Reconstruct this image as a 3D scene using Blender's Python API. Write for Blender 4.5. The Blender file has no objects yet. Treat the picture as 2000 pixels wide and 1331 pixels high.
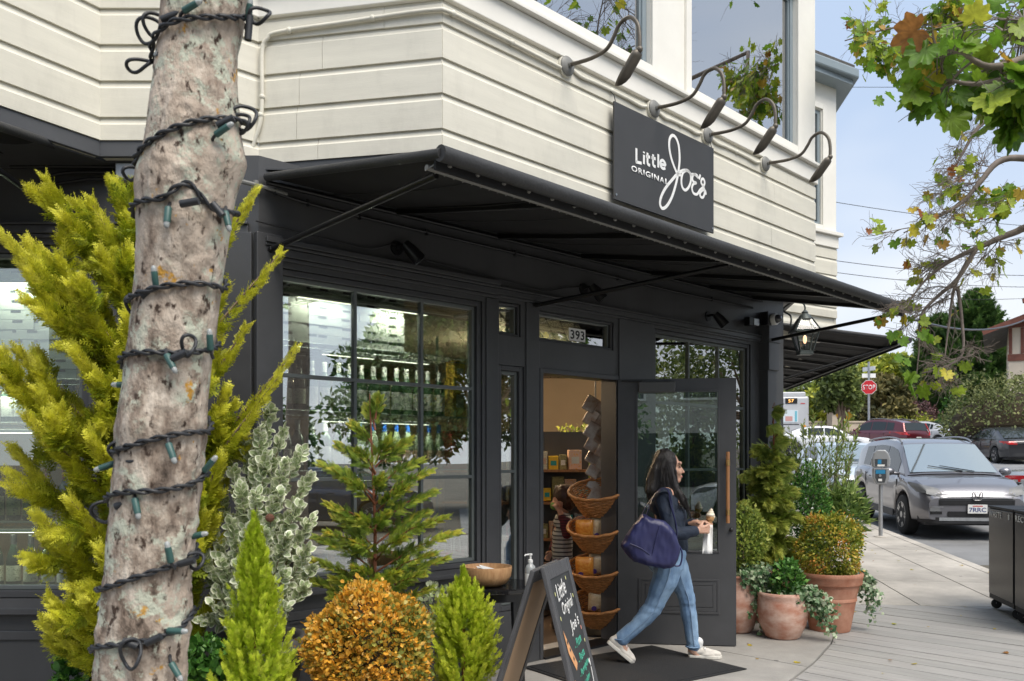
import bpy, bmesh, math, random
import numpy as np
from mathutils import Vector, Matrix
R = math.radians
random.seed(7)
rng = np.random.default_rng(11)
scene = bpy.context.scene
COL = scene.collection

# ------------------------------------------------------------------ camera
FPX, CX, HV, CH = 1700.0, 1000.0, 900.0, 1.47      # focal length in photo pixels, centre, horizon row, eye height
cam_d = bpy.data.cameras.new("camera"); cam = bpy.data.objects.new("camera", cam_d); COL.objects.link(cam)
cam.location = (0, 0, CH); cam.rotation_euler = (R(90), 0, 0)
cam_d.sensor_width = 36; cam_d.lens = 36 * FPX / 2000; cam_d.shift_y = (HV - 665.5) / 2000
cam_d.clip_start = 0.05; cam_d.clip_end = 2000
cam_d.dof.use_dof = True; cam_d.dof.focus_distance = 6.6; cam_d.dof.aperture_fstop = 5.6
scene.camera = cam

# ------------------------------------------------------------------ sky and sun
SUN_AZ, SUN_EL = R(146), R(56)        # azimuth clockwise from +Y (view direction)
world = bpy.data.worlds.new("World"); scene.world = world; world.use_nodes = True
nt = world.node_tree; nt.nodes.clear()
def wn(t, **k):
    n = nt.nodes.new(t)
    for a, b in k.items(): setattr(n, a, b)
    return n
sky = wn('ShaderNodeTexSky', sky_type='NISHITA', sun_disc=False, sun_elevation=SUN_EL, sun_rotation=SUN_AZ, air_density=1.0, dust_density=2.0, ozone_density=1.2)
tc = wn('ShaderNodeTexCoord'); mp = wn('ShaderNodeMapping'); mp.inputs['Scale'].default_value = (1.0, 1.0, 2.2); mp.inputs['Location'].default_value = (.8, .3, .5)
nz = wn('ShaderNodeTexNoise'); nz.inputs['Scale'].default_value = 1.6; nz.inputs['Detail'].default_value = 4; nz.inputs['Roughness'].default_value = .55
rp = wn('ShaderNodeValToRGB'); rp.color_ramp.elements[0].position = .42; rp.color_ramp.elements[0].color = (.0, .0, .0, 1)
rp.color_ramp.elements[1].position = .70; rp.color_ramp.elements[1].color = (.85, .85, .85, 1)
mx = wn('ShaderNodeMix', data_type='RGBA'); mx.inputs['B'].default_value = (6.3, 6.6, 7.0, 1)
sepx = wn('ShaderNodeSeparateXYZ'); hz = wn('ShaderNodeMapRange'); hz.inputs['From Min'].default_value = 0.0; hz.inputs['From Max'].default_value = .36
hz.inputs['To Min'].default_value = .8; hz.inputs['To Max'].default_value = 0.0
ad = wn('ShaderNodeMath', operation='ADD', use_clamp=True)
bg = wn('ShaderNodeBackground'); bg.inputs['Strength'].default_value = .1; ow = wn('ShaderNodeOutputWorld')
L = nt.links.new
L(tc.outputs['Generated'], mp.inputs['Vector']); L(mp.outputs[0], nz.inputs['Vector']); L(nz.outputs['Fac'], rp.inputs['Fac'])
L(tc.outputs['Generated'], sepx.inputs[0]); L(sepx.outputs['Z'], hz.inputs['Value'])
L(rp.outputs['Color'], ad.inputs[0]); L(hz.outputs[0], ad.inputs[1]); L(ad.outputs[0], mx.inputs['Factor'])
veil = wn('ShaderNodeMix', data_type='RGBA'); veil.inputs['Factor'].default_value = .8; veil.inputs['B'].default_value = (4.25, 5.2, 6.75, 1)
L(sky.outputs[0], veil.inputs['A']); L(veil.outputs['Result'], mx.inputs['A']); L(mx.outputs['Result'], bg.inputs['Color']); L(bg.outputs[0], ow.inputs[0])
sun_d = bpy.data.lights.new("sun", 'SUN'); sun = bpy.data.objects.new("sun", sun_d); COL.objects.link(sun)
sun_d.energy = 2.8; sun_d.angle = R(40); sun_d.color = (1, .93, .83)
sun.rotation_euler = (R(90) - SUN_EL, 0, math.pi - SUN_AZ)
sun.location = (20, -10, 30)
vs = scene.view_settings; vs.view_transform = 'Standard'; vs.look = 'None'; vs.exposure = 0.60; vs.gamma = 1; vs.use_curve_mapping = False
scene.cycles.max_bounces = 6; scene.cycles.transparent_max_bounces = 24; scene.cycles.glossy_bounces = 3
scene.cycles.diffuse_bounces = 3; scene.cycles.transmission_bounces = 4
scene.cycles.use_adaptive_sampling = True; scene.cycles.adaptive_threshold = .02
scene.cycles.caustics_reflective = False; scene.cycles.caustics_refractive = False

# ------------------------------------------------------------------ helpers
def pt(u, v, Y): return Vector(((u - CX) / FPX * Y, Y, CH + (HV - v) / FPX * Y))
def gnd(u, v, z=0.0):
    Y = (CH - z) * FPX / (v - HV); return Vector(((u - CX) / FPX * Y, Y, z))
SD = Vector((.118, .993, 0)).normalized(); SN = Vector((SD.y, -SD.x, 0))      # side street direction, and its right-hand normal
def gz(x, y):
    t = x * SD.x + y * SD.y; z = 0.0
    if t > 9.2: z += .040 * (min(t, 22) - 9.2)
    if t > 22: z += .062 * (min(t, 120) - 22)
    return z
class Wall:
    """vertical plane: local x along it, local y into the building"""
    def __init__(s, p, ang): s.o = Vector((p[0], p[1], 0)); s.a = ang; s.t = Vector((math.cos(ang), math.sin(ang), 0)); s.n = Vector((-s.t.y, s.t.x, 0))
    def at(s, u, v, d=0.0):
        r = Vector(((u - CX) / FPX, 1, 0)); lam = (s.o.dot(s.n) - d) / r.dot(s.n)
        p = r * lam; return (p - s.o).dot(s.t), CH + (HV - v) / FPX * lam
    def s(s, u, d=0.0): return s.at(u, 0, d)[0]
    def w(s, x, y, z): return s.o + s.t * x + s.n * y + Vector((0, 0, z))

class MB:
    def __init__(s): s.v = []; s.f = []; s.m = []; s.mi = 0
    def add(s, vs, fs):
        o = len(s.v); s.v += [tuple(p) for p in vs]; s.f += [tuple(i + o for i in f) for f in fs]; s.m += [s.mi] * len(fs); return s
    def box(s, x0, x1, y0, y1, z0, z1):
        return s.add([(x0,y0,z0),(x1,y0,z0),(x1,y1,z0),(x0,y1,z0),(x0,y0,z1),(x1,y0,z1),(x1,y1,z1),(x0,y1,z1)],
              [(0,3,2,1),(4,5,6,7),(0,1,5,4),(1,2,6,5),(2,3,7,6),(3,0,4,7)])
    def bar(s, p, q, w, h, up=(0,0,1)):
        p = Vector(p); q = Vector(q); d = (q - p).normalized(); up = Vector(up)
        x = d.cross(up)
        if x.length < 1e-4: x = d.cross(Vector((1,0,0)))
        x.normalize(); u = x.cross(d).normalized(); vs = []
        for b in (p, q):
            for i, j in ((-1,-1),(1,-1),(1,1),(-1,1)): vs.append(b + x * (i * w / 2) + u * (j * h / 2))
        return s.add(vs, [(0,1,2,3),(7,6,5,4),(0,4,5,1),(1,5,6,2),(2,6,7,3),(3,7,4,0)])
    def tube(s, pts, r, n=8, caps=True, closed=False):
        pts = [Vector(p) for p in pts]; m = len(pts)
        rr = r if isinstance(r, (list, tuple)) else [r] * m
        T = []
        for i in range(m):
            a = pts[(i - 1) % m] if (closed or i > 0) else pts[i]; b = pts[(i + 1) % m] if (closed or i < m - 1) else pts[i]
            t = b - a; T.append(t.normalized() if t.length > 1e-9 else Vector((0,0,1)))
        N = T[0].cross(Vector((0,0,1)))
        if N.length < .05: N = T[0].cross(Vector((1,0,0)))
        N.normalize(); vs = []
        for i in range(m):
            N = N - T[i] * N.dot(T[i])
            if N.length < 1e-6: N = T[i].orthogonal()
            N.normalize(); B = T[i].cross(N)
            for k in range(n):
                a = 2 * math.pi * k / n; vs.append(pts[i] + (N * math.cos(a) + B * math.sin(a)) * rr[i])
        fs = []
        for i in range(m if closed else m - 1):
            j = (i + 1) % m
            for k in range(n): fs.append((i*n+k, i*n+(k+1)%n, j*n+(k+1)%n, j*n+k))
        if caps and not closed: fs.append(tuple(range(n-1,-1,-1))); fs.append(tuple((m-1)*n+k for k in range(n)))
        return s.add(vs, fs)
    def lathe(s, prof, n=24, c=(0,0,0), sx=1, sy=1, caps=True):
        vs = []; c = Vector(c)
        for r, z in prof:
            for k in range(n):
                a = 2*math.pi*k/n; vs.append((c.x + r*sx*math.cos(a), c.y + r*sy*math.sin(a), c.z + z))
        fs = []
        for i in range(len(prof)-1):
            for k in range(n): fs.append((i*n+k, i*n+(k+1)%n, (i+1)*n+(k+1)%n, (i+1)*n+k))
        if caps: fs.append(tuple(range(n-1,-1,-1))); fs.append(tuple((len(prof)-1)*n+k for k in range(n)))
        return s.add(vs, fs)
    def ball(s, c, r, n=14, m=9, rot=None):
        c = Vector(c); r = (r,)*3 if isinstance(r, (int,float)) else r; vs = []
        for i in range(m+1):
            t = math.pi*i/m
            for k in range(n):
                a = 2*math.pi*k/n; p = Vector((r[0]*math.sin(t)*math.cos(a), r[1]*math.sin(t)*math.sin(a), r[2]*math.cos(t)))
                if rot is not None: p = rot @ p
                vs.append(c + p)
        fs = [(i*n+k, (i+1)*n+k, (i+1)*n+(k+1)%n, i*n+(k+1)%n) for i in range(m) for k in range(n)]
        return s.add(vs, fs)
    def cap(s, p, q, r0, r1, n=12):          # tapered capsule
        p = Vector(p); q = Vector(q); s.tube([p, q], [r0, r1], n); s.ball(p, r0, n, 8); s.ball(q, r1, n, 8); return s
    def prism(s, poly, z0, z1):
        n = len(poly); vs = [(x,y,z0) for x,y in poly] + [(x,y,z1) for x,y in poly]
        return s.add(vs, [tuple(range(n-1,-1,-1)), tuple(range(n,2*n))] + [(i,(i+1)%n,n+(i+1)%n,n+i) for i in range(n)])
    def xprism(s, poly, x0, x1):             # profile in (y,z), extruded along x
        n = len(poly); vs = [(x0,y,z) for y,z in poly] + [(x1,y,z) for y,z in poly]
        return s.add(vs, [tuple(range(n)), tuple(range(2*n-1,n-1,-1))] + [(i,n+i,n+(i+1)%n,(i+1)%n) for i in range(n)])
    def yprism(s, poly, y0, y1):             # profile in (x,z), extruded along y
        n = len(poly); vs = [(x,y0,z) for x,z in poly] + [(x,y1,z) for x,z in poly]
        return s.add(vs, [tuple(range(n)), tuple(range(2*n-1,n-1,-1))] + [(i,n+i,n+(i+1)%n,(i+1)%n) for i in range(n)])
    def frame(s, x0, x1, z0, z1, w, y0, y1):
        s.box(x0, x0+w, y0, y1, z0, z1); s.box(x1-w, x1, y0, y1, z0, z1)
        s.box(x0+w, x1-w, y0, y1, z0, z0+w); s.box(x0+w, x1-w, y0, y1, z1-w, z1); return s
    def xf(s, M, start=0): s.v[start:] = [tuple(M @ Vector(p)) for p in s.v[start:]]; return s
    def build(s, name, mat, parent=None, smooth=None, bevel=0):
        me = bpy.data.meshes.new(name); me.from_pydata(s.v, [], s.f); me.update()
        for mm in (mat if isinstance(mat, (list, tuple)) else [mat]): me.materials.append(mm)
        if any(s.m): me.polygons.foreach_set('material_index', s.m)
        bm = bmesh.new(); bm.from_mesh(me); bmesh.ops.recalc_face_normals(bm, faces=bm.faces); bm.to_mesh(me); bm.free()
        if smooth is not None:
            me.polygons.foreach_set('use_smooth', [True]*len(me.polygons)); me.set_sharp_from_angle(angle=R(smooth))
        return obj(name, me, parent, bevel)
def obj(name, me, parent=None, bevel=0):
    o = bpy.data.objects.new(name, me); COL.objects.link(o)
    if parent: o.parent = parent
    if bevel:
        b = o.modifiers.new('bevel', 'BEVEL'); b.width = bevel; b.segments = 2; b.limit_method = 'ANGLE'; b.angle_limit = R(40)
    return o
def tag(o, label=None, cat=None, group=None, kind=None):
    if label: o['label'] = label
    if cat: o['category'] = cat
    if group: o['group'] = group
    if kind: o['kind'] = kind
    return o
def thing(name, label, cat, loc=(0,0,0), rz=0, group=None, kind=None):
    o = bpy.data.objects.new(name, None); COL.objects.link(o); o.location = loc; o.rotation_euler = (0,0,rz); o.empty_display_size = .1
    return tag(o, label, cat, group, kind)
def struct(o): o['kind'] = 'structure'; return o
def kids(o): return [c for c in bpy.data.objects if c.parent == o]
KID = {}
def copy_tree(o, parent=None):
    c = o.copy(); COL.objects.link(c); c.parent = parent
    if o.name not in KID: KID[o.name] = kids(o)
    for ch in KID[o.name]: copy_tree(ch, c)
    return c
def xy(p, z=0): return (p[0], p[1], z)

# ------------------------------------------------------------------ materials
def mat(name, col, rough=.5, metal=0, var=.0, vscale=3.0, bump=0, bscale=40, spec=.5, coat=0, col2=None, stretch=None, emit=None, alpha=None, detail=5, sub=0, tr=0):
    m = bpy.data.materials.new(name); m.use_nodes = True; t = m.node_tree; b = t.nodes['Principled BSDF']
    b.inputs['Base Color'].default_value = (*col, 1); b.inputs['Roughness'].default_value = rough; b.inputs['Metallic'].default_value = metal
    b.inputs['Specular IOR Level'].default_value = spec; b.inputs['Coat Weight'].default_value = coat
    if coat: b.inputs['Coat Roughness'].default_value = .04
    if sub: b.inputs['Subsurface Weight'].default_value = sub; b.inputs['Subsurface Radius'].default_value = (.02,.008,.004)
    if tr: b.inputs['Transmission Weight'].default_value = tr
    if emit: b.inputs['Emission Color'].default_value = (*emit[:3], 1); b.inputs['Emission Strength'].default_value = emit[3]
    if var or bump or col2:
        tcn = t.nodes.new('ShaderNodeTexCoord'); vec = tcn.outputs['Object']
        if stretch:
            mpn = t.nodes.new('ShaderNodeMapping'); mpn.inputs['Scale'].default_value = stretch; t.links.new(vec, mpn.inputs[0]); vec = mpn.outputs[0]
    if var or col2:
        n = t.nodes.new('ShaderNodeTexNoise'); n.inputs['Scale'].default_value = vscale; n.inputs['Detail'].default_value = detail; n.inputs['Roughness'].default_value = .62
        t.links.new(vec, n.inputs['Vector']); r = t.nodes.new('ShaderNodeValToRGB'); r.color_ramp.elements[0].position = .3; r.color_ramp.elements[1].position = .7
        c2 = col2 or tuple(min(1, c*(1+var)) for c in col); c1 = col if col2 else tuple(c*(1-var) for c in col)
        r.color_ramp.elements[0].color = (*c1, 1); r.color_ramp.elements[1].color = (*c2, 1)
        t.links.new(n.outputs['Fac'], r.inputs['Fac']); t.links.new(r.outputs['Color'], b.inputs['Base Color'])
    if bump:
        n2 = t.nodes.new('ShaderNodeTexNoise'); n2.inputs['Scale'].default_value = bscale; n2.inputs['Detail'].default_value = 4
        t.links.new(vec, n2.inputs['Vector']); bp = t.nodes.new('ShaderNodeBump'); bp.inputs['Strength'].default_value = bump; bp.inputs['Distance'].default_value = .01
        t.links.new(n2.outputs['Fac'], bp.inputs['Height']); t.links.new(bp.outputs[0], b.inputs['Normal'])
    return m
def glass_mat(name, tint=(.86,.92,.88), refl=.16, rough=0.0):
    m = bpy.data.materials.new(name); m.use_nodes = True; t = m.node_tree; t.nodes.clear()
    tr = t.nodes.new('ShaderNodeBsdfTransparent'); tr.inputs[0].default_value = (*tint, 1)
    gl = t.nodes.new('ShaderNodeBsdfGlossy'); gl.inputs['Roughness'].default_value = rough
    lw = t.nodes.new('ShaderNodeLayerWeight'); lw.inputs['Blend'].default_value = .25
    mr = t.nodes.new('ShaderNodeMapRange'); mr.inputs['To Min'].default_value = refl; mr.inputs['To Max'].default_value = 1.0
    mxs = t.nodes.new('ShaderNodeMixShader'); out = t.nodes.new('ShaderNodeOutputMaterial')
    t.links.new(lw.outputs['Fresnel'], mr.inputs['Value']); t.links.new(mr.outputs[0], mxs.inputs[0])
    t.links.new(tr.outputs[0], mxs.inputs[1]); t.links.new(gl.outputs[0], mxs.inputs[2]); t.links.new(mxs.outputs[0], out.inputs[0])
    return m
def leaf_mat(name, stops, rough=.45, trans=.3, spec=.4, noise=0):
    """colour by per-leaf attribute 'var' (0..1)"""
    m = bpy.data.materials.new(name); m.use_nodes = True; t = m.node_tree; b = t.nodes['Principled BSDF']; out = t.nodes['Material Output']
    a = t.nodes.new('ShaderNodeAttribute'); a.attribute_name = 'var'; r = t.nodes.new('ShaderNodeValToRGB')
    e = r.color_ramp.elements
    while len(e) < len(stops): e.new(.5)
    for i, (p, c) in enumerate(stops): e[i].position = p; e[i].color = (*c, 1)
    t.links.new(a.outputs['Fac'], r.inputs['Fac'])
    tcn = t.nodes.new('ShaderNodeTexCoord'); nn = t.nodes.new('ShaderNodeTexNoise'); nn.inputs['Scale'].default_value = 38; nn.inputs['Detail'].default_value = 2; t.links.new(tcn.outputs['Object'], nn.inputs['Vector'])
    mr = t.nodes.new('ShaderNodeMapRange'); mr.inputs['From Min'].default_value = .3; mr.inputs['From Max'].default_value = .7; mr.inputs['To Min'].default_value = .72; mr.inputs['To Max'].default_value = 1.22; t.links.new(nn.outputs['Fac'], mr.inputs['Value'])
    mu = t.nodes.new('ShaderNodeMix'); mu.data_type = 'RGBA'; mu.blend_type = 'MULTIPLY'; mu.inputs['Factor'].default_value = 1; t.links.new(r.outputs[0], mu.inputs['A']); t.links.new(mr.outputs[0], mu.inputs['B'])
    class _o: outputs = [mu.outputs['Result']]
    r = _o; t.links.new(r.outputs[0], b.inputs['Base Color'])
    b.inputs['Roughness'].default_value = rough; b.inputs['Specular IOR Level'].default_value = spec
    tl = t.nodes.new('ShaderNodeBsdfTranslucent'); t.links.new(r.outputs[0], tl.inputs[0]); ms = t.nodes.new('ShaderNodeMixShader'); ms.inputs[0].default_value = trans
    t.links.new(b.outputs[0], ms.inputs[1]); t.links.new(tl.outputs[0], ms.inputs[2]); t.links.new(ms.outputs[0], out.inputs[0])
    return m
M = {}
M['siding'] = mat('painted_siding', (.69,.665,.575), .55, var=.07, vscale=1.6, bump=.08, bscale=30, stretch=(1,4,9))
def weather(m, amt=.91, sc=(1.6,1.6,.6)):
    t = m.node_tree; b = t.nodes['Principled BSDF']; src = b.inputs['Base Color'].links[0].from_socket; tcn = [x for x in t.nodes if x.type == 'TEX_COORD'][0]
    mp_ = t.nodes.new('ShaderNodeMapping'); mp_.inputs['Scale'].default_value = sc; t.links.new(tcn.outputs['Object'], mp_.inputs[0]); n = t.nodes.new('ShaderNodeTexNoise'); n.inputs['Scale'].default_value = 2.4; n.inputs['Detail'].default_value = 7; n.inputs['Roughness'].default_value = .72; t.links.new(mp_.outputs[0], n.inputs['Vector'])
    r = t.nodes.new('ShaderNodeMapRange'); r.inputs['From Min'].default_value = .34; r.inputs['From Max'].default_value = .5; r.inputs['To Min'].default_value = amt; r.inputs['To Max'].default_value = 1.0; t.links.new(n.outputs['Fac'], r.inputs['Value'])
    mu = t.nodes.new('ShaderNodeMix'); mu.data_type = 'RGBA'; mu.blend_type = 'MULTIPLY'; mu.inputs['Factor'].default_value = 1; t.links.new(src, mu.inputs['A']); t.links.new(r.outputs[0], mu.inputs['B']); t.links.new(mu.outputs['Result'], b.inputs['Base Color']); return m
weather(M['siding'])
M['trim'] = mat('white_trim_paint', (.82,.80,.74), .5, var=.05, vscale=2.5, bump=.05, bscale=25)
M['dark'] = mat('charcoal_paint', (.064,.065,.068), .42, var=.16, vscale=2.2, bump=.10, bscale=28, stretch=(1,1,.35), spec=.5)
M['dark2'] = mat('charcoal_trim_paint', (.064,.065,.069), .38, var=.12, vscale=4, bump=.06, bscale=40)
M['band'] = mat('slate_band_paint', (.075,.078,.085), .5, var=.12, vscale=3, bump=.08, bscale=20)
M['muntin'] = mat('grey_sash_paint', (.13,.145,.14), .4, var=.08, vscale=5)
M['fabric'] = mat('black_awning_canvas', (.024,.024,.025), .8, var=.2, vscale=2, bump=.15, bscale=200, spec=.25)
M['roll'] = mat('awning_edge_canvas', (.034,.035,.037), .62, var=.2, vscale=6, bump=.3, bscale=60)
M['black_metal'] = mat('black_metal', (.014,.014,.015), .38, metal=.2, var=.1, bump=.05, bscale=60)
M['steel'] = mat('brushed_steel', (.5,.5,.5), .32, metal=1, var=.08, vscale=8)
M['galv'] = mat('galvanised_steel', (.40,.41,.42), .45, metal=.7, var=.14, vscale=14)
M['bronze'] = mat('weathered_bronze', (.13,.115,.095), .5, metal=.55, var=.3, vscale=9, bump=.1)
M['greypaint'] = mat('grey_fixture_paint', (.19,.19,.18), .5, var=.12)
M['winframe'] = mat('blue_grey_window_frame', (.23,.28,.31), .45, var=.06)
M['glass'] = glass_mat('shop_window_glass', (.88,.97,.91), .50)
M['glass_hi'] = glass_mat('upper_window_glass', (.95,.97,.97), .66)
M['glass_door'] = glass_mat('door_glass', (.84,.95,.88), .24)
M['glass_thin'] = glass_mat('clear_glass', (.93,.96,.94), .04)
M['white'] = mat('white_plastic', (.78,.78,.76), .4)
M['paper'] = mat('white_paper', (.82,.82,.80), .7)
M['black'] = mat('black_plastic', (.012,.012,.013), .35)
M['rubber'] = mat('black_rubber', (.016,.016,.017), .75, bump=.25, bscale=160)
M['wood'] = mat('oiled_oak', (.36,.17,.07), .42, var=.25, vscale=7, stretch=(8,8,1))
M['brass'] = mat('satin_brass', (.62,.40,.16), .3, metal=1)
M['soil'] = mat('potting_soil', (.05,.032,.022), .95, var=.5, vscale=40, bump=.8, bscale=60)
M['terra'] = mat('terracotta', (.38,.14,.075), .75, col2=(.58,.31,.21), vscale=6.5, bump=.12, bscale=50)
M['terra_pale'] = mat('limewashed_terracotta', (.44,.15,.08), .8, col2=(.74,.54,.44), vscale=6.5, bump=.15, bscale=40, stretch=(1,1,1.6))
M['urn'] = mat('black_resin_urn', (.075,.071,.068), .55, var=.25, vscale=8, bump=.08)
M['bark_thin'] = mat('thin_bark', (.24,.17,.12), .85, var=.35, vscale=18, bump=.3, bscale=60)
M['red_bark'] = mat('red_brown_bark', (.22,.075,.035), .7, var=.3, vscale=20, bump=.3, bscale=60)
# ================================================================== SETTING: ground, road, pavement
M['asphalt'] = mat('asphalt', (.22,.222,.225), .88, var=.25, vscale=1.3, bump=.5, bscale=90)
M['earth'] = mat('earth', (.10,.09,.07), .95, var=.3, vscale=.5)
def concrete(name, col, sc=1.0):
    m = mat(name, col, .85, var=.13, vscale=1.1*sc, bump=.25, bscale=120, detail=9)
    t = m.node_tree; b = t.nodes['Principled BSDF']; src = b.inputs['Base Color'].links[0].from_socket
    n = t.nodes.new('ShaderNodeTexNoise'); n.inputs['Scale'].default_value = 160; n.inputs['Detail'].default_value = 2
    tcn = [x for x in t.nodes if x.type == 'TEX_COORD'][0]; t.links.new(tcn.outputs['Object'], n.inputs['Vector'])
    mr = t.nodes.new('ShaderNodeMapRange'); mr.inputs['To Min'].default_value = .82; mr.inputs['To Max'].default_value = 1.18; t.links.new(n.outputs['Fac'], mr.inputs['Value'])
    mu = t.nodes.new('ShaderNodeMix'); mu.data_type = 'RGBA'; mu.blend_type = 'MULTIPLY'; mu.inputs['Factor'].default_value = 1
    t.links.new(src, mu.inputs['A']); t.links.new(mr.outputs[0], mu.inputs['B']); t.links.new(mu.outputs['Result'], b.inputs['Base Color'])
    st = t.nodes.new('ShaderNodeTexNoise'); st.inputs['Scale'].default_value = .55; st.inputs['Detail'].default_value = 6; st.inputs['Roughness'].default_value = .7; t.links.new(tcn.outputs['Object'], st.inputs['Vector'])
    ms = t.nodes.new('ShaderNodeMapRange'); ms.inputs['From Min'].default_value = .38; ms.inputs['From Max'].default_value = .62; ms.inputs['To Min'].default_value = .74; ms.inputs['To Max'].default_value = 1.06; t.links.new(st.outputs['Fac'], ms.inputs['Value'])
    mq = t.nodes.new('ShaderNodeMix'); mq.data_type = 'RGBA'; mq.blend_type = 'MULTIPLY'; mq.inputs['Factor'].default_value = 1; t.links.new(mu.outputs['Result'], mq.inputs['A']); t.links.new(ms.outputs[0], mq.inputs['B']); mu = mq
    # old gum and drip spots
    vo = t.nodes.new('ShaderNodeTexVoronoi'); vo.inputs['Scale'].default_value = 2.6; t.links.new(tcn.outputs['Object'], vo.inputs['Vector'])
    lt = t.nodes.new('ShaderNodeMath'); lt.operation = 'LESS_THAN'; lt.inputs[1].default_value = .05; t.links.new(vo.outputs['Distance'], lt.inputs[0])
    m2 = t.nodes.new('ShaderNodeMix'); m2.data_type = 'RGBA'; m2.inputs['B'].default_value = (.10,.10,.095,1); sc2 = t.nodes.new('ShaderNodeMath'); sc2.operation = 'MULTIPLY'; sc2.inputs[1].default_value = .75
    t.links.new(lt.outputs[0], sc2.inputs[0]); t.links.new(sc2.outputs[0], m2.inputs['Factor']); t.links.new(mu.outputs['Result'], m2.inputs['A']); t.links.new(m2.outputs['Result'], b.inputs['Base Color'])
    return m
M['concrete'] = concrete('pavement_concrete', (.47,.435,.385))
M['concrete2'] = concrete('doorstep_concrete', (.40,.38,.35), 1.6)
M['joint'] = mat('dark_joint_grit', (.05,.047,.042), .95)
def NT(n, t): return SN * n + SD * t
def sheet(name, m, n0, n1, t0, t1, dz, kn, kt):
    mb = MB(); ns = np.linspace(n0, n1, kn); ts = np.concatenate([np.linspace(t0, 30, kt//2), np.linspace(30, t1, kt//2)[1:]]) if t1 > 40 else np.linspace(t0, t1, kt)
    V = []
    for t in ts:
        for n in ns: p = NT(n, t); V.append((p.x, p.y, gz(p.x, p.y) + dz))
    k = len(ns); F = [(j*k+i, j*k+i+1, (j+1)*k+i+1, (j+1)*k+i) for j in range(len(ts)-1) for i in range(k-1)]
    return struct(mb.add(V, F).build(name, m))
sheet('ground', M['earth'], -420, 420, -300, 700, -.17, 30, 60)
sheet('road', M['asphalt'], 4.62, 22, 6, 140, -.13, 12, 90)
KERB_N = 4.70
# pavement of the side street: base sheet with slabs laid on it
side_walk = sheet('sidewalk', M['joint'], 1.55, KERB_N-.16, 9.15, 60, -.012, 6, 60)
slab_vars = []
ts = [9.26]
while ts[-1] < 34: ts.append(ts[-1] + (1.42 if len(ts) % 3 else 1.30))
ns = [1.36, 2.21, 3.07, 3.93, KERB_N-.16]
for i in range(len(ts)-1):
    for j in range(4):
        g = .006; mb = MB(); q = []
        for n, t in ((ns[j]+g, ts[i]+g), (ns[j+1]-g, ts[i]+g), (ns[j+1]-g, ts[i+1]-g), (ns[j]+g, ts[i+1]-g)):
            p = NT(n, t); q.append((p.x, p.y, gz(p.x, p.y)))
        if NT(ns[j], ts[i]).x < 2.0 and ts[i] < 9.5: pass
        mb.add(q + [(x,y,z-.10) for x,y,z in q], [(0,1,2,3),(0,4,5,1),(1,5,6,2),(2,6,7,3),(3,7,4,0)])
        mb.build('slab', M['concrete'], side_walk, bevel=.004)
kerb = struct(MB().box(0,.001,0,.001,-1.2,-1.199).build('kerb', M['concrete']))
t = 10.6
while t < 60:
    q = []
    for n, tt in ((KERB_N-.155, t+.004), (KERB_N, t+.004), (KERB_N, t+1.79), (KERB_N-.155, t+1.79)):
        p = NT(n, tt); q.append((p.x, p.y, gz(p.x, p.y)+.002))
    MB().add(q + [(x,y,z-.2) for x,y,z in q], [(0,1,2,3),(0,4,5,1),(1,5,6,2),(2,6,7,3),(3,7,4,0)]).build('kerbstone', M['concrete'], kerb, bevel=.012)
    t += 1.8

# ------------------------------------------------------------------ shop walls (planes)
def W0(u, k=9.0e-5, vp=2790.): Y = 1/(k*(vp-u)); return ((u-CX)/FPX*Y, Y)
LO = W0(505); LANG = math.atan2(1700, 1790.)
LW = Wall(LO, LANG)
C_ = (-.392, 4.87); A2 = (-1.485, 5.10); A1B = (-1.882, 4.72); A1 = (-2.235, 4.72); A0 = (-2.83, 3.71); E_ = (2.828, 8.148)
UW = Wall(C_, math.atan2(E_[1]-C_[1], E_[0]-C_[0])); ULEN = math.hypot(E_[0]-C_[0], E_[1]-C_[1])
SEND = LW.s(1530); ZB = 3.205
# --- the planked walk: separate boards laid square to the shop front
def clip(poly, a, b, c):            # keep a*x+b*y<=c
    out = []
    for i in range(len(poly)):
        p, q = poly[i], poly[(i+1) % len(poly)]; dp = a*p[0]+b*p[1]-c; dq = a*q[0]+b*q[1]-c
        if dp <= 0: out.append(p)
        if dp*dq < 0: k = dp/(dp-dq); out.append((p[0]+(q[0]-p[0])*k, p[1]+(q[1]-p[1])*k))
    return out
curve_px = [(1250,1560), (1400,1440), (1542,1331), (1590,1295), (1624,1256), (1630,1236), (1622,1215)]
cv = []
for u, v in curve_px:
    p = gnd(u, v) - LW.o; cv.append((p.dot(LW.t), -p.dot(LW.n)))
cv = [(-3.0, cv[0][1]+.1)] + cv + [(cv[-1][0]+.35, .45), (cv[-1][0]+.55, -.2)]
def Dc(s):
    for (s0, d0), (s1, d1) in zip(cv, cv[1:]):
        if s0 <= s <= s1: return d0 + (d1-d0)*(s-s0)/max(1e-6, s1-s0)
    return cv[0][1] if s < cv[0][0] else -.2
def plank_mat():
    m = mat('weathered_deck_board', (.37,.355,.335), .8, var=.13, vscale=2.2, bump=.35, bscale=26, stretch=(9,.9,4), detail=8)
    return m
M['plank'] = plank_mat()
M['plank2'] = mat('weathered_deck_board_pale', (.395,.38,.36), .8, var=.12, vscale=2.6, bump=.35, bscale=26, stretch=(9,.9,4), detail=8)
M['plank3'] = mat('weathered_deck_board_dark', (.34,.33,.31), .8, var=.13, vscale=2.4, bump=.35, bscale=26, stretch=(9,.9,4), detail=8)
deck = struct(MB().add([tuple(LW.w(x, y, -.03)) for x, y in ((-2.5,-.1),(9.5,-.1),(9.5,-9),(-2.5,-9))], [(0,1,2,3)]).build('boardwalk', M['joint']))
bA = gnd(1701,1171.5); bB = gnd(1925,1174)
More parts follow.
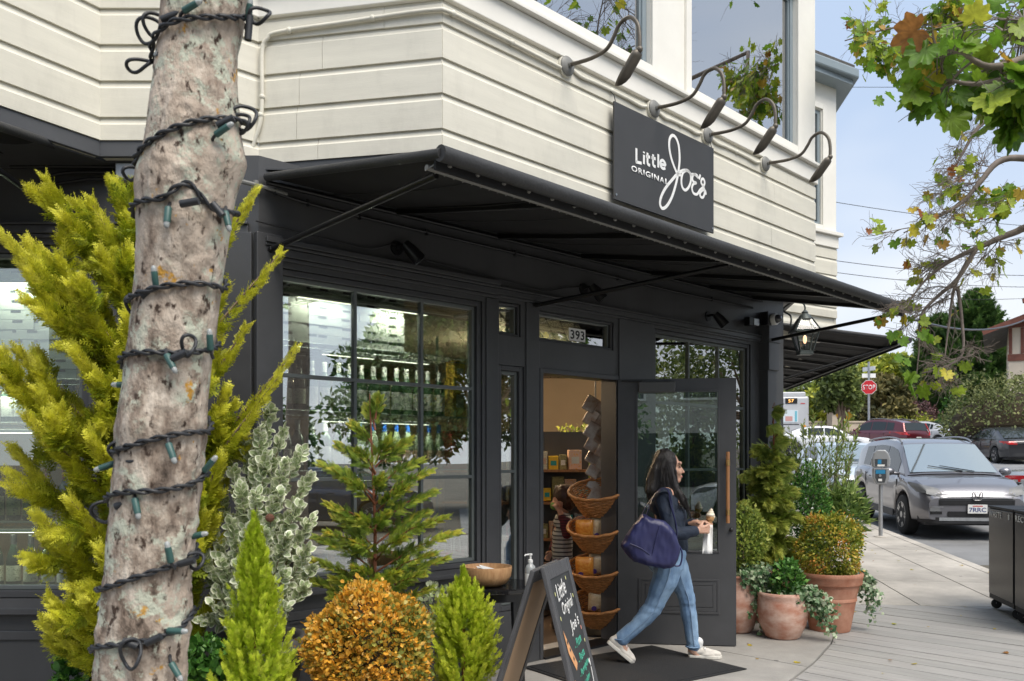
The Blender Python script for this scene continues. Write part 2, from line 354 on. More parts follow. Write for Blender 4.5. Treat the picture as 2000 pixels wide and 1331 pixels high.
dirb = (bB - bA).normalized(); nb = Vector((-dirb.y, dirb.x, 0)); cb = nb.dot(bA)
pitch = .205; s = -2.0; k = 0
while s < 9.3:
    s1 = s + pitch - .014
    q = [(s, -Dc(s)-.006), (s1, -Dc(s1)-.006), (s1, -8.5), (s, -8.5)]
    w = [tuple(LW.w(x, y, 0))[:2] for x, y in q]
    w = clip(w, nb.x, nb.y, cb)
    if len(w) > 2:
        mb = MB(); dz = random.uniform(-.0025, .0015)
        lp = [((Vector((x,y,0))-LW.o).dot(LW.t), (Vector((x,y,0))-LW.o).dot(LW.n)) for x, y in w]
        o = mb.prism(lp, -.03, dz).build('deck_board', M[['plank','plank2','plank','plank3'][random.randrange(4)]], None, bevel=.004)
        o.location = LW.o; o.rotation_euler = (0,0,LANG); o.parent = deck
    s += pitch; k += 1
# --- doorstep concrete in bays
step = struct(MB().add([tuple(LW.w(x, y, -.04)) for x, y in ((-3,1),(SEND+.5,1),(SEND+.5,-1.0),(-3,-1.0))], [(0,1,2,3)]).build('doorstep', M['joint']))
sj = (gnd(1420,1275)-LW.o).dot(LW.t)
edges = [-3.0, sj-3.0, sj-1.5, sj, cv[-1][0]]
for a, b in zip(edges, edges[1:]):
    poly = [(a+.005, .35)] + [(x, -Dc(x)+.006) for x in np.linspace(a+.005, b-.005, 24)] + [(b-.005, .35)]
    mb = MB(); n = len(poly)
    mb.add([(x,y,.004) for x,y in poly]+[(x,y,-.1) for x,y in poly], [tuple(range(n))]+[(i,n+i,n+(i+1)%n,(i+1)%n) for i in range(n)])
    o = mb.build('slab', M['concrete2'], step, bevel=0); o.location = LW.o; o.rotation_euler = (0,0,LANG)

# ================================================================== SHOP BUILDING
shop = thing('shop_building', 'corner shop with charcoal storefront below and cream siding bay above', 'building', (LO[0], LO[1], 0))
shop.location = (0,0,0)
def put(o, wall, dz=0): o.location = (wall.o.x, wall.o.y, dz); o.rotation_euler = (0,0,wall.a); return o
rows = [(3.205,3.329),(3.329,3.526),(3.526,3.723),(3.723,3.919),(3.919,4.062)]
def face(p, q, name, e0=0, e1=0, up=True, zt=5.95):
    w = Wall(p, math.atan2(q[1]-p[1], q[0]-p[0])); ln = math.hypot(q[0]-p[0], q[1]-p[1])
    base = put(MB().box(.01, ln-.01, .02, .10, ZB-.09, 4.06).build('upper_wall', M['siding'], shop), w)
    for z0, z1 in rows:
        x0, x1 = -e0, ln+e1
        cuts = [x0] + ([x0+(x1-x0)*random.uniform(.22,.78)] if ln > .9 and random.random() < .4 else []) + ([] if ln < 3 or random.random() < .5 else [x0+(x1-x0)*random.uniform(.80,.9)]) + [x1]; cuts.sort()
        for ca, cb2 in zip(cuts, cuts[1:]):
            wv = random.uniform(-.0012,.0012)
            MB().xprism([(.02,z0+wv),(-.013,z0+wv),(-.013,z1-.042),(-.004,z1-.030),(.003,z1-.0005),(.02,z1-.0005)], ca+(.0012 if ca > x0 else 0), cb2-(.0012 if cb2 < x1 else 0)).build('siding_board', M['siding'], base)
    # slate band under the siding
    MB().box(-e0*1.5, ln+e1*1.5, -.004, .30, ZB-.088, ZB-.001).build('base_band', M['band'], base, bevel=.004)
    if up:
        mb = MB(); mb.box(-e0*3, ln+e1*3, -.034, .1, 4.05, 4.195); mb.build('sill_fascia', M['trim'], base, bevel=.005)
        MB().xprism([(-.075,4.197),(-.075,4.222),(.0,4.245),(.1,4.245),(.1,4.197)], -e0*6, ln+e1*6).build('sill_cap', M['trim'], base, bevel=.003)
    return w, ln, base
fl, l0, b0 = face(A0, A1, 'l', 0, 0)
fr, l1, b1 = face(A1, A1B, 'r', 0, .005)
fq, l1b, b1b = face(A1B, A2, 'q', .005, 0)
fc, l2, b2 = face(A2, C_, 'c', 0, .005)
fm, l3, b3 = face(C_, E_, 'm', .005, .006)
# wall above the sill
def holed(mb, x0, x1, z0, z1, holes, yf, yb):
    xs = sorted({x0, x1, *[h[0] for h in holes], *[h[1] for h in holes]}); zs = sorted({z0, z1, *[h[2] for h in holes], *[h[3] for h in holes]})
    inh = lambda x, z: any(h[0] < x < h[1] and h[2] < z < h[3] for h in holes)
    for a, b in zip(xs, xs[1:]):
        for c, d in zip(zs, zs[1:]):
            if not inh((a+b)/2, (c+d)/2):
                mb.add([(a,yf,c),(b,yf,c),(b,yf,d),(a,yf,d)], [(0,1,2,3)]); mb.add([(a,yb,c),(b,yb,c),(b,yb,d),(a,yb,d)], [(3,2,1,0)])
    for a, b, c, d in holes + [(x0,x1,z0,z1)]:
        mb.add([(a,yf,c),(b,yf,c),(b,yf,d),(a,yf,d),(a,yb,c),(b,yb,c),(b,yb,d),(a,yb,d)], [(0,4,5,1),(1,5,6,2),(2,6,7,3),(3,7,4,0)])
    return mb
def upper_wall(w, ln, base, wins, zt=5.95):
    put(holed(MB(), -.02, ln+.02, 4.246, zt, [(a, b, 4.262, 5.70) for a, b in wins], 0.0, .12).build('upper_wall', M['trim'], shop), w)
    for a, b in wins:
        tr = MB(); tr.frame(a-.07, b+.07, 4.248, 5.77, .068, -.022, -.001)
        put(tr.build('window_casing', M['trim'], shop, bevel=.004), w)
        f = put(MB().frame(a+.002, b-.002, 4.264, 5.698, .05, .03, .085).build('window', M['winframe'], shop, bevel=.004), w)
        MB().frame(a+.053, b-.053, 4.315, 5.647, .02, .045, .075).build('sash', M['winframe'], f)
        MB().box(a+.06, b-.06, .058, .062, 4.32, 5.64).build('pane', M['glass_hi'], f)
        # timber venetian blind hung behind the pane
        bl = tag(put(MB().box(a+.06, b-.06, .10, .14, 5.62, 5.66).build('venetian_blind', M['blind']), w), None)
        half = (b-a)
        z = 4.34
        while z < 5.62:
            MB().add([(a+.065,.10,z),(b-.065,.10,z),(b-.065,.135,z+.014),(a+.065,.135,z+.014),(a+.065,.10,z+.011),(b-.065,.10,z+.011),(b-.065,.135,z+.025),(a+.065,.135,z+.025)],
                [(0,1,2,3),(7,6,5,4),(0,4,5,1),(2,6,7,3)]).build('slat', M['blind'], bl)
            z += .042
        blinds.append(bl)
blinds = []
M['blind'] = mat('timber_blind', (.80,.70,.60), .5, var=.15, vscale=6, stretch=(1,9,9))
upper_wall(fm, l3, b3, [(.245,1.984),(2.497,4.236)])
upper_wall(fc, l2, b2, [])
upper_wall(fr, l1, b1, []); upper_wall(fq, l1b, b1b, [])
for b, lab in zip(blinds, ('brown timber blind behind the upper window left of the white pier', 'brown timber blind behind the upper window above the sign lamps')): tag(b, lab, 'blind', 'upstairs window blinds')
# dark room behind the upper windows
M['room_dark'] = mat('upstairs_plaster', (.22,.20,.17), .9)
put(MB().add([(0,.12,4.2),(l3,.12,4.2),(l3,.12,5.9),(0,.12,5.9),(.8,3.2,4.2),(l3-.8,3.2,4.2),(l3-.8,3.2,5.9),(.8,3.2,5.9)], [(4,5,6,7),(0,4,7,3),(1,2,6,5),(0,1,5,4),(3,7,6,2)]).build('upstairs_room', M['room_dark'], shop), fm)
# soffit over the street and roof above the bay
foot = [A0, A1, A1B, (-1.42, 4.84), C_, E_]
back = [(E_[0]+.35, E_[1]+2.9), (-1.5, 12.0), (-6, 12.0), (-6, 3.71)]
off = .03
MB().prism([(x, y+.05) for x, y in foot] + back, ZB-.10, ZB-.092).build('soffit', M['dark'], shop)
MB().prism([(x, y-.1) for x, y in foot] + back, 5.96, 6.2).build('roof', M['trim'], shop)
# end return of the bay on the side street, and the second bay beyond
def poly_wall(p, q, z0, z1, m, name='side_wall', th=.1):
    w = Wall(p, math.atan2(q[1]-p[1], q[0]-p[0])); ln = math.hypot(q[0]-p[0], q[1]-p[1])
    return put(MB().box(0, ln, 0, th, z0, z1).build(name, m, shop), w), w, ln
E2 = (E_[0]+.25, E_[1]+2.1)
poly_wall((E_[0]+.004, E_[1]+.01), E2, ZB-.09, 5.95, M['siding'])
G0 = (3.10, 10.05); G1 = (3.955, 10.62); G2 = (4.75, 17.5)
w2 = Wall(G0, math.atan2(G1[1]-G0[1], G1[0]-G0[0])); n2 = math.hypot(G1[0]-G0[0], G1[1]-G0[1])
bs = put(MB().box(0, n2, .02, .1, 2.9, 4.06).build('upper_wall', M['siding'], shop), w2)
for z0, z1 in [(2.93,3.13)] + rows: MB().xprism([(.02,z0),(-.013,z0),(-.013,z1-.042),(.003,z1),(.02,z1)], 0, n2+.004).build('siding_board', M['siding'], bs)
MB().box(0, n2+.01, -.03, .1, 4.05, 4.19).build('sill_fascia', M['trim'], bs, bevel=.005)
MB().box(-.02, n2+.05, -.07, .1, 4.192, 4.235).build('sill_cap', M['trim'], bs, bevel=.004)
wx0, wx1 = w2.s(1545), w2.s(1604)
put(holed(MB(), 0, n2, 4.236, 6.0, [(wx0, wx1, 4.29, 5.68)], 0, .1).build('upper_wall', M['trim'], shop), w2)
put(MB().frame(wx0-.06, wx1+.07, 4.24, 5.75, .06, -.02, -.001).build('window_casing', M['trim'], shop, bevel=.004), w2)
f = put(MB().frame(wx0+.002, wx1-.002, 4.292, 5.678, .045, .02, .07).build('window', M['winframe'], shop), w2)
MB().box(wx0+.04, wx1-.04, .04, .046, 4.33, 5.64).build('pane', M['glass_hi'], f)
poly_wall(G1, G2, 2.9, 6.0, M['siding'])
MB().prism([(G0[0]-.3,G0[1]+.2),(G0[0]+.25,G0[1]-.06),(G1[0]+.16,G1[1]-.12),(G2[0]+.16,G2[1]),(G0[0]-.3,G2[1])], 6.0, 6.06).build('eaves_board', M['winframe'], shop)
MB().prism([(G0[0]-.3,G0[1]+.2),(G0[0]+.26,G0[1]-.10),(G1[0]+.22,G1[1]-.16),(G2[0]+.22,G2[1]),(G0[0]-.3,G2[1])], 6.062, 6.18).build('gutter', M['winframe'], shop, bevel=.02)
MB().prism([(G0[0]-.3,G0[1]+.2),(G0[0]+.24,G0[1]-.06),(G1[0]+.18,G1[1]-.12),(G2[0]+.18,G2[1]),(G0[0]-.3,G2[1])], 6.182, 6.24).build('roof', mat('grey_shingle',(.09,.085,.08),.9,var=.3,vscale=20,bump=.5,bscale=40), shop)
# lower wall on the side street
cor = LW.w(SEND, 0, 0); side_end = (cor.x + SD.x*9, cor.y + SD.y*9)
poly_wall((cor.x-.01, cor.y+.12), side_end, 0.0, 3.3, M['dark'], 'side_wall', .2)

# ------------------------------------------------------------------ storefront wall with its openings
def lw(u, v, d=0): return LW.at(u, v, d)
H_win = (lw(537,0)[0], lw(942,0)[0], .74, lw(543,522)[1])
H_side = (lw(974,0)[0], lw(1024,0)[0], .40, lw(985,713)[1])
H_door = (lw(1053,0)[0], lw(1207,0)[0], -.02, lw(1053,719)[1])
H_sq1 = (lw(974,0)[0], lw(1017,0)[0], lw(985,655)[1], lw(985,590)[1])
H_tr = (lw(1053,0)[0], lw(1198,0)[0], lw(1100,672)[1], lw(1053,606)[1])
H_sq2 = (lw(1228,0)[0], lw(1258,0)[0], lw(1240,690)[1], lw(1240,628)[1])
H_rw = (lw(1278,0)[0], lw(1466,0)[0], .74, lw(1282,642)[1])
sf = put(holed(MB(), 0, SEND, 0, ZB-.03, [H_win, H_side, H_door, H_sq1, H_tr, H_sq2, H_rw], 0, .16).build('storefront_wall', M['dark'], shop), LW)
def moulding(y, steps, x0, x1, z):      # stacked cornice strips
    mb = MB()
    for dz0, dz1, out in steps: mb.box(x0, x1, -out, -.001, z+dz0, z+dz1)
    return mb
zc = H_win[3]
put(moulding(0, [(.035,.055,.022),(.057,.10,.034),(.102,.118,.05),(.12,.15,.062)], .02, H_win[1]+.12, zc).build('cornice', M['dark2'], shop, bevel=.003), LW)
put(moulding(0, [(.03,.045,.02),(.047,.085,.03),(.087,.10,.042)], H_win[1]+.122, SEND-.28, lw(1282,642)[1]+.0).build('cornice', M['dark2'], shop, bevel=.003), LW)
# pilasters, base panels, sills
def panel(x0, x1, z0, z1, name='panel'):
    mb = MB(); mb.frame(x0, x1, z0, z1, .05, -.014, -.001); mb.frame(x0+.052, x1-.052, z0+.052, z1-.052, .018, -.008, -.001)
    return put(mb.build(name, M['dark2'], shop, bevel=.003), LW)
panel(H_win[0]+.02, (H_win[0]+H_win[1])/2-.02, .10, .60); panel((H_win[0]+H_win[1])/2+.02, H_win[1]-.02, .10, .60)
panel(H_rw[0]+.02, H_rw[1]-.02, .10, .60)
put(MB().xprism([(-.055,.69),(-.055,.715),(-.0,.738),(.02,.738),(.02,.69)], H_win[0]-.05, H_win[1]+.03).build('sill', M['dark2'], shop, bevel=.003), LW)
put(MB().xprism([(-.055,.69),(-.055,.715),(-.0,.738),(.02,.738),(.02,.69)], H_rw[0]-.05, H_rw[1]+.03).build('sill', M['dark2'], shop, bevel=.003), LW)
put(MB().box(-.02, SEND-.32, -.022, -.001, .0, .09).build('plinth', M['dark2'], shop, bevel=.003), LW) if False else None
for a, b in ((H_win[1]+.03, H_side[0]-.012), (H_side[1]+.012, H_door[0]-.006), (H_door[1]+.006, H_rw[0]-.02)):
    put(MB().box(a, b, -.012, -.001, 0.005, zc+.03 if a < H_side[0] else lw(1282,642)[1]+.028).build('post', M['dark2'], shop, bevel=.004), LW)
put(MB().box(H_side[1]+.012, H_side[1]+.075, -.045, -.031, .005, H_door[3]+.02).build('door_casing', M['dark2'], shop, bevel=.003), LW) if False else None
# left corner pilaster and right corner pilaster with cap
put(MB().box(-.03, .13, -.04, -.001, 0, 2.74).build('pilaster', M['dark2'], shop, bevel=.004), LW)
px0 = lw(1484,0)[0]; PE = lw(1527,0,.13)[0]-.02
pil = put(MB().box(px0, PE, -.09, .14, 0, 2.92).build('pilaster', M['band'], shop, bevel=.005), LW)
MB().box(px0-.015, PE+.012, -.11, .15, 2.35, 2.62).build('pilaster_cap', M['band'], pil, bevel=.005)
MB().box(px0-.03, PE+.022, -.12, .16, 2.62, 2.80).build('pilaster_head', M['band'], pil, bevel=.005)
# windows
def window(hole, wall, yg, fw, mx_, mz_, name='window', gm='glass', fm_='dark2', mm='muntin', mw=.022, sash=.024):
    a, b, c, d = hole
    c = max(c, 0)
    f = put(MB().frame(a+.002, b-.002, c+.002, d-.002, fw, .012, yg+.05).build(name, M[fm_], shop, bevel=.004), wall)
    MB().frame(a+fw+.003, b-fw-.003, c+fw+.003, d-fw-.003, sash, yg-.022, yg+.03).build('sash', M[mm], f, bevel=.003)
    sh = sash-.004; x0, x1, z0, z1 = a+fw+sh, b-fw-sh, c+fw+sh, d-fw-sh
    xs = [x0] + mx_ + [x1]; zs = [z0] + mz_ + [z1]
    for x in mx_: MB().box(x-mw/2, x+mw/2, yg-.02, yg+.02, z0, z1).build('muntin', M[mm], f, bevel=.003)
    for z in mz_: MB().box(x0, x1, yg-.021, yg+.021, z-mw/2, z+mw/2).build('muntin', M[mm], f, bevel=.003)
    for i in range(len(xs)-1):
        for j in range(len(zs)-1):
            MB().box(xs[i]+.002, xs[i+1]-.002, yg-.003, yg+.003, zs[j]+.002, zs[j+1]-.002).build('pane', M[gm], f)
    return f
YG = .06
window(H_win, LW, YG, .035, [lw(691,0,-YG)[0], lw(821,0,-YG)[0]], sorted([lw(740,747,-YG)[1], lw(880,932,-YG)[1]]))
window(H_side, LW, YG, .035, [], [lw(1000,921,-YG)[1]])
for h in (H_sq1, H_tr, H_sq2): window(h, LW, YG, .016, [], [], sash=.012)
window(H_rw, LW, YG, .035, [lw(1342,0,-YG)[0], lw(1400,0,-YG)[0]], sorted([lw(1400,795,-YG)[1], lw(1420,917,-YG)[1]]))
# door frame
dj = MB(); a, b, c, d = H_door
dj.box(a+.001, a+.035, -.012, .15, 0.006, d); dj.box(b-.035, b-.001, -.012, .15, 0.006, d); dj.box(a+.036, b-.036, -.012, .15, d-.035, d-.001)
put(dj.build('door_frame', M['dark2'], shop, bevel=.003), LW)
put(MB().box(a+.036, b-.036, -.03, .16, .005, .022).build('threshold', M['black_metal'], shop, bevel=.004), LW)
# street number on the transom
def text_mesh(txt, bold=0.0, shear=0.0, ext=.0, sp=1.0):
    c = bpy.data.curves.new('lettering', 'FONT'); c.body = txt; c.offset = bold; c.shear = shear; c.extrude = ext; c.size = 1; c.resolution_u = 3; c.space_character = sp
    o = bpy.data.objects.new('lettering', c); COL.objects.link(o)
    dg = bpy.context.evaluated_depsgraph_get(); me = bpy.data.meshes.new_from_object(o.evaluated_get(dg)); bpy.data.objects.remove(o); bpy.data.curves.remove(c)
    return me
def lettering(txt, m, x0, x1, z0, z1, y, parent, name='lettering', bold=0.0, shear=0.0, keep=False, depth=.0015, skew=0.0, sp=None):
    """flat lettering on a local x/z plane, facing -y, fitted to a box"""
    me = text_mesh(txt, bold, shear, sp=sp if sp else 1.04+2.2*bold); me.name = name
    vs = np.array([v.co[:] for v in me.vertices]); lo = vs.min(0); hi = vs.max(0)
    sx = (x1-x0)/(hi[0]-lo[0]); sz = (z1-z0)/(hi[1]-lo[1])
    if keep: sx = sz = min(sx, sz)
    for v in me.vertices:
        xx = (v.co.x-lo[0])*sx; v.co = (x0 + xx, y, z0 + (v.co.y-lo[1])*sz + skew*xx)
    me.materials.clear(); me.materials.append(m); me.update()
    o = obj(name, me, parent)
    if depth: md = o.modifiers.new('thick', 'SOLIDIFY'); md.thickness = depth; md.offset = 0
    return o
numw = tag(put(MB().box(lw(1110,0,-YG)[0], lw(1141.5,0,-YG)[0], YG-.009, YG-.005, lw(1110,665,-YG)[1], lw(1110,640.5,-YG)[1]).build('street_number_plate', M['paper']), LW), 'white street number sticker 393 on the transom glass over the door', 'number plate')
lettering('393', M['black'], lw(1112.5,0,-YG)[0], lw(1139.5,0,-YG)[0], lw(1110,662,-YG)[1], lw(1110,644,-YG)[1], YG-.0105, numw, 'numerals', bold=.02, depth=.001)
# frontal wall left of the corner, with the left shop window
FW = Wall((-6.0, LO[1]), 0.0); fx = LO[0] + 6.0
def fwat(u, v, d=0): return FW.at(u, v, d)
HL = (1.2, fwat(172,0)[0], .70, fwat(60,478)[1])
put(holed(MB(), 0, fx+.0, 0, ZB-.03, [HL], 0, .16).build('storefront_wall', M['dark'], shop), FW)
window(HL, FW, .06, .04, [], [], gm='glass_door')
put(MB().xprism([(-.07,.62),(-.07,.655),(-.0,.698),(.02,.698),(.02,.62)], HL[0]-.1, HL[1]+.1).build('sill', M['dark2'], shop, bevel=.003), FW)
put(MB().frame(HL[0]+.1, HL[1]-.05, .08, .52, .05, -.015, -.001).build('panel', M['dark2'], shop, bevel=.003), FW)
put(MB().box(HL[1]+.02, fx-.03, -.035, -.001, 0, 2.74).build('pilaster', M['dark2'], shop, bevel=.004), FW)
put(moulding(0, [(.035,.055,.022),(.057,.10,.034),(.102,.118,.05)], HL[0]-.2, fx-.05, HL[3]).build('cornice', M['dark2'], shop, bevel=.003), FW)

# ------------------------------------------------------------------ the open door
hin = LW.w(H_door[1]-.037, -.03, 0); fre = gnd(1438,1262,.012)
DW = Wall((hin.x, hin.y), math.atan2(fre.y-hin.y, fre.x-hin.x)); dl = math.hypot(fre.x-hin.x, fre.y-hin.y)
dz0, dz1 = .012, H_door[3]-.03
gx0, gx1 = DW.at(1245,0)[0], DW.at(1402,0)[0]; gz0, gz1 = DW.at(1400,1077)[1], DW.at(1300,766)[1]
door = put(holed(MB(), 0, dl, dz0, dz1, [(gx0, gx1, gz0, gz1)], 0, .045).build('door', M['dark2'], shop, bevel=.003), DW)
door['label'] = 'charcoal glazed door standing open with long timber pull'
MB().frame(gx0-.012, gx1+.012, gz0-.012, gz1+.012, .014, -.009, -.001).build('glazing_bead', M['dark2'], door, bevel=.002)
MB().box(gx0+.001, gx1-.001, .02, .025, gz0+.001, gz1-.001).build('pane', M['glass_door'], door)
pa, pb, pc, pd = DW.at(1247,0)[0], DW.at(1405,0)[0], DW.at(1300,1198)[1], DW.at(1300,1130)[1]
mb = MB(); mb.frame(pa, pb, pc, pd, .018, -.008, -.001); mb.frame(pa+.02, pb-.02, pc+.02, pd-.02, .03, -.004, -.001); mb.box(pa+.055, pb-.055, -.007, -.001, pc+.055, pd-.055)
mb.build('raised_panel', M['dark2'], door, bevel=.003)
hx = DW.at(1421.5,0,.05)[0]; h0, h1 = DW.at(1421,1022,.05)[1], DW.at(1421,883,.05)[1]
hd = MB(); hd.lathe([(.0145,h0),(.0145,h1)], 16, (hx,-.055,0)); hd = hd.build('pull_handle', M['wood'], door, smooth=40)
for z in (h0+.085, h1-.085):
    mb = MB(); mb.lathe([(.0165,z-.022),(.0165,z+.022)], 16, (hx,-.055,0)); mb.tube([(hx,-.05,z),(hx,-.001,z)], .008, 10); mb.build('bracket', M['brass'], hd, smooth=40)
kx, kz = DW.at(1428,1035,.01); mb = MB(); mb.ball((kx,-.016,kz), .017); mb.tube([(kx,-.002,kz),(kx,-.016,kz)], .009, 10); mb.build('lock', M['black'], door, smooth=50)
cx0, cx1, cz0, cz1 = DW.at(1247,0,.04)[0], DW.at(1319,0,.04)[0], DW.at(1280,767,.04)[1], DW.at(1280,746,.04)[1]
cl = MB().box(cx0, cx1, -.06, -.002, cz0, cz1).build('door_closer', mat('closer_grey',(.10,.098,.095),.4,metal=.4), door, bevel=.006)
MB().bar((cx0+.03,-.03,cz1+.006), (.03,-.02,cz1+.012), .02, .008).build('closer_arm', M['black_metal'], cl)
# ================================================================== AWNINGS
def smooth_path(pts, k=8, closed=False):
    pts = [Vector(p) for p in pts]; n = len(pts); out = []
    for i in range(n if closed else n-1):
        g = lambda j: pts[j % n] if closed else pts[max(0, min(n-1, j))]
        a, b, c, d = g(i-1), g(i), g(i+1), g(i+2)
        for j in range(k):
            t = j/k; out.append(.5*((2*b)+(c-a)*t+(2*a-5*b+4*c-d)*t*t+(3*b-a-3*c+d)*t**3))
    if not closed: out.append(pts[-1])
    return out
def awning(name, label, b0, b1, f0, f1, ribs, struts, rope=True, roll_r=.037):
    """b0,b1 back edge on the wall, f0,f1 front edge; fabric slopes down between"""
    b0, b1, f0, f1 = map(Vector, (b0, b1, f0, f1)); base = b0.copy(); base.z = 0
    A = thing(name, label, 'awning', base)
    o = base
    L3 = lambda p: Vector(p) - o
    nrm = (f0-b0).cross(b1-b0).normalized()
    if nrm.z < 0: nrm = -nrm
    nu_, nv_2 = 60, 8; V = []; rk = [0]+sorted(ribs)+[1]
    for lay in (0, 1):
        for j in range(nv_2+1):
            for i in range(nu_+1):
                u = i/nu_; v = j/nv_2; p = b0.lerp(b1, u).lerp(f0.lerp(f1, u), v); k = max(x for x in range(len(rk)-1) if rk[x] <= u+1e-9); w = (u-rk[k])/(rk[k+1]-rk[k]); sag = .022*math.sin(math.pi*w)*math.sin(math.pi*v) + .004*math.sin(37*u+5*v)*math.sin(math.pi*v)
                V.append(L3(p)-Vector((0,0,sag))+nrm*.006*lay)
    n1 = nu_+1; off_ = n1*(nv_2+1)
    MB().add(V, [(j*n1+i, j*n1+i+1, (j+1)*n1+i+1, (j+1)*n1+i) for j in range(nv_2) for i in range(nu_)] + [(off_+j*n1+i, off_+(j+1)*n1+i, off_+(j+1)*n1+i+1, off_+j*n1+i+1) for j in range(nv_2) for i in range(nu_)] + [(j*n1, (j+1)*n1, off_+(j+1)*n1, off_+j*n1) for j in range(nv_2)] + [(j*n1+nu_, off_+j*n1+nu_, off_+(j+1)*n1+nu_, (j+1)*n1+nu_) for j in range(nv_2)]).build('canopy', M['fabric'], A, smooth=30)
    for i in range(1, 2*len(ribs)+1):
        k = i/(2*len(ribs)+1); mb = MB(); mb.tube([L3(b0.lerp(b1,k).lerp(f0.lerp(f1,k), v))-Vector((0,0,.012+.02*math.sin(math.pi*v))) for v in (.02,.3,.6,.97)], .003, 5); mb.build('seam', M['roll'], A)
    d = (f1-f0).normalized(); inn = ((b0-f0)+(b1-f1)).normalized()
    # rolled front edge and side edges
    MB().tube([L3(f0 - d*.01), L3(f1 + d*.01)], roll_r, 14).build('front_roll', M['roll'], A, smooth=40)
    mb = MB(); mb.bar(L3(f0)+Vector((0,0,-.03))+inn*.045, L3(f1)+Vector((0,0,-.03))+inn*.045, .012, .075); mb.build('valance', M['fabric'], A)
    for p, qq in ((b0, f0), (b1, f1)): MB().tube([L3(p), L3(qq)], .024, 12).build('side_roll', M['roll'], A, smooth=40)
    bar = MB().tube([L3(f0 + inn*.10 - Vector((0,0,.055))), L3(f1 + inn*.10 - Vector((0,0,.055)))], .0125, 10).build('front_bar', M['greypaint'], A, smooth=40)
    if rope:
        n = int((f1-f0).length/.028); pts = []
        cseg = (f1-f0)/n
        for i in range(n+1):
            c = L3(f0 + inn*.075 - Vector((0,0,.045)) + cseg*i); pts.append(c + (Vector((0,0,.022)) + inn*-.03 if i % 2 else Vector((0,0,-.024)) + inn*.034))
        MB().tube(pts, .0032, 5).build('lacing', M['rope'], A)
        mg = MB()
        for i in range(int((f1-f0).length/.17)):
            c = L3(f0 + d*(.08+.17*i) + inn*.039 - Vector((0,0,.035))); mg.ball(c, (.013,.013,.008), 8, 5)
        mg.build('grommets', M['greypaint'], A)['kind'] = 'stuff'
    for k in ribs:
        p = b0.lerp(b1, k); qq = f0.lerp(f1, k); MB().bar(L3(p)-Vector((0,0,.02)), L3(qq)-Vector((0,0,.02)), .03, .034).build('rib', M['black_metal'], A, bevel=.004)
    MB().tube([L3(b0)-Vector((0,0,.03)), L3(b1)-Vector((0,0,.03))], .014, 10).build('back_bar', M['black_metal'], A, smooth=40)
    for p, qq in struts:
        st = MB().tube([L3(p), L3(qq)], .0165, 12).build('strut', M['strut'], A, smooth=40)
        dd = (Vector(qq)-Vector(p)).normalized(); mb = MB(); mb.bar(L3(p)-dd*.01, L3(p)+dd*.05, .04, .02); mb.build('strut_foot', M['black_metal'], st, bevel=.004)
    return A
M['rope'] = mat('white_lacing_cord', (.30,.30,.29), .8)
M['strut'] = mat('satin_black_tube', (.02,.02,.021), .3, metal=.5, var=.2, vscale=10)
s0, s1 = lw(517,0)[0], lw(1483,0)[0]
bz = 3.055
F0 = Vector((-.304, 3.77, 2.80)); F1 = Vector((3.50, 7.665, 2.80))
def strut_pts(uw, vw, uf, vf, kf):
    s, z = lw(uw, vw, .02); w = LW.w(s, -.02, z); f = F0.lerp(F1, kf) - Vector((0,0,.05)) + (LW.n*.12); return (tuple(w), tuple(f))
awn = awning('awning', 'long black canvas awning over the shop entrance with diagonal struts', LW.w(s0,-.03,bz), LW.w(s1,-.03,bz), F0, F1, [.17,.335,.5,.665,.83,.965],
       [strut_pts(525,490,0,0,.012), strut_pts(1046,597,0,0,.475), strut_pts(1490,668,0,0,.975)])
# second awning, round the corner on the side street
cw = LW.w(SEND, 0, 0)
q0 = Vector((cw.x,cw.y,0)) + SD*1.0; q1 = q0 + SD*6.6
up = Vector((0,0,1))
def P3(p, z): return Vector((p.x, p.y, z))
awning('awning', 'black canvas awning round the corner, beyond the hanging lantern', P3(q0 + SN*.02, 3.02), P3(q1 + SN*.02, 3.05), P3(q0 + SN*1.53 , 2.80), P3(q1 + SN*1.5, 2.83), [.1,.25,.4,.55,.7,.85],
       [(tuple(P3(q0+SD*.1+SN*.02, 2.34)), tuple(P3(q0+SD*.08+SN*1.36, 2.74)))])
# left awning, mostly out of the frame
awning('awning', 'black canvas awning over the left window, its corner at the frame edge', (-5.6,4.80,3.17), (-2.40,4.80,3.17), (-5.6,3.46,2.93), (-2.42,3.46,2.93), [.3,.6,.9],
       [((-2.53,4.80,2.86), (-2.45,3.58,2.9))], rope=False)
tag(awn, group='black canvas awnings')

# ------------------------------------------------------------------ conduits, spotlights and fittings under the awning
def wall_tube(pix, r, m, name, label, wall=LW, d=.03, n=8, clips=0, group=None):
    pts = [wall.w(*(lambda q: (q[0], -d, q[1]))(wall.at(u, v, d))) for u, v in pix]
    o = Vector((pts[0].x, pts[0].y, pts[0].z)); T = thing(name, label, 'conduit', o, group=group)
    MB().tube([p-o for p in smooth_path(pts, 5)], r, n).build('pipe', m, T, smooth=40)
    for i in range(clips):
        k = (i+.5)/clips*(len(pts)-1); a = int(k); p = pts[a].lerp(pts[a+1], k-a)
        b = MB(); b.tube([p-o+Vector((0,0,-r*1.9)), p-o+Vector((0,0,r*1.9))], r*1.15, 8); b.build('clip', m, T)
    return T
wall_tube([(512,366),(560,385),(640,408),(760,437),(900,470),(1100,517),(1300,566),(1470,602)], .010, M['black_metal'], 'conduit', 'thin black conduit running under the awning along the dark wall', clips=7)
wall_tube([(460,352),(500,362),(560,380)], .013, M['greypaint'], 'conduit', 'grey conduit stub at the wall corner right of the trunk', clips=1)
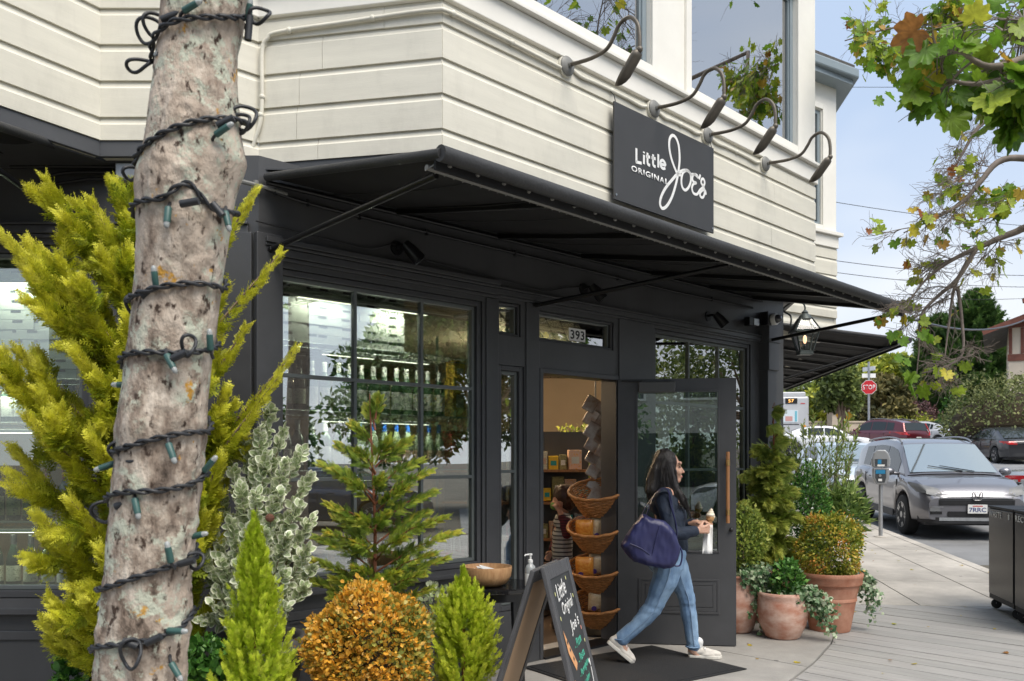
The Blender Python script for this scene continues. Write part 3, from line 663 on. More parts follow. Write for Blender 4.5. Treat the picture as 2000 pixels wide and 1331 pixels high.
wall_tube([(500,432),(560,448),(650,470),(720,486),(760,478),(780,480)], .004, M['black_metal'], 'cable', 'thin cable to the left spotlight over the window', d=.02)
wall_tube([(830,508),(900,526),(980,546),(1060,568),(1100,563),(1135,560)], .004, M['black_metal'], 'cable', 'thin cable between the two spotlights over the door', d=.02)
def spot(u, v, label):
    s, z = lw(u, v, .06); p = LW.w(s, 0, z); S = thing('spotlight', label, 'spotlight', p, LANG, 'black spotlights under the awning')
    MB().lathe([(.045,-.012),(.045,.012)], 16).xf(Matrix.Rotation(R(90),4,'X')).build('base', M['black'], S, smooth=40)
    MB().tube([(0,0,0),(0,-.05,.01),(.02,-.08,0)], .012, 8).build('arm', M['black'], S, smooth=40)
    h = MB(); h.tube([(.015,-.07,.02),(.05,-.10,-.03),(.085,-.13,-.085)], [.03,.042,.046], 14); h.build('head', M['black'], S, smooth=40)
    MB().lathe([(.04,0),(.036,-.004)], 14).xf(Matrix.Translation((.0862,-.131,-.0868)) @ (Vector((.035,-.03,-.055)).to_track_quat('Z','Y').to_matrix().to_4x4())).build('lens', M['glass_thin'], S)
spot(785, 482, 'black spotlight over the large shop window'); spot(1150, 563, 'black spotlight over the shop door'); spot(1393, 617, 'black spotlight over the right window')
# grey box above the trunk's left, pipes on the left wall
def fpt(u, v, d=.03): s, z = FW.at(u, v, d); return FW.w(s, -d, z)
p = fpt(250, 338, .05); J = thing('junction_box', 'pale grey weatherproof junction box on the dark wall left of the trunk', 'junction box', p)
MB().box(-.06,.075,-.03,.05,-.05,.05).build('box', M['galv'], J, bevel=.008); MB().box(-.052,.067,-.036,-.031,-.042,.042).build('lid', M['galv'], J, bevel=.004)
for k, pix in enumerate(([(20,327),(120,326),(228,327)], [(90,370),(93,350),(110,341),(150,337),(228,337)], [(95,362),(160,352),(180,350),(228,350)])):
    pts = [fpt(u, v, .035) for u, v in pix]; o = pts[0].copy(); T = thing('conduit', ['straight black conduit into the junction box, topmost of three','black conduit bending down from the junction box, middle of three','lowest black conduit into the junction box'][k], 'conduit', o, group='conduits into the junction box')
    MB().tube([q-o for q in smooth_path(pts, 6)], .010, 8).build('pipe', M['black_metal'], T, smooth=40)

# ------------------------------------------------------------------ cream conduit on the siding
def uwp(wall, u, v, d): s, z = wall.at(u, v, d); return wall.w(s, -d, z)
pts = [uwp(fc,478,345,.03), uwp(fc,494,285,.03), uwp(fc,508,240,.03), uwp(fc,512,190,.03), uwp(fc,512,100,.03), uwp(fc,522,76,.03), uwp(fc,545,63,.03), uwp(fc,680,43,.03), uwp(fc,800,25,.03), uwp(fc,856,19,.03)]
pts += [uwp(fm,u,v,.03) for u, v in ((868,20),(885,27),(900,34),(1000,84),(1095,133))]
o = pts[0].copy(); T = thing('conduit', 'cream painted conduit bending round the siding corner to the first lamp', 'conduit', o)
MB().tube([q-o for q in smooth_path(pts, 6)], .0125, 10).build('pipe', M['siding'], T, smooth=40)
for q in (pts[3], pts[2].lerp(pts[3],.3), pts[7].lerp(pts[8],.4), pts[6].lerp(pts[7],.15), pts[11], pts[13]):
    b = MB(); b.ball(q-o, (.019,.019,.019), 8, 6); b.build('coupling', M['siding'], T, smooth=50)

# ------------------------------------------------------------------ gooseneck lamps
lamp_px = [(1100,133),(1270,210),(1375,263),(1488,322)]
lamp_lab = ['gooseneck sign lamp nearest the corner of the siding, first of four', 'second gooseneck lamp from the siding corner, over the left edge of the sign', 'third gooseneck lamp from the siding corner, over the right edge of the sign', 'gooseneck sign lamp furthest from the siding corner, last of four']
s1_, z1_ = fm.at(1100,133); lb = fm.w(s1_, 0, 4.0)
OW = Wall((lb.x, lb.y), fm.a - math.pi/2)
arm = [OW.at(u, v) for u, v in ((1112,127),(1135,121),(1160,112),(1185,96),(1199,72),(1210,48),(1229,34),(1244,45),(1249,68),(1249,97))]
arm = [(d, z-4.0) for d, z in arm]
tipd, tipz = OW.at(1207,172); tipz -= 4.0
L0 = None
for (u, v), lab in zip(lamp_px, lamp_lab):
    s, z = fm.at(u, v); p = fm.w(s, 0, 4.0)
    if L0 is None:
        L0 = thing('gooseneck_lamp', lab, 'lamp', p, fm.a, 'gooseneck lamps over the sign')
        RX = Matrix.Rotation(R(90), 4, 'X')
        MB().lathe([(.068,-.002),(.068,.03),(.058,.032)], 20).xf(RX).build('backing_box', M['siding'], L0, smooth=40)
        bp = MB().lathe([(.062,.033),(.062,.04),(.05,.052),(.018,.056),(.018,.07)], 20).xf(RX).build('base_plate', M['greypaint'], L0, smooth=40)
        for a in (30,150,270): MB().box(-.012,.012,-.0495,-.047,-.004,.004).xf(Matrix.Rotation(R(a),4,'Y') @ Matrix.Translation((0,0,.036))).build('slot', M['black'], bp)
        MB().tube(smooth_path([(0,-.04,0)] + [(0,-d,zz) for d, zz in arm], 5), .0125, 10).build('arm', M['bronze'], L0, smooth=50)
        e = Vector((0,-arm[-1][0],arm[-1][1])); MB().ball(e, .021, 10, 8).build('knuckle', M['bronze'], L0, smooth=60)
        tp = Vector((0,-tipd,tipz)); ax = (tp-e).normalized(); side = Vector((1,0,0)); dn = ax.cross(side).normalized()
        if dn.y > 0 and False: dn = -dn
        mb = MB(); ln = (tp-e).length; prof = [(.0,.014),(.012,.022),(.022,.034),(.04,.037),(ln*.5,.037),(ln*.66,.037),(ln*.80,.031),(ln*.90,.022),(ln*.97,.012),(ln,.004)]
        V = []; n = 14
        for l, r in prof:
            for k in range(n):
                a = math.pi*2*k/n; rr = Vector((1,0,0))*(r*1.12*math.cos(a)) + dn*(r*.8*math.sin(a)); V.append(e + ax*l + rr + dn*(.037*.8-r*.8 if l > ln*.6 else 0)*(1 if dn.z > 0 else -1))
        mb.add(V, [(i*n+k, i*n+(k+1)%n, (i+1)*n+(k+1)%n, (i+1)*n+k) for i in range(len(prof)-1) for k in range(n)] + [tuple(range(n)), tuple((len(prof)-1)*n+k for k in range(n))])
        mb.build('shade', M['bronze'], L0, smooth=60)
    else:
        c = copy_tree(L0); c.location = p; c['label'] = lab
prev = None
cpx = [(1100,133),(1270,210),(1375,263),(1488,322)]
for k, (a, b) in enumerate(zip(cpx, cpx[1:])):
    sa, sb = fm.at(*a)[0]+.075, fm.at(*b)[0]-.075
    T = thing('conduit', ['cream conduit between the first and second sign lamps','cream conduit between the second and third sign lamps','cream conduit between the third and last sign lamps'][k], 'conduit', fm.w(sa, 0, 4.0), fm.a, 'cream conduits between the sign lamps')
    ln = sb-sa; pp = [(0,-.02,.0),(.08,-.025,-.02),(ln*.3,-.022,-.012),(ln*.7,-.022,-.012),(ln-.08,-.025,-.02),(ln,-.02,0)]
    MB().tube(smooth_path(pp, 4), .0115, 8).build('pipe', M['siding'], T, smooth=40)
    MB().ball((ln*.5,-.022,-.012), .018, 8, 6).build('clip', M['siding'], T, smooth=50)
# ------------------------------------------------------------------ the sign
SIGN_D = .07
sx0, sx1 = fm.at(1200,300,SIGN_D)[0], fm.at(1394,370,SIGN_D)[0]
M['sign'] = mat('matt_black_sign_board', (.045,.045,.047), .5, var=.12, vscale=1.5, bump=.03, bscale=10)
M['sign_white'] = mat('white_sign_lettering', (.84,.84,.83), .5)
sg = tag(put(MB().box(sx0, sx1, -SIGN_D, -SIGN_D+.014, 3.235, 3.897).build('shop_sign', M['sign'], None, bevel=.002), fm), 'black hanging sign board with white lettering on the siding', 'sign')
def sp(zx, zy, d=SIGN_D+.003): return fm.at(980+.35*zx, .35*zy, d)
yl = -SIGN_D-.0025
def sbox(zx0, zx1, zyb, zyt, zyb2=None):
    a, b = sp(zx0, zyb), sp(zx1, zyb); return a[0], b[0], a[1], sp(zx0, zyt)[1]
a = sp(748, 905); b = sp(918, 946); c = sp(750, 827)
LIT = True
a = sp(724, 955); b = sp(930, 1018); c = sp(724, 921)
lettering('ORIGINAL', M['sign_white'], a[0], b[0], a[1], c[1], yl, sg, 'lettering', bold=.022, sp=1.16)
J1 = [(1062,985),(1040,955),(1012,953),(985,968),(955,1000),(915,1050),(890,1100),(884,1140),(897,1164),(922,1150),(950,1100),(972,1030),(986,960),(993,890),(988,815),(972,770),(952,757),(937,780),(936,830),(950,895),(978,965),(1000,978)]
O1 = [(1034,950),(1012,965),(1003,1005),(1008,1045),(1025,1062),(1044,1045),(1056,1010),(1052,970),(1034,950)]
E1 = [(1052,975),(1078,975),(1096,992),(1088,978),(1072,975),(1064,995),(1070,1015),(1086,1022),(1070,1028),(1062,1050),(1070,1078),(1090,1085),(1106,1062)]
S1 = [(1106,1062),(1124,1045),(1133,1020),(1126,1000),(1116,1003),(1114,1022),(1127,1045),(1133,1075),(1124,1102),(1110,1098),(1108,1078),(1122,1062),(1136,1066),(1140,1088)]
def ribbon(pz, r, name='script_letter', sm=True):
    pts = []
    for x, y in pz: s, z = sp(x, y); pts.append(Vector((s, yl, z)))
    pts = smooth_path(pts, 6) if sm else pts; mb = MB(); V = []; 
    for i, p in enumerate(pts):
        t = (pts[min(i+1,len(pts)-1)] - pts[max(i-1,0)]).normalized(); nn = Vector((-t.z, 0, t.x)); V += [p+nn*r, p-nn*r, p+nn*r+Vector((0,.0015,0)), p-nn*r+Vector((0,.0015,0))]
    n = len(pts); mb.add(V, [(4*i,4*i+1,4*i+5,4*i+4) for i in range(n-1)] + [(4*i,4*i+4,4*i+6,4*i+2) for i in range(n-1)] + [(4*i+1,4*i+3,4*i+7,4*i+5) for i in range(n-1)])
    return mb.build(name, M['sign_white'], sg)
def lit(p, sm=True): ribbon([(748+x, 905+.241*x-y*(1-.0006*x)) for x, y in p], .0105, 'letter_stroke', sm)
lit([(4,78),(4,-3)], False); lit([(0,1),(33,1)], False); lit([(46,52),(46,-1)], False); lit([(46,71),(46,62)], False)
for q in (0,31): lit([(66+q,70),(66+q,40),(66+q,16),(69+q,4),(80+q,0)]); lit([(57+q,48),(80+q,48)], False)
lit([(126,80),(126,-1)], False); lit([(139,25),(164,25),(163,38),(152,50),(141,43),(137,25),(142,8),(153,0),(165,6)])
ribbon(J1, .0115); ribbon(O1, .0105); ribbon(E1, .010); ribbon(S1, .010); ribbon([(1108,975),(1106,988),(1100,1000)], .010)
for s in (sx0+.02, sx1-.02):
    MB().lathe([(.008,0),(.008,.003)], 10).xf(Matrix.Translation((s,-SIGN_D-.001,3.27)) @ Matrix.Rotation(R(90),4,'X')).build('grommet', M['steel'], sg)
    MB().tube([(s,-SIGN_D+.004,3.89),(s,-SIGN_D+.02,3.95),(s,-.012,3.99)], .003, 6).build('hanging_wire', M['black_metal'], sg)
# ------------------------------------------------------------------ camera, floodlight and lantern at the corner pilaster
s, z = lw(1512, 624, .16); p = LW.w(s, -.13, z)
K = thing('security_camera', 'white dome security camera on the corner pilaster beside the lantern', 'camera', p, LANG)
MB().box(-.10,-.03,-.02,.05,-.06,.06).build('mount', M['black'], K, bevel=.004)
MB().lathe([(.052,0),(.058,.01),(.058,.05),(.05,.06)], 20).xf(Matrix.Rotation(R(90),4,'X')).build('housing', M['white'], K, smooth=40)
MB().ball((0,-.06,0), (.042,.05,.042), 18, 12).build('dome', mat('smoked_dome',(.06,.06,.07),.08,coat=.5), K, smooth=60)
s, z = lw(1474, 629, .1); p = LW.w(s, -.06, z)
K = thing('floodlight', 'small black and silver floodlight on the beam left of the dome camera', 'floodlight', p, LANG)
MB().box(-.09,-.02,-.04,.02,-.04,.04).build('housing', M['black'], K, bevel=.006); MB().box(-.018,.075,-.045,.02,-.032,.032).build('reflector', M['steel'], K, bevel=.004); MB().box(-.03,-.005,.0,.059,.02,.034).build('bracket', M['black'], K)
p = pt(1572, 590, 9.0)
K = thing('hanging_lantern', 'glass lantern hanging from a curved bracket at the shop corner', 'lantern', p)
Z = lambda v: (590-v)/FPX*9.0
def loop4(r, z): return [(-r,-r*.8,z),(r,-r*.8,z),(r,r*.8,z),(-r,r*.8,z)]
r0, r1, r2 = .10, .185, .105
zt, zm, zb_ = Z(622), Z(648), Z(688)
M['verdigris'] = mat('aged_copper', (.085,.10,.095), .45, metal=.5, var=.25, vscale=14)
top = loop4(.055, zt); mid = loop4(r1*.5+.04, zm); mid2 = loop4(.118, zm); bot = loop4(.062, zb_)
for ring_a, ring_b in ((top, mid), (mid2, bot)):
    for i in range(4):
        MB().bar(ring_a[i], ring_b[i], .014, .014).build('frame_bar', M['verdigris'], K)
        a, b = ring_a[i], ring_a[(i+1)%4]; c, d = ring_b[(i+1)%4], ring_b[i]
        MB().add([Vector(a)*.985, Vector(b)*.985, Vector(c)*.985, Vector(d)*.985], [(0,1,2,3)]).build('pane', M['glass_thin'], K)
for ring in (mid, mid2, bot):
    mb = MB()
    for i in range(4): mb.bar(ring[i], ring[(i+1)%4], .018, .018)
    mb.build('rim', M['verdigris'], K)
mb = MB(); mb.lathe([(.075,zt-.01),(.06,zt+.02),(.03,zt+.05),(.035,zt+.06),(.012,zt+.085)], 12); mb.build('cap', M['verdigris'], K, smooth=40)
mb = MB(); mb.box(-.07,.07,-.056,.056,zb_-.03,zb_-.01); mb.build('base', M['verdigris'], K, bevel=.004)
mb = MB(); mb.lathe([(.012,zb_),(.016,zb_+.06),(.008,zb_+.08)], 10); mb.build('burner', M['black_metal'], K); mb = MB(); mb.ball((0,0,zb_+.13), (.02,.02,.045), 10, 8); mb.build('flame_bulb', mat('warm_flame_bulb',(.9,.6,.4),.4,emit=(1,.6,.35,1.2)), K, smooth=60)
pc = LW.w(SEND+.02, -.06, 0); br = [Vector((0,0,zt+.085)), Vector((0,0,zt+.12)), Vector((-.03,.0,zt+.16)), Vector((-.12,.05,zt+.17)), Vector((-.20,.08,zt+.10)), Vector((pc.x-p.x, pc.y-p.y-.03, zt-.02)), Vector((pc.x-p.x, pc.y-p.y-.02, zt-.12))]
MB().tube(smooth_path(br, 6), .009, 8).build('bracket', M['verdigris'], K, smooth=40)
# ================================================================== SHOP INTERIOR
M['tan_wall'] = mat('tan_plaster', (.42,.34,.25), .85, var=.06, vscale=2)
M['floorboards'] = mat('dark_timber_floor', (.07,.045,.03), .5, var=.3, vscale=4, stretch=(1,8,1))
M['slat'] = mat('pale_ceiling_slat', (.50,.46,.40), .7, var=.06)
corner = LW.w(SEND, .16, 0); e2 = corner + SD*4.4
room = [(-5.9, LO[1]+.17), (LO[0]-.02, LO[1]+.17), (LW.w(SEND-.2,.17,0).x, LW.w(SEND-.2,.17,0).y), (e2.x-.1, e2.y), (e2.x-.1, 13.1), (-5.9, 13.1)]
mb = MB(); mb.add([(x,y,.003) for x,y in room], [tuple(range(6))]); struct(mb.build('shop_floor', M['floorboards']))
mb = MB(); mb.add([(x,y,2.70) for x,y in room], [tuple(range(6))]); ceil = struct(mb.build('ceiling', mat('dark_ceiling_void',(.03,.028,.025),.9)))
mb = MB(); mb.box(-5.9, e2.x-.1, 13.0, 13.1, 0, 2.7); struct(mb.build('back_wall', M['tan_wall']))
mb = MB(); mb.box(e2.x-.25, e2.x-.1, e2.y-.5, 13.0, 0, 2.7); struct(mb.build('side_partition', M['tan_wall']))
mb = MB(); mb.box(-5.98, -5.9, LO[1]+.17, 13.1, 0, 2.7); struct(mb.build('side_partition', M['tan_wall']))
sl_me = None; n0 = Vector((LO[0],LO[1],0)).dot(SN)
for i in range(40):
    n = n0 - 1.2 + i*.115
    if sl_me is None:
        o = MB().box(-.05,.05,0,9.5,2.672,2.69).build('ceiling_slat', M['slat'], ceil); sl_me = o.data
    else: o = obj('ceiling_slat', sl_me, ceil)
    # start just behind the glass line
    t0 = 5.4 if n < n0 else 5.4 + max(0, (n-n0))*1.42
    p = NT(n, t0); o.location = (p.x, p.y, 0); o.rotation_euler = (0,0,math.atan2(SD.y,SD.x)-math.pi/2); o.scale = (1, max(.2,(12.6-t0)/9.5), 1)
def track_lamp(x, y, label, e):
    T = thing('track_light', label, 'ceiling light', (x,y,2.672), 0, 'white track lights on the shop ceiling')
    MB().lathe([(.03,-.22),(.034,-.215),(.034,-.09),(.03,-.085)], 14).build('can', M['white'], T, smooth=40); MB().tube([(0,0,-.09),(0,0,0)], .008, 8).build('stem', M['white'], T)
    MB().lathe([(.028,-.222),(.026,-.2205)], 14).build('bulb', mat('lit_bulb',(1,.9,.7),.5,emit=(1,.75,.45,25)), T)
    ld = bpy.data.lights.new('track_lamp', 'POINT'); ld.energy = e*.8; ld.color = (1,.74,.46); ld.shadow_soft_size = .08
    lo = bpy.data.objects.new('lamp_light', ld); COL.objects.link(lo); lo.parent = T; lo.location = (0,0,-.24)
track_lamp(.62, 10.2, 'white track light on the ceiling seen through the open door', 34)
track_lamp(-.1, 8.6, 'white track light added to brighten the bottle shelves behind the large window', 60)  # extra lamp put in to light the bottles, not a visible fixture
track_lamp(2.0, 9.4, 'white track light behind the right shop window', 70)
track_lamp(-3.0, 7.4, 'white track light behind the left shop window', 70)

# ------------------------------------------------------------------ wire shelves, bottles and boxes
M['wire'] = mat('green_grey_wire_shelf', (.30,.33,.31), .4, metal=.7)
def shelf_unit(label, wall, x0, x1, y0, y1, zs, ztop):
    U = thing('wire_shelf_unit', label, 'shelving', wall.w((x0+x1)/2, (y0+y1)/2, 0), wall.a, 'wire shelves behind the shop windows')
    hx, hy = (x1-x0)/2, (y1-y0)/2
    for sx in (-1,1):
        for sy in (-1,1): MB().tube([(sx*hx,sy*hy,.003),(sx*hx,sy*hy,ztop)], .011, 8).build('post', M['wire'], U, smooth=40)
    for z in zs:
        mb = MB()
        for zz in (z-.004, z-.036): mb.tube([(-hx,-hy,zz),(hx,-hy,zz)], .0032, 5); mb.tube([(-hx,hy,zz),(hx,hy,zz)], .0032, 5)
        n = int(2*hx/.035); pts = [(-hx+2*hx*i/n, -hy, z-.004 if i%2 else z-.036) for i in range(n+1)]; mb.tube(pts, .0022, 4)
        k = int(2*hx/.03)
        for i in range(k+1): x = -hx+2*hx*i/k; mb.bar((x,-hy,z-.003),(x,hy,z-.003), .004, .004)
        mb.build('shelf', M['wire'], U)
    return U
def bottle_proto(kind):
    gl, lab, capc, h, r, shoulder = kind
    o = bpy.data.objects.new('wine_bottle', None); COL.objects.link(o); o.empty_display_size = .05
    pr = [(r*.9,0),(r,.008),(r,h*.60),(r*.95,h*.66),(r*.55,h*.74),(r*.38,h*.80),(r*.36,h*.985),(r*.40,h*.985),(r*.40,h)] if shoulder else [(r*.9,0),(r,.008),(r,h*.5),(r*.8,h*.64),(r*.5,h*.76),(r*.36,h*.86),(r*.34,h*.985),(r*.38,h*.985),(r*.38,h)]
    MB().lathe(pr, 14).build('glass_body', M[gl], o, smooth=40)
    z0, z1 = (.10*h, .48*h) if shoulder else (.12*h, .42*h)
    mb = MB(); V = []; n = 10
    for z in (z0, z1):
        for i in range(n+1): a = -math.pi*.5 + (i/n-.5)*R(190); V.append((r*1.012*math.cos(a), r*1.012*math.sin(a), z))
    mb.add(V, [(i,i+1,n+2+i,n+1+i) for i in range(n)]); mb.build('label_band', M[lab], o, smooth=60)
    MB().lathe([(r*.42,h*.80),(r*.41,h*.985),(r*.44,h*.99),(r*.42,h*1.004)], 12).build('capsule', M[capc], o, smooth=40)
    return o
M['gl_dark'] = mat('dark_green_bottle', (.012,.022,.014), .12, spec=.6); M['gl_green'] = mat('green_bottle', (.035,.075,.04), .12, spec=.6); M['gl_pale'] = mat('pale_green_bottle', (.25,.30,.20), .12, spec=.6)
def label_mat(name, base, ink, sc):
    m = bpy.data.materials.new(name); m.use_nodes = True; t = m.node_tree; b = t.nodes['Principled BSDF']; b.inputs['Roughness'].default_value = .6
    tcn = t.nodes.new('ShaderNodeTexCoord'); mpn = t.nodes.new('ShaderNodeMapping'); mpn.inputs['Scale'].default_value = (60,60,sc); t.links.new(tcn.outputs['Object'], mpn.inputs[0])
    n = t.nodes.new('ShaderNodeTexNoise'); n.inputs['Scale'].default_value = 1.3; t.links.new(mpn.outputs[0], n.inputs['Vector'])
    r = t.nodes.new('ShaderNodeValToRGB'); r.color_ramp.interpolation = 'CONSTANT'; r.color_ramp.elements[0].color = (*base,1); r.color_ramp.elements[1].position = .6; r.color_ramp.elements[1].color = (*ink,1)
    t.links.new(n.outputs['Fac'], r.inputs[0]); t.links.new(r.outputs[0], b.inputs['Base Color']); return m
M['lb_white'] = label_mat('white_label', (.74,.73,.68), (.45,.45,.42), 120); M['lb_yellow'] = label_mat('white_and_yellow_label', (.76,.74,.68), (.75,.5,.05), 40)
M['lb_pink'] = label_mat('pink_label', (.62,.42,.33), (.7,.35,.05), 60); M['lb_cream'] = label_mat('cream_label', (.66,.63,.50), (.3,.28,.2), 110)
M['lb_olive'] = label_mat('olive_label', (.30,.28,.12), (.1,.1,.06), 90); M['lb_teal'] = label_mat('teal_label', (.02,.30,.30), (.02,.22,.22), 50)
M['cp_white'] = mat('white_capsule', (.68,.68,.64), .4); M['cp_blue'] = mat('blue_capsule', (.02,.10,.42), .35); M['cp_black'] = mat('black_capsule', (.02,.02,.022), .35); M['cp_red'] = mat('dark_red_capsule', (.26,.015,.02), .35)
KINDS = {'white': ('gl_green','lb_white','cp_white',.31,.038,True), 'yellow': ('gl_green','lb_yellow','cp_white',.31,.038,True), 'blue': ('gl_pale','lb_pink','cp_blue',.31,.038,False), 'cream': ('gl_dark','lb_cream','cp_black',.31,.040,False), 'red': ('gl_dark','lb_white','cp_red',.30,.038,True), 'olive': ('gl_dark','lb_olive','cp_black',.30,.040,True), 'teal': ('gl_green','lb_teal','cp_white',.30,.042,False)}
PROTO = {}
def bottle(kind, p, rz, label, group):
    if kind not in PROTO: o = PROTO[kind] = bottle_proto(KINDS[kind]); c = o
    else: c = copy_tree(PROTO[kind])
    c.location = p; c.rotation_euler = (0,0,rz); tag(c, label, 'bottle', group); return c
ORDL = 'first second third fourth fifth sixth seventh eighth ninth tenth eleventh twelfth thirteenth fourteenth fifteenth sixteenth seventeenth eighteenth nineteenth twentieth'.split()
def bottle_row(wall, x0, x1, y, z, kinds, where, pitch=.092):
    n = int((x1-x0)/pitch)
    for i in range(n):
        k = kinds[int(i/n*len(kinds))]; x = x0+pitch*(i+.5)
        bottle(k, wall.w(x+random.uniform(-.006,.006), y+random.uniform(-.01,.01), z+.001), wall.a+R(random.uniform(-14,14)),
            ORDL[i] + ' bottle from the left ' + where + {'white':', white-capped','yellow':', yellow-labelled','blue':', blue-capped','cream':', cream-labelled','red':', red-capped','olive':', olive-labelled','teal':', teal-labelled'}[k], 'bottles ' + where)
bx0 = None
ORD = ['lowest','second','third','fourth','fifth','sixth','seventh','eighth','ninth','tenth','eleventh','twelfth','thirteenth']
M['pizza_box'] = mat('pale_green_grey_card', (.56,.58,.54), .75, var=.05, vscale=4); M['slot'] = mat('slot_shadow', (.03,.03,.028), .9)
def box_stack(wall, x, y, z, n, where, w=.36, top=None):
    global bx0
    for i in range(n):
        p = wall.w(x+random.uniform(-.006,.006), y+random.uniform(-.006,.006), z+.058*i+.001); rz = wall.a+R(random.uniform(-1.2,1.2))
        if bx0 is None:
            o = thing('pizza_box', 'x', 'box', p, rz); MB().box(-.18,.18,-.18,.18,0,.0565).build('carton', M['pizza_box'], o, bevel=.002)
            for sx in (-.085,.085): MB().box(sx-.03,sx+.03,-.1812,-.1802,.041,.0555).build('slot', M['slot'], o)
            bx0 = o
        else: o = copy_tree(bx0); o.location = p; o.rotation_euler = (0,0,rz)
        tag(o, ORD[i] + ' pizza box from the bottom ' + where, 'box', 'pizza boxes ' + where)
D0 = -.42
zA, zB2, zC = lw(770,694,D0)[1], lw(770,812,D0)[1], lw(770,917,D0)[1]; zD = .60
xa, xb = H_win[0]-.02, lw(908,0,-.3)[0]
shelf_unit('wire shelf unit with bottles and pizza boxes behind the large window', LW, xa, xb, .24, .62, [zD, zC, zB2, zA], 2.4)
bottle_row(LW, xa+.03, xb-.16, .31, zB2, ['cream','white','white','white','yellow'], 'on the upper shelf of the large window')
bottle_row(LW, xa+.03, xb-.18, .31, zC, ['cream','white','cream','blue','blue','blue'], 'on the middle shelf of the large window')
bottle_row(LW, xa+.03, xb-.45, .31, zD, ['olive','teal','cream'], 'on the lowest shelf of the large window')
for k, (u, n) in enumerate(((560,11),(628,11),(722,11))):
    box_stack(LW, lw(u,0,D0)[0], .45, zA, n, ['on the top shelf by the window corner','on the top shelf beside the left muntin','on the top shelf between the two muntins'][k])
# yellow cartons, red and pink bags at the right end of the unit
M['yellow_card'] = mat('yellow_card', (.72,.47,.03), .5, var=.15, vscale=20); M['red_card'] = mat('red_card', (.50,.03,.03), .5, var=.1); M['pink_card'] = mat('pink_card', (.62,.16,.20), .5, var=.1)
def carton(p, rz, w, d, h, m, name, label, cat, lid=True, grp=None):
    T = thing(name, label, cat, p, rz, grp); MB().box(-w/2,w/2,-d/2,d/2,0,h).build('carton', M[m], T, bevel=.003)
    MB().box(-w*.3,w*.3,-d/2-.0015,-d/2-.0005,h*.25,h*.6).build('printed_panel', M['lb_cream'], T)
    if lid: MB().box(-w*.52,w*.52,-d*.52,d*.52,h,h+.012).build('lid', M[m], T, bevel=.003)
    return T
xr = lw(890,0,-.33)[0]
carton(LW.w(xr,.33,zB2+.001), LANG, .12,.10,.27, 'yellow_card', 'gift_carton', 'tall yellow carton at the end of the upper wine shelf', 'carton')
c = carton(LW.w(xr+.01,.34,zB2+.285), LANG, .10,.10,.11, 'yellow_card', 'gift_carton', 'small yellow carton standing on the taller yellow carton', 'carton')
def gift_bag(p, rz, w, d, h, m, label):
    T = thing('gift_bag', label, 'bag', p, rz); mb = MB(); mb.add([(-w/2,-d/2,0),(w/2,-d/2,0),(w/2,d/2,0),(-w/2,d/2,0),(-w/2*.94,-d/2,h),(w/2*.94,-d/2,h),(w/2*.94,d/2,h),(-w/2*.94,d/2,h)], [(0,3,2,1),(0,1,5,4),(1,2,6,5),(2,3,7,6),(3,0,4,7)]); mb.build('sack', M[m], T)
    for y in (-d/2, d/2): MB().tube(smooth_path([(-w*.2,y,h-.01),(-w*.15,y,h+.09),(w*.15,y,h+.09),(w*.2,y,h-.01)], 5), .003, 5).build('handle', M['cp_white'], T)
    MB().box(-w*.18,w*.18,-d/2-.002,-d/2-.0005,h*.6,h*.78).build('tag', M['lb_cream'], T)
gift_bag(LW.w(xr,.34,zC+.001), LANG, .15,.10,.27, 'red_card', 'red gift bag at the right end of the middle wine shelf')
gift_bag(LW.w(xr-.02,.34,zD+.001), LANG, .15,.10,.22, 'pink_card', 'pink gift bag low at the right end of the window shelf')
for i, (m, du) in enumerate((('yellow_card',0),('yellow_card',.11),('red_card',.24))):
    T = thing('tin', ['yellow tin low in the window, left of its twin','yellow tin low in the window, next to the red tin','red tin low in the window at the right end'][i], 'tin', LW.w(lw(835,0,-.33)[0]+du,.34,zD+.25), LANG, 'tins low in the window')
    MB().lathe([(.045,0),(.045,.1)], 18).build('can', M[m], T, smooth=40); MB().lathe([(.047,.1),(.047,.115)], 18).build('lid', M['steel'], T, smooth=40)
    T.location.z = zD + .001
# left window: boxes above, bottles below
fz1, fz2, fz3 = FW.at(60,748,-.5)[1], FW.at(60,828,-.5)[1], FW.at(60,1012,-.5)[1]
fxa, fxb = HL[0]+.9, HL[1]-.02
shelf_unit('wire shelf unit with bottles and pizza boxes behind the left window', FW, fxa, fxb, .22, .60, [.72, fz3, fz2, fz1], 2.4)
for k, u in enumerate((35, 118)): box_stack(FW, FW.at(u,0,-.42)[0], .44, fz1, 13, ['in the left window, outer stack','in the left window, stack next to the pier'][k])
bottle_row(FW, fxa+.5, fxb-.04, .29, fz2-.0, ['white','white','cream'], 'on the upper shelf of the left window')
bottle_row(FW, fxa+.5, fxb-.04, .29, fz3, ['cream','olive','red'], 'on the middle shelf of the left window', .10)
bottle_row(FW, fxa+.5, fxb-.04, .29, .72, ['teal','cream','white'], 'on the lowest shelf of the left window', .10)

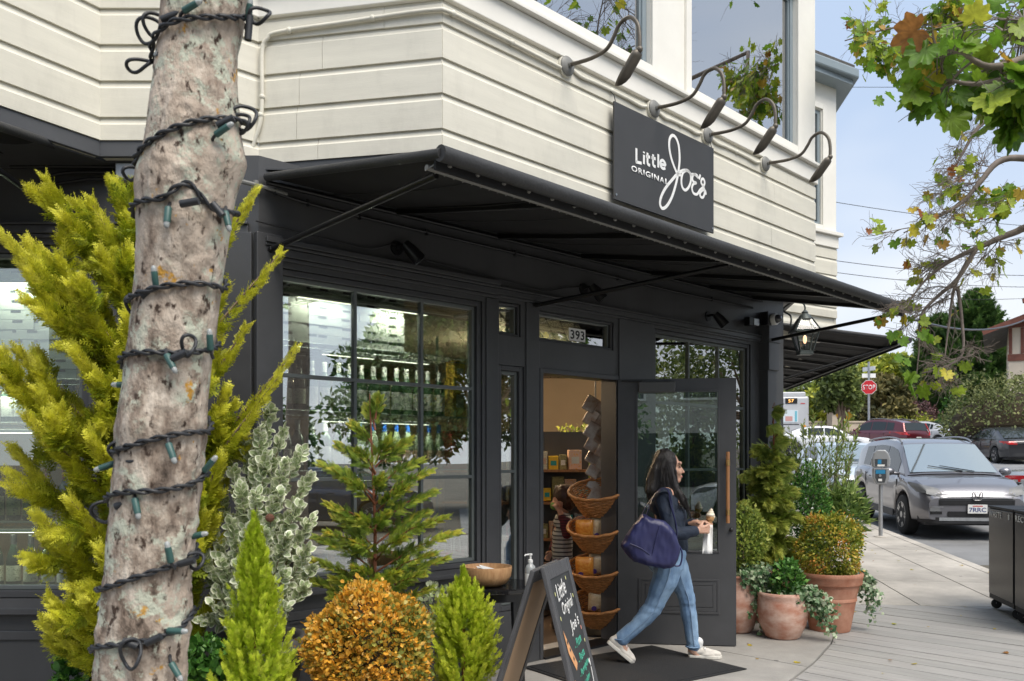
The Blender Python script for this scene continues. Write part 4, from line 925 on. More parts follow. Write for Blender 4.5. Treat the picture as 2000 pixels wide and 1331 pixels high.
# ------------------------------------------------------------------ things seen through the open door
def cabinet(p, rz, w, d, h, label, name='display_counter', m='dark2', shelves=(.9,)):
    T = thing(name, label, 'counter', p, rz); MB().box(-w/2,w/2,0,d,0.004,h-.04).build('carcass', M[m], T, bevel=.004); MB().box(-w/2-.03,w/2+.03,-.03,d,h-.04,h).build('worktop', M['wood'], T, bevel=.004); return T
ctr = cabinet((.30,9.3,0), 0, 1.5, .6, 1.02, 'dark display counter inside the shop facing the door')
rack = thing('wall_shelving', 'dark wall shelves stocked with jars at the back of the shop', 'shelving', (.6,12.6,0))
MB().box(-1.6,1.6,.30,.36,.004,1.9).build('back_panel', mat('rack_brown',(.05,.032,.022),.6), rack)
for z in (.4,.85,1.3,1.62): MB().box(-1.6,1.6,-.05,.299,z,z+.03).build('shelf', M['wood'], rack)
for i, x in enumerate((-1.2,-.8,-.35,.1,.45,.9,1.3)):
    for z in (.88,1.33):
        T = thing('jar', ['leftmost','second','third','middle','fifth','sixth','rightmost'][i] + ' preserve jar on the ' + ('lower' if z < 1 else 'upper') + ' back shelf of the shop', 'jar', (.6+x,12.6+.1,z+.001), 0, 'jars on the back shelves'); MB().lathe([(.06,0),(.065,.02),(.065,.16),(.05,.19)], 12).build('glass', M[['red_card','lb_olive','yellow_card','lb_cream'][i%4]], T, smooth=40); MB().lathe([(.055,.19),(.055,.21)], 12).build('lid', M['brass'], T, smooth=40)
# crate of red bottles
T = thing('bottle_crate', 'dark red crate of red bottles on the counter inside', 'crate', (.33,9.42,1.021)); MB().box(-.13,.13,-.09,.09,0,.16).build('crate', M['red_card'], T, bevel=.005)
M['red_glass'] = mat('red_bottle_glass', (.62,.06,.03), .15)
for i in range(3): MB().lathe([(.034,.02),(.034,.22),(.014,.30),(.014,.36)], 12, (-.085+.085*i,0,0)).build('bottle', M['red_glass'], T, smooth=40)
bu = thing('metal_bucket', 'galvanised bucket holding the leafy branches on the counter', 'bucket', (.72,9.5,1.021)); MB().lathe([(.09,0),(.125,.34),(.13,.345),(.12,.34),(.085,.02)], 22, caps=False).build('pail', M['galv'], bu, smooth=40)
def picture(p, w, h, label, m):
    T = thing('counter_sign', label, 'sign', p); MB().frame(-w/2,w/2,0,h,.015,-.012,.0).build('frame', M['dark2'], T); MB().box(-w/2+.014,w/2-.014,-.006,0,.014,h-.014).build('print', M[m], T)
picture((.36,8.95,.70), .26,.22, 'small framed notice standing at the counter front', 'lb_cream'); picture((.62,8.95,.78), .16,.24, 'narrow dark-framed card at the counter front', 'red_card')
# baskets on a stand
M['wicker'] = mat('honey_wicker', (.40,.17,.05), .55, var=.35, vscale=30, bump=.3, bscale=80)
def basket_proto():
    o = bpy.data.objects.new('wicker_basket', None); COL.objects.link(o); rx, ry, h = .24, .185, .20
    mb = MB(); n = 48
    def ring(z, k, ph, amp): return [(math.cos(a)*(rx*k+amp*math.cos(12*a+ph)), math.sin(a)*(ry*k+amp*math.cos(12*a+ph)), z) for a in [2*math.pi*i/n for i in range(n)]]
    for i in range(13):
        f = i/12; mb.tube(ring(.006+h*f*.94, .66+.34*f**.8, (i%2)*math.pi, .004), .0062, 6, closed=True)
    mb.build('weave', M['wicker'], o, smooth=60)
    mb = MB()
    for i in range(24):
        a = 2*math.pi*i/24; mb.tube([(math.cos(a)*rx*(.66+.34*f**.8), math.sin(a)*ry*(.66+.34*f**.8), h*f) for f in (0,.3,.6,.97)], .004, 5)
    mb.build('stakes', M['wicker'], o)
    mb = MB(); mb.lathe([(.001,.003),(.66,.003),(.66,.008),(.001,.008)], 30, sx=rx, sy=ry); mb.build('floor', M['wicker'], o)
    mb = MB(); mb.tube([(math.cos(a)*rx*1.02, math.sin(a)*ry*1.02, h+.003*math.sin(14*a)) for a in [2*math.pi*i/60 for i in range(60)]], .013, 8, closed=True); mb.build('rim', M['wicker'], o, smooth=60)
    return o
by = 7.22
bpx = [(1174,981),(1172,1050),(1172,1127),(1176,1196)]
blab = ['topmost wicker basket on the stand inside the doorway','second wicker basket from the top, holding orange snack bags','third wicker basket from the top, holding orange snack bags','lowest wicker basket on the stand inside the doorway']
stand = thing('basket_stand', 'black metal stand carrying the wicker baskets inside the doorway', 'stand', (pt(1165,0,by+.2).x, by+.2, 0))
MB().tube([(0,0,.02),(0,0,1.28)], .014, 10).build('post', M['black_metal'], stand); MB().lathe([(.2,.004),(.2,.018),(.02,.03)], 24).build('foot', M['black_metal'], stand)
b0_ = None
M['orange_snack'] = mat('orange_cheese_snack', (.75,.22,.02), .35, col2=(.85,.42,.08), vscale=55, bump=.7, bscale=60, coat=.6); M['pale_snack'] = mat('pale_snack', (.62,.45,.25), .35, col2=(.75,.62,.42), vscale=60, bump=.7, bscale=60, coat=.6)
TILT = Matrix.Rotation(R(24), 4, 'X') @ Matrix.Rotation(R(-6), 4, 'Y')
for (u, v), lab in zip(bpx, blab):
    p = pt(u, v, by); 
    if b0_ is None: o = b0_ = basket_proto()
    else: o = copy_tree(b0_)
    o.location = p + Vector((0,0,-.07)); o.rotation_euler = (R(26), R(-4), R(-14)); tag(o, lab, 'basket', 'wicker baskets on the stand')
    MB().bar((p.x-stand.location.x, p.y-stand.location.y+.1, p.z-.09), (0,0,p.z-.09), .02, .012).build('bracket', M['black_metal'], stand)
def snack_bag(p, rz, m, label, s=1.0):
    T = thing('snack_bag', label, 'snack bag', p, rz, 'snack bags in the baskets'); mb = MB(); n = 12; V = []
    for side in (-1,1):
        for j in range(n+1):
            for i in range(n+1):
                x = i/n*2-1; z = j/n*2-1; b = max(0,(1-x**4)*(1-z**4)); V.append((x*.075*s, side*.042*s*b**.6, .09*s+z*.09*s))
    F = [(o+j*(n+1)+i, o+j*(n+1)+i+1, o+(j+1)*(n+1)+i+1, o+(j+1)*(n+1)+i) for o in (0,(n+1)**2) for j in range(n) for i in range(n)]
    mb.add(V, F).build('contents', M[m], T, smooth=80)
    MB().add([(-.08*s,0,.175*s),(.08*s,0,.175*s),(.09*s,.01,.235*s),(.02*s,-.012,.225*s),(-.085*s,.008,.24*s)], [(0,1,2,3,4)]).build('crimp', M['glass_thin'], T)
    MB().lathe([(.022*s,0),(.022*s,.002)], 14).xf(Matrix.Translation((-.03*s,-.042*s,.04*s)) @ Matrix.Rotation(R(90),4,'X')).build('sticker', mat('purple_sticker',(.10,.06,.25),.4), T)
    return T
for k, (u, v, m, lab) in enumerate(((1142,1040,'orange_snack','orange snack bag, left in the second basket from the top'),(1168,1036,'pale_snack','pale snack bag, right in the second basket from the top'),(1142,1112,'orange_snack','orange snack bag, left in the third basket from the top'),(1168,1106,'pale_snack','pale snack bag, right in the third basket from the top'),(1166,1178,'pale_snack','pale snack bag in the lowest basket'))):
    p = pt(u, v, by-.02+.02*(k%2)); o = snack_bag(p + Vector((0,0,-.06)), R(random.uniform(-15,15)), m, lab); o.rotation_euler.x = R(20)
# hanging strip of snack packets
hs = pt(1163, 760, 7.35); T = thing('packet_strip', 'hanging strip of silver and brown snack packets beside the doorway', 'snack strip', hs)
MB().tube([(0,0,.25),(0,0,-.95)], .008, 6).build('strip', M['galv'], T)
M['packet'] = mat('brown_and_foil_packet', (.25,.13,.07), .3, col2=(.6,.58,.54), vscale=9, coat=.5, metal=.2)
for i in range(15):
    mb = MB(); z = -.13-.055*i; x = (.05 if i%2 else -.055)
    mb.box(-.055,.055,-.012,.012,-.07,.07); mb.xf(Matrix.Rotation(R(30),4,'Y') @ Matrix.Rotation(R(random.uniform(-25,25)),4,'X')); mb.xf(Matrix.Translation((x*.8+.006*i*.5, random.uniform(-.03,.0)-.02, z))); mb.build('packet', M['packet'], T, bevel=.01)

# notices taped inside the right window
for k, (u0, u1, v0, v1) in enumerate(((1283,1306,812,872),(1343,1367,815,873))):
    x0, z1 = lw(u0, v0, -.08); x1, z0 = lw(u1, v1, -.08); T = tag(put(MB().box(x0, x1, .072, .074, z0, z1).build('notice', M['paper']), LW), ['white notice with green heading taped in the right window, left one','white notice with green heading taped in the right window, right one'][k], 'notice', 'notices in the right window')
    MB().box(x0+.008, x1-.008, .0705, .0717, z1-.06, z1-.012).build('heading', mat('green_print',(.05,.22,.10),.6), T)
    for j in range(6): MB().box(x0+.012, x1-.02-.01*(j%3), .0708, .0717, z1-.09-.022*j, z1-.084-.022*j).build('text_line', M['slot'], T)

def display_light(wall, x, y, z, label, e):
    p = wall.w(x, y, z); T = thing('display_light', label, 'display light', p, wall.a, 'display lights inside the shop windows'); MB().box(-.20,.20,-.015,.015,.0,.02).build('housing', M['white'], T, bevel=.004); MB().box(-.19,.19,-.01,.01,-.003,-.0005).build('diffuser', mat('lit_diffuser',(1,.95,.85),.5,emit=(1,.9,.75,4)), T)
    ld = bpy.data.lights.new('display_lamp', 'AREA'); ld.shape = 'RECTANGLE'; ld.size = .38; ld.size_y = .02; ld.energy = e; ld.color = (1,.92,.8); lo = bpy.data.objects.new('lamp_light', ld); COL.objects.link(lo); lo.parent = T; lo.location = (0,0,-.006); lo.rotation_euler = (R(22),0,0)
display_light(LW, .55, .20, 2.46, 'slim lit display light at the top left of the large window', 2.0); display_light(LW, 1.15, .20, 2.46, 'slim lit display light at the top right of the large window', 4.0)
display_light(FW, HL[1]-.5, .19, 2.50, 'slim lit display light at the top of the left window', 1.6); display_light(LW, (H_rw[0]+H_rw[1])/2, .22, 2.46, 'slim lit display light at the top of the right window', 5)

# stocked gondola and foliage seen through the doorway
gd = thing('display_rack', 'dark tiered rack of packaged food behind the child', 'shelving', (.33,8.35,0)); MB().box(-.42,.42,.18,.22,.004,1.75).build('back_panel', M['dark2'], gd)
for z in (.35,.70,1.05,1.36): MB().box(-.42,.42,-.02,.179,z,z+.022).build('shelf', M['wood'], gd)
cols = ['red_card','lb_cream','yellow_card','lb_olive','lb_pink','lb_teal','lb_white','pizza_box']; q = 0
for z in (.372,.722,1.082,1.382):
    x = -.38
    while x < .34:
        w = random.uniform(.07,.13); h = random.uniform(.10,.24); q += 1
        T = thing('food_packet', ORD[q%13] + ' small ' + ['red','cream','yellow','olive','pink','teal','white','grey'][q%8] + ' packet on the ' + {.372:'lowest',.722:'second',1.082:'third',1.382:'top'}[z] + ' rack shelf inside', 'packet', (.33+x+w/2,8.42,z+.001), R(random.uniform(-12,12)), 'packets on the display rack'); MB().box(-w/2,w/2,-.035,.035,0,h).build('carton', M[cols[q%8]], T, bevel=.004); MB().box(-w*.3,w*.3,-.0365,-.0355,h*.3,h*.65).build('printed_panel', M[cols[(q+3)%8]], T); x += w+.012

for k, (z, x) in enumerate(((zA, .75), (zA, 1.2), (zB2, .75), (zB2, 1.2), (zC, 1.0))):
    display_light(LW, x, .245, z-.065, ['strip light under the top window shelf, left','strip light under the top window shelf, right','strip light under the second window shelf, left','strip light under the second window shelf, right','strip light under the third window shelf'][k], 1.6)
for k, z in enumerate((fz1, fz2, fz3)): display_light(FW, HL[1]-.6, .225, z-.065, ['added fill strip light under the top shelf of the left window','added fill strip light under the second shelf of the left window','added fill strip light under the third shelf of the left window'][k], 1.2)  # strips added to make the left window bottles readable, no visible source there
# ================================================================== FOLIAGE TOOLS
def unit(a): return a/np.maximum(1e-9, np.linalg.norm(a, axis=-1, keepdims=True))
def frames(d, n):
    """rotation matrices: column y = d (leaf axis), column z ~ n (leaf face)"""
    d = unit(d); n = n - (n*d).sum(-1, keepdims=True)*d
    bad = np.linalg.norm(n, axis=-1) < 1e-3
    if bad.any(): n[bad] = np.cross(d[bad], np.array([.31,.87,.38]))
    n = unit(n); x = np.cross(d, n); return np.stack([x, d, n], axis=-1)
def inst(name, tv, tf, pos, rot, sc, var, m, parent, tvar=None, smooth=False, kind=None):
    tv = np.asarray(tv, float); tf = np.asarray(tf, int); N = len(pos); k = len(tv); fn = tf.shape[1]
    sc = np.asarray(sc, float); sc = sc[:,None] if sc.ndim == 1 else sc
    loc = tv[None]*(sc[:,None,:] if sc.shape[1] == 3 else sc[:,:,None])
    V = np.einsum('nij,nkj->nki', rot, loc) + pos[:,None,:]
    F = (tf[None] + (np.arange(N)*k)[:,None,None]).reshape(-1)
    me = bpy.data.meshes.new(name); nv = N*k; nf = N*len(tf)
    me.vertices.add(nv); me.vertices.foreach_set('co', V.reshape(-1).astype(np.float32))
    me.loops.add(nf*fn); me.loops.foreach_set('vertex_index', F.astype(np.int32))
    me.polygons.add(nf); me.polygons.foreach_set('loop_start', (np.arange(nf)*fn).astype(np.int32))
    at = me.attributes.new('var', 'FLOAT', 'POINT'); vv = np.repeat(var, k)
    if tvar is not None: vv = vv + np.tile(np.asarray(tvar), N)
    at.data.foreach_set('value', np.clip(vv, 0, 1).astype(np.float32))
    if smooth: me.polygons.foreach_set('use_smooth', np.ones(nf, bool))
    me.materials.append(m); me.update(calc_edges=True)
    return obj(name, me, parent)
def rand_dirs(n): return unit(rng.normal(size=(n,3)))
def jitter(d, a): return unit(d + rng.normal(size=d.shape)*a)
# leaf templates (length along +y)
LEAF = ([(0,0,0),(.30,.35,.07),(.30,.68,.05),(0,1,-.03),(-.30,.68,.05),(-.30,.35,.07),(0,.5,-.02)], [(0,1,6),(1,2,6),(2,3,6),(3,4,6),(4,5,6),(5,0,6)])
LEAF4 = ([(0,0,0),(.28,.45,.06),(0,1,0),(-.28,.45,.06)], [(0,1,3),(1,2,3)])
NARROW = ([(0,0,0),(.12,.45,.02),(0,1,-.05),(-.12,.45,.02)], [(0,1,3),(1,2,3)])
# variegated leaf: green heart inside a cream margin
def varieg():
    out = [(0,0,0),(.24,.22,.04),(.36,.5,.07),(.24,.8,.05),(0,1,0),(-.24,.8,.05),(-.36,.5,.07),(-.24,.22,.04)]
    inn = [(0,.12,-.01),(.13,.28,.01),(.20,.5,.02),(.12,.72,.01),(0,.86,-.01),(-.12,.72,.01),(-.20,.5,.02),(-.13,.28,.01)]
    f = []
    for i in range(8): j = (i+1)%8; f += [(i,j,8+j),(i,8+j,8+i)]
    f += [(8,8+i,8+i+1) for i in range(1,7)]
    return out+inn, f, [.62]*8+[0]*8
# feathery spray of scale leaves
def spray(nb=9, curl=.0, thick=1.0):
    V = []; F = []
    def dia(p, q, w, z=0):
        p = np.array(p); q = np.array(q); d = q-p; s = np.array([-d[1], d[0], 0]); s = s/np.linalg.norm(s)*w; mid = p + d*.42; o = len(V)
        V.extend([p, mid+s+[0,0,.008], q, mid-s+[0,0,.008]]); F.extend([(o,o+1,o+3),(o+1,o+2,o+3)])
    dia((0,0,0), (0,1.0,-curl), .022*thick)
    for i in range(nb):
        y = .10+.80*i/nb; L = .42*(1-.62*i/nb)*(.75+.25*math.sin(math.pi*min(1,(i+1.5)/nb*1.6)))
        for sd in (-1,1):
            a = math.radians(48-10*i/nb); q = (sd*L*math.sin(a), y+L*math.cos(a), .03-curl*y)
            dia((0,y,-curl*y), q, .021*thick)
            for t, l2 in ((.35,.42),(.65,.34)):
                b = (sd*L*t*math.sin(a), y+L*t*math.cos(a), .02); a2 = math.radians(12)
                dia(b, (b[0]+sd*L*l2*math.sin(a2)*1.0, b[1]+L*l2*math.cos(a2), .035), .019*thick)
                a3 = math.radians(88); dia(b, (b[0]+sd*L*l2*.7*math.sin(a3), b[1]+L*l2*.7*math.cos(a3), .0), .017*thick)
    return V, F
SPRAY = spray(8); SPRAY_S = spray(5, thick=1.3)
def needle_tuft(n=16):
    V = []; F = []; r = random.Random(3)
    for i in range(n):
        a = 2*math.pi*i/n*2.4; t = i/n; el = .35+.75*(1-t); d = Vector((math.cos(a)*math.sin(el), .25+math.cos(el), math.sin(a)*math.sin(el))).normalized(); b = Vector((0,.65*t,0)); L = .40*(1-.35*t)
        s = d.orthogonal().normalized()*.042; o = len(V); V.extend([tuple(b-s), tuple(b+s), tuple(b+d*L)]); F.append((o,o+1,o+2))
    return V, F
TUFT = needle_tuft(18)
def plume(base, tip, n, L, spread, bow=.12, tmin=.12):
    """sprays set around a curved branch; returns positions, directions, face normals, scale, param"""
    base = np.array(base); tip = np.array(tip); ax = tip-base; ln = np.linalg.norm(ax); d = ax/ln
    up = np.array([0,0,1.]); out = d - up*d[2]; 
    t = tmin + (1-tmin)*rng.random(n)**.85
    c = base + ax*t[:,None] + (-up*bow*ln)[None]*(4*t*(1-t))[:,None]
    tang = unit(ax[None] - up[None]*bow*ln*4*(1-2*t)[:,None])
    a = rng.random(n)*2*np.pi; u = unit(np.cross(tang, np.array([.2,.9,.1]))); v = np.cross(tang, u)
    side = u*np.cos(a)[:,None]+v*np.sin(a)[:,None]
    dirs = unit(tang*(.55+.5*t)[:,None] + side*spread*(1.15-.6*t)[:,None] + rng.normal(size=(n,3))*.08)
    nor = unit(np.cross(dirs, np.cross(side, tang)) + rng.normal(size=(n,3))*.35)
    s = L*(1.0-.45*t)*(.75+.5*rng.random(n))
    return c, dirs, nor, s, t
def cat(parts): return [np.concatenate(x) for x in zip(*parts)]
def stems(parent, segs, m, name='stem', n=6):
    mb = MB()
    for pts, r0, r1 in segs:
        pts = [Vector(p) for p in pts]; k = len(pts); mb.tube(pts, [r0+(r1-r0)*i/(k-1) for i in range(k)], n)
    return mb.build(name, m, parent, smooth=60)
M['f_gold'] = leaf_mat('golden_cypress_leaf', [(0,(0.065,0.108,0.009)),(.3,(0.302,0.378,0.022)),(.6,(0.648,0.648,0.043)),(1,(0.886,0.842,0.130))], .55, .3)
M['f_varieg'] = leaf_mat('variegated_leaf', [(0,(0.210,0.294,0.126)),(.35,(0.441,0.525,0.284)),(.62,(0.819,0.851,0.630)),(1,(0.900,0.900,0.777))], .4, .25)
M['f_thuja'] = leaf_mat('thuja_leaf', [(0,(0.051,0.102,0.017)),(.4,(0.203,0.319,0.043)),(.75,(0.522,0.609,0.087)),(1,(0.812,0.696,0.116))], .5, .3)
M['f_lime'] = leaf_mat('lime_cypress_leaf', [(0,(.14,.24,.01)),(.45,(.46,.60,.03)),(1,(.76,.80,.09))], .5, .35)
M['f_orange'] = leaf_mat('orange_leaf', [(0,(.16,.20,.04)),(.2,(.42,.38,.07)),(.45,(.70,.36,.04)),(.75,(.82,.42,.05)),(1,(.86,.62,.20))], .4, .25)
M['f_green'] = leaf_mat('bright_green_leaf', [(0,(0.028,0.084,0.017)),(.5,(0.084,0.224,0.035)),(1,(0.224,0.420,0.070))], .4, .3)
M['f_box'] = leaf_mat('dark_box_leaf', [(0,(0.030,0.090,0.021)),(.5,(0.105,0.270,0.053)),(1,(0.300,0.540,0.105))], .35, .2)
M['f_rust'] = leaf_mat('green_and_rust_leaf', [(0,(0.054,0.108,0.020)),(.4,(0.270,0.351,0.047)),(.72,(0.675,0.567,0.081)),(1,(0.783,0.324,0.081))], .4, .25)
M['f_cedar'] = leaf_mat('cedar_leaf', [(0,(0.068,0.128,0.031)),(.45,(0.323,0.425,0.076)),(1,(0.782,0.782,0.187))], .5, .3)
M['f_airy'] = leaf_mat('pale_narrow_leaf', [(0,(0.096,0.176,0.048)),(.5,(0.256,0.368,0.096)),(1,(0.608,0.672,0.224))], .4, .35)
M['f_ivy'] = leaf_mat('variegated_ivy', [(0,(0.039,0.104,0.033)),(.5,(0.169,0.286,0.130)),(1,(0.676,0.754,0.520))], .35, .2)
def pot(name, label, x, y, z, prof, m, soil_r, soil_z, cat_='pot', group=None, n=40):
    T = thing(name, label, cat_, (x,y,z), 0, group); MB().lathe(prof, n, caps=False).build('body', m, T, smooth=50)
    mb = MB(); V = [(0,0,soil_z+.01)]; k = 24
    for rr in (.5,1):
        for i in range(k): a = 2*math.pi*i/k; V.append((soil_r*rr*math.cos(a), soil_r*rr*math.sin(a), soil_z+random.uniform(-.008,.008)))
    mb.add(V, [(0,1+i,1+(i+1)%k) for i in range(k)] + [(1+i,1+k+i,1+k+(i+1)%k,1+(i+1)%k) for i in range(k)]); mb.build('soil', M['soil'], T)
    return T
def rimpot(R0, h, rim=.03, b=.62, th=.02):
    return [(.002,0),(R0*b,0),(R0*(b+.02),.01),(R0*.93,h-rim*2.2),(R0*.935,h-rim*2.1),(R0*1.0,h-rim*1.9),(R0*1.03,h-rim),(R0*1.0,h-.003),(R0*.97,h),(R0*.93,h-.006),(R0*.9,h-rim*2),(R0*.6,h*.25)]

# ------------------------------------------------------------------ golden cypress behind the trunk
YC = 4.15
cb_ = pt(325, 900, YC); cx_, cy_ = cb_.x, cb_.y
pot('planter', 'dark planter holding the golden cypress behind the trunk', cx_, cy_, 0, rimpot(.27,.42), M['urn'], .24, .38)
cyp = thing('golden_cypress', 'large golden cypress spreading behind the light-wrapped trunk', 'shrub', (cx_, cy_, .38)); o = np.array([cx_, cy_, .38])
tips = [(3,455,-.25),(60,533,-.35),(82,590,-.2),(5,712,-.3),(95,378,.05),(222,362,.1),(150,455,.0),(40,690,-.2),(30,880,-.1),(80,770,-.35),(75,1010,-.3),(90,1050,-.2),(95,1170,-.3),(90,1220,-.2),(110,1260,-.1),(180,400,-.1),(300,420,-.2),
        (545,497,.05),(500,372,.2),(485,400,.0),(480,640,.05),(572,690,-.05),(545,735,-.1),(440,560,.1),(440,770,-.1),(450,830,.0),(430,900,-.1),(420,960,-.0),(400,1010,-.1),(60,820,-.4),(140,560,-.4),(200,500,-.3),(250,620,-.5),(150,690,-.45),(240,760,-.5),(180,860,-.5),(230,930,-.5),(140,980,-.4),(200,1080,-.45),(160,1170,-.4),(400,480,-.2),(400,600,-.2),(380,720,-.2)]
P = []; segs = []
for u, v, dy in tips:
    tp = np.array(pt(u, v, YC+dy)); h = tp[2]; bz_ = max(.45, h - .30 - .45*abs(tp[0]-cx_)); b = np.array([cx_+random.uniform(-.02,.02), cy_+random.uniform(-.02,.02), bz_])
    ln = np.linalg.norm(tp-b); slim = u > 470; P.append(plume(b, tp, int((60+200*ln)*(.5 if slim else 1)), .12 if slim else .14, .55 if slim else .7, .10, .2))
    for q in range(0 if slim else int(2+4*ln)):
        f = .25+.6*rng.random(); bb = b+(tp-b)*f-np.array([0,0,.4*ln*f*(1-f)*.25]); dv = (tp-b)/ln*.55+rng.normal(size=3)*.42+np.array([0,-.1,.25]); t2 = bb+dv/np.linalg.norm(dv)*ln*(.22+.28*(1-f)); P.append(plume(bb, t2, int(20+150*ln*.35), .125, .7, .06, .15))
    segs.append(([tuple(b-o), tuple(b+(tp-b)*.5-np.array([0,0,.08*ln])-o), tuple(tp-o)], .012, .002))
for k in range(60):
    a = rng.random()*2*np.pi; z = .55+1.75*rng.random(); r = (.46-.12*z)*(.6+.4*rng.random()); tp = np.array([cx_+r*math.cos(a), cy_+.7*r*math.sin(a), z+.28]); b = np.array([cx_,cy_,z-.15]); P.append(plume(b, tp, 90, .12, .6, .06, .3))
c, d, n, s, t = cat(P)
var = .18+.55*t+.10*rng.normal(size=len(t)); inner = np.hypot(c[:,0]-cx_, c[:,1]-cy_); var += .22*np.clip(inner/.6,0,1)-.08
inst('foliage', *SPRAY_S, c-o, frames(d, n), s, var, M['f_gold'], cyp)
segs.append(([(0,0,0),(.01,0,.8),(-.01,0,1.6),(0,0,2.2)], .03, .006)); stems(cyp, segs, M['bark_thin'])

# ------------------------------------------------------------------ variegated pittosporum in the urn
YP = 4.2; ux = pt(495,0,YP).x
urn = [(.002,0),(.20,0),(.22,.02),(.17,.06),(.15,.12),(.20,.30),(.225,.46),(.225,.50),(.255,.52),(.28,.55),(.283,.585),(.265,.60),(.262,.615),(.25,.625),(.225,.625),(.212,.61),(.205,.56),(.15,.3)]
pot('urn_planter', 'large black urn planter with a moulded rim under the variegated shrub', ux, YP, 0, urn, M['urn'], .207, .575, 'urn')
T = thing('variegated_shrub', 'cream-edged variegated shrub growing from the black urn', 'shrub', (ux, YP, .58)); o = np.array([ux,YP,.58])
def shoot_set(cxp, tips_px, Y, base_z, bx, per, lsz, spread):
    P = []; segs = []
    for u, v, dy in tips_px:
        tp = np.array(pt(u, v, Y+dy)); b = np.array([bx+(tp[0]-bx)*.3, Y+dy*.35, max(base_z, tp[2]-.34)]); P.append(plume(b, tp, int(per*max(.5, np.linalg.norm(tp-b)/.3)), lsz, spread, -.02, .02)); segs.append((b, tp))
    return P, segs
tp = [(530,800,0),(510,835,-.08),(555,840,.05),(480,870,0),(590,880,0),(455,915,-.05),(520,890,-.16),(560,905,-.12),(605,935,.02),(430,960,0),(470,950,-.15),(500,960,-.2),(545,960,-.18),(585,985,-.1),(612,1010,0),(415,1030,0),(450,1020,-.18),(480,1035,-.22),(520,1040,-.22),(560,1050,-.2),(600,1075,-.08),(610,1110,0),(400,1100,.02),(430,1090,-.15),(465,1100,-.2),(510,1110,-.2),(555,1120,-.2),(595,1150,-.1),(420,1150,-.1),(405,1205,0),(560,1185,-.15),(450,1170,-.15),(490,870,.1),(540,960,.12),(460,1050,.12),(590,1100,.12),(415,1180,-.14),(400,1085,-.05),(398,1210,-.02)]
P, sg_ = shoot_set(ux, tp, YP, .66, ux, 84, .052, 1.15)
c, d, n, s, t = cat(P); tv, tf, tvr = varieg(); lu = rng.random(len(t))
nn = unit(n*.5 + np.array([0,-.8,.6])[None] + rng.normal(size=n.shape)*.5)
inst('foliage', tv, tf, c-o, frames(jitter(d,.35), nn), .047*(.7+.55*rng.random(len(t))), .16+.28*lu, M['f_varieg'], T, tvr)
stems(T, [([tuple(b*0+np.array([0,0,-.05])), tuple((np.array([ux,YP,.6])+b)/2-o+[0,0,.1]), tuple(b-o), tuple(q-o)], .008, .0015) for b, q in sg_], M['bark_thin'])
MB().ball((pt(527,1012,YP-.22).x-ux, -.22, pt(527,1012,YP-.22).z-.58), (.022,.02,.02), 8, 6).build('dead_cluster', mat('dead_brown_leaf',(.12,.05,.03),.9,bump=.8), T)
# ------------------------------------------------------------------ thuja in front of the window
YT = 4.55; tx = pt(733,0,YT).x
pot('planter', 'dark planter holding the open thuja below the window', tx, YT, 0, rimpot(.2,.36), M['urn'], .17, .33)
T = thing('thuja', 'open feathery thuja with a red-brown stem before the window', 'shrub', (tx, YT, .32)); o = np.array([tx,YT,.32])
P = []; segs = [([(0,0,0),(.01,0,.25),(-.005,0,.5),(0,0,.8),(-.012,0,1.05),(-.03,0,1.5)], .017, .003)]
br = [(618,1050,.0),(640,985,-.1),(612,1095,-.1),(600,1130,-.05),(650,1130,-.2),(690,1110,-.3),(625,905,.05),(680,940,-.15),(660,870,.1),(700,880,-.1),(690,830,0),(760,860,-.05),(740,780,0),(720,800,.05),(820,900,.1),(840,920,.0),(800,950,-.15),(850,960,.1),(892,1040,.05),(870,1010,-.1),(850,1080,-.15),(830,1120,-.2),(870,1090,.1),(780,1120,-.3),(740,1130,-.3),(760,1000,-.25),(700,1010,-.25),(640,1040,-.2),(790,1050,-.25),(690,1060,-.3),(745,930,-.2),(655,1010,.15),(835,1000,.15),(800,860,.05),(650,1165,-.15),(840,1150,-.1)]
for u, v, dy in br:
    tp_ = np.array(pt(u, v, YT+dy)); b = np.array([tx, YT, max(.45, tp_[2]-.10-.25*abs(tp_[0]-tx))]); ln = np.linalg.norm(tp_-b); P.append(plume(b, tp_, int(34+210*ln), .088, .75, -.05, .22)); segs.append(([tuple(b-o), tuple(b+(tp_-b)*.5+[0,0,.03]-o), tuple(tp_-o)], .006, .0015))
c, d, n, s, t = cat(P); nn = unit(n*.45+np.array([0,-.5,.8])[None]+rng.normal(size=n.shape)*.3); d[:,2] -= .12
inst('foliage', *SPRAY, c-o, frames(d, nn), s*.95, .28+.5*t+.2*rng.normal(size=len(t)), M['f_thuja'], T); stems(T, segs, M['red_bark'], 'stem', 8)
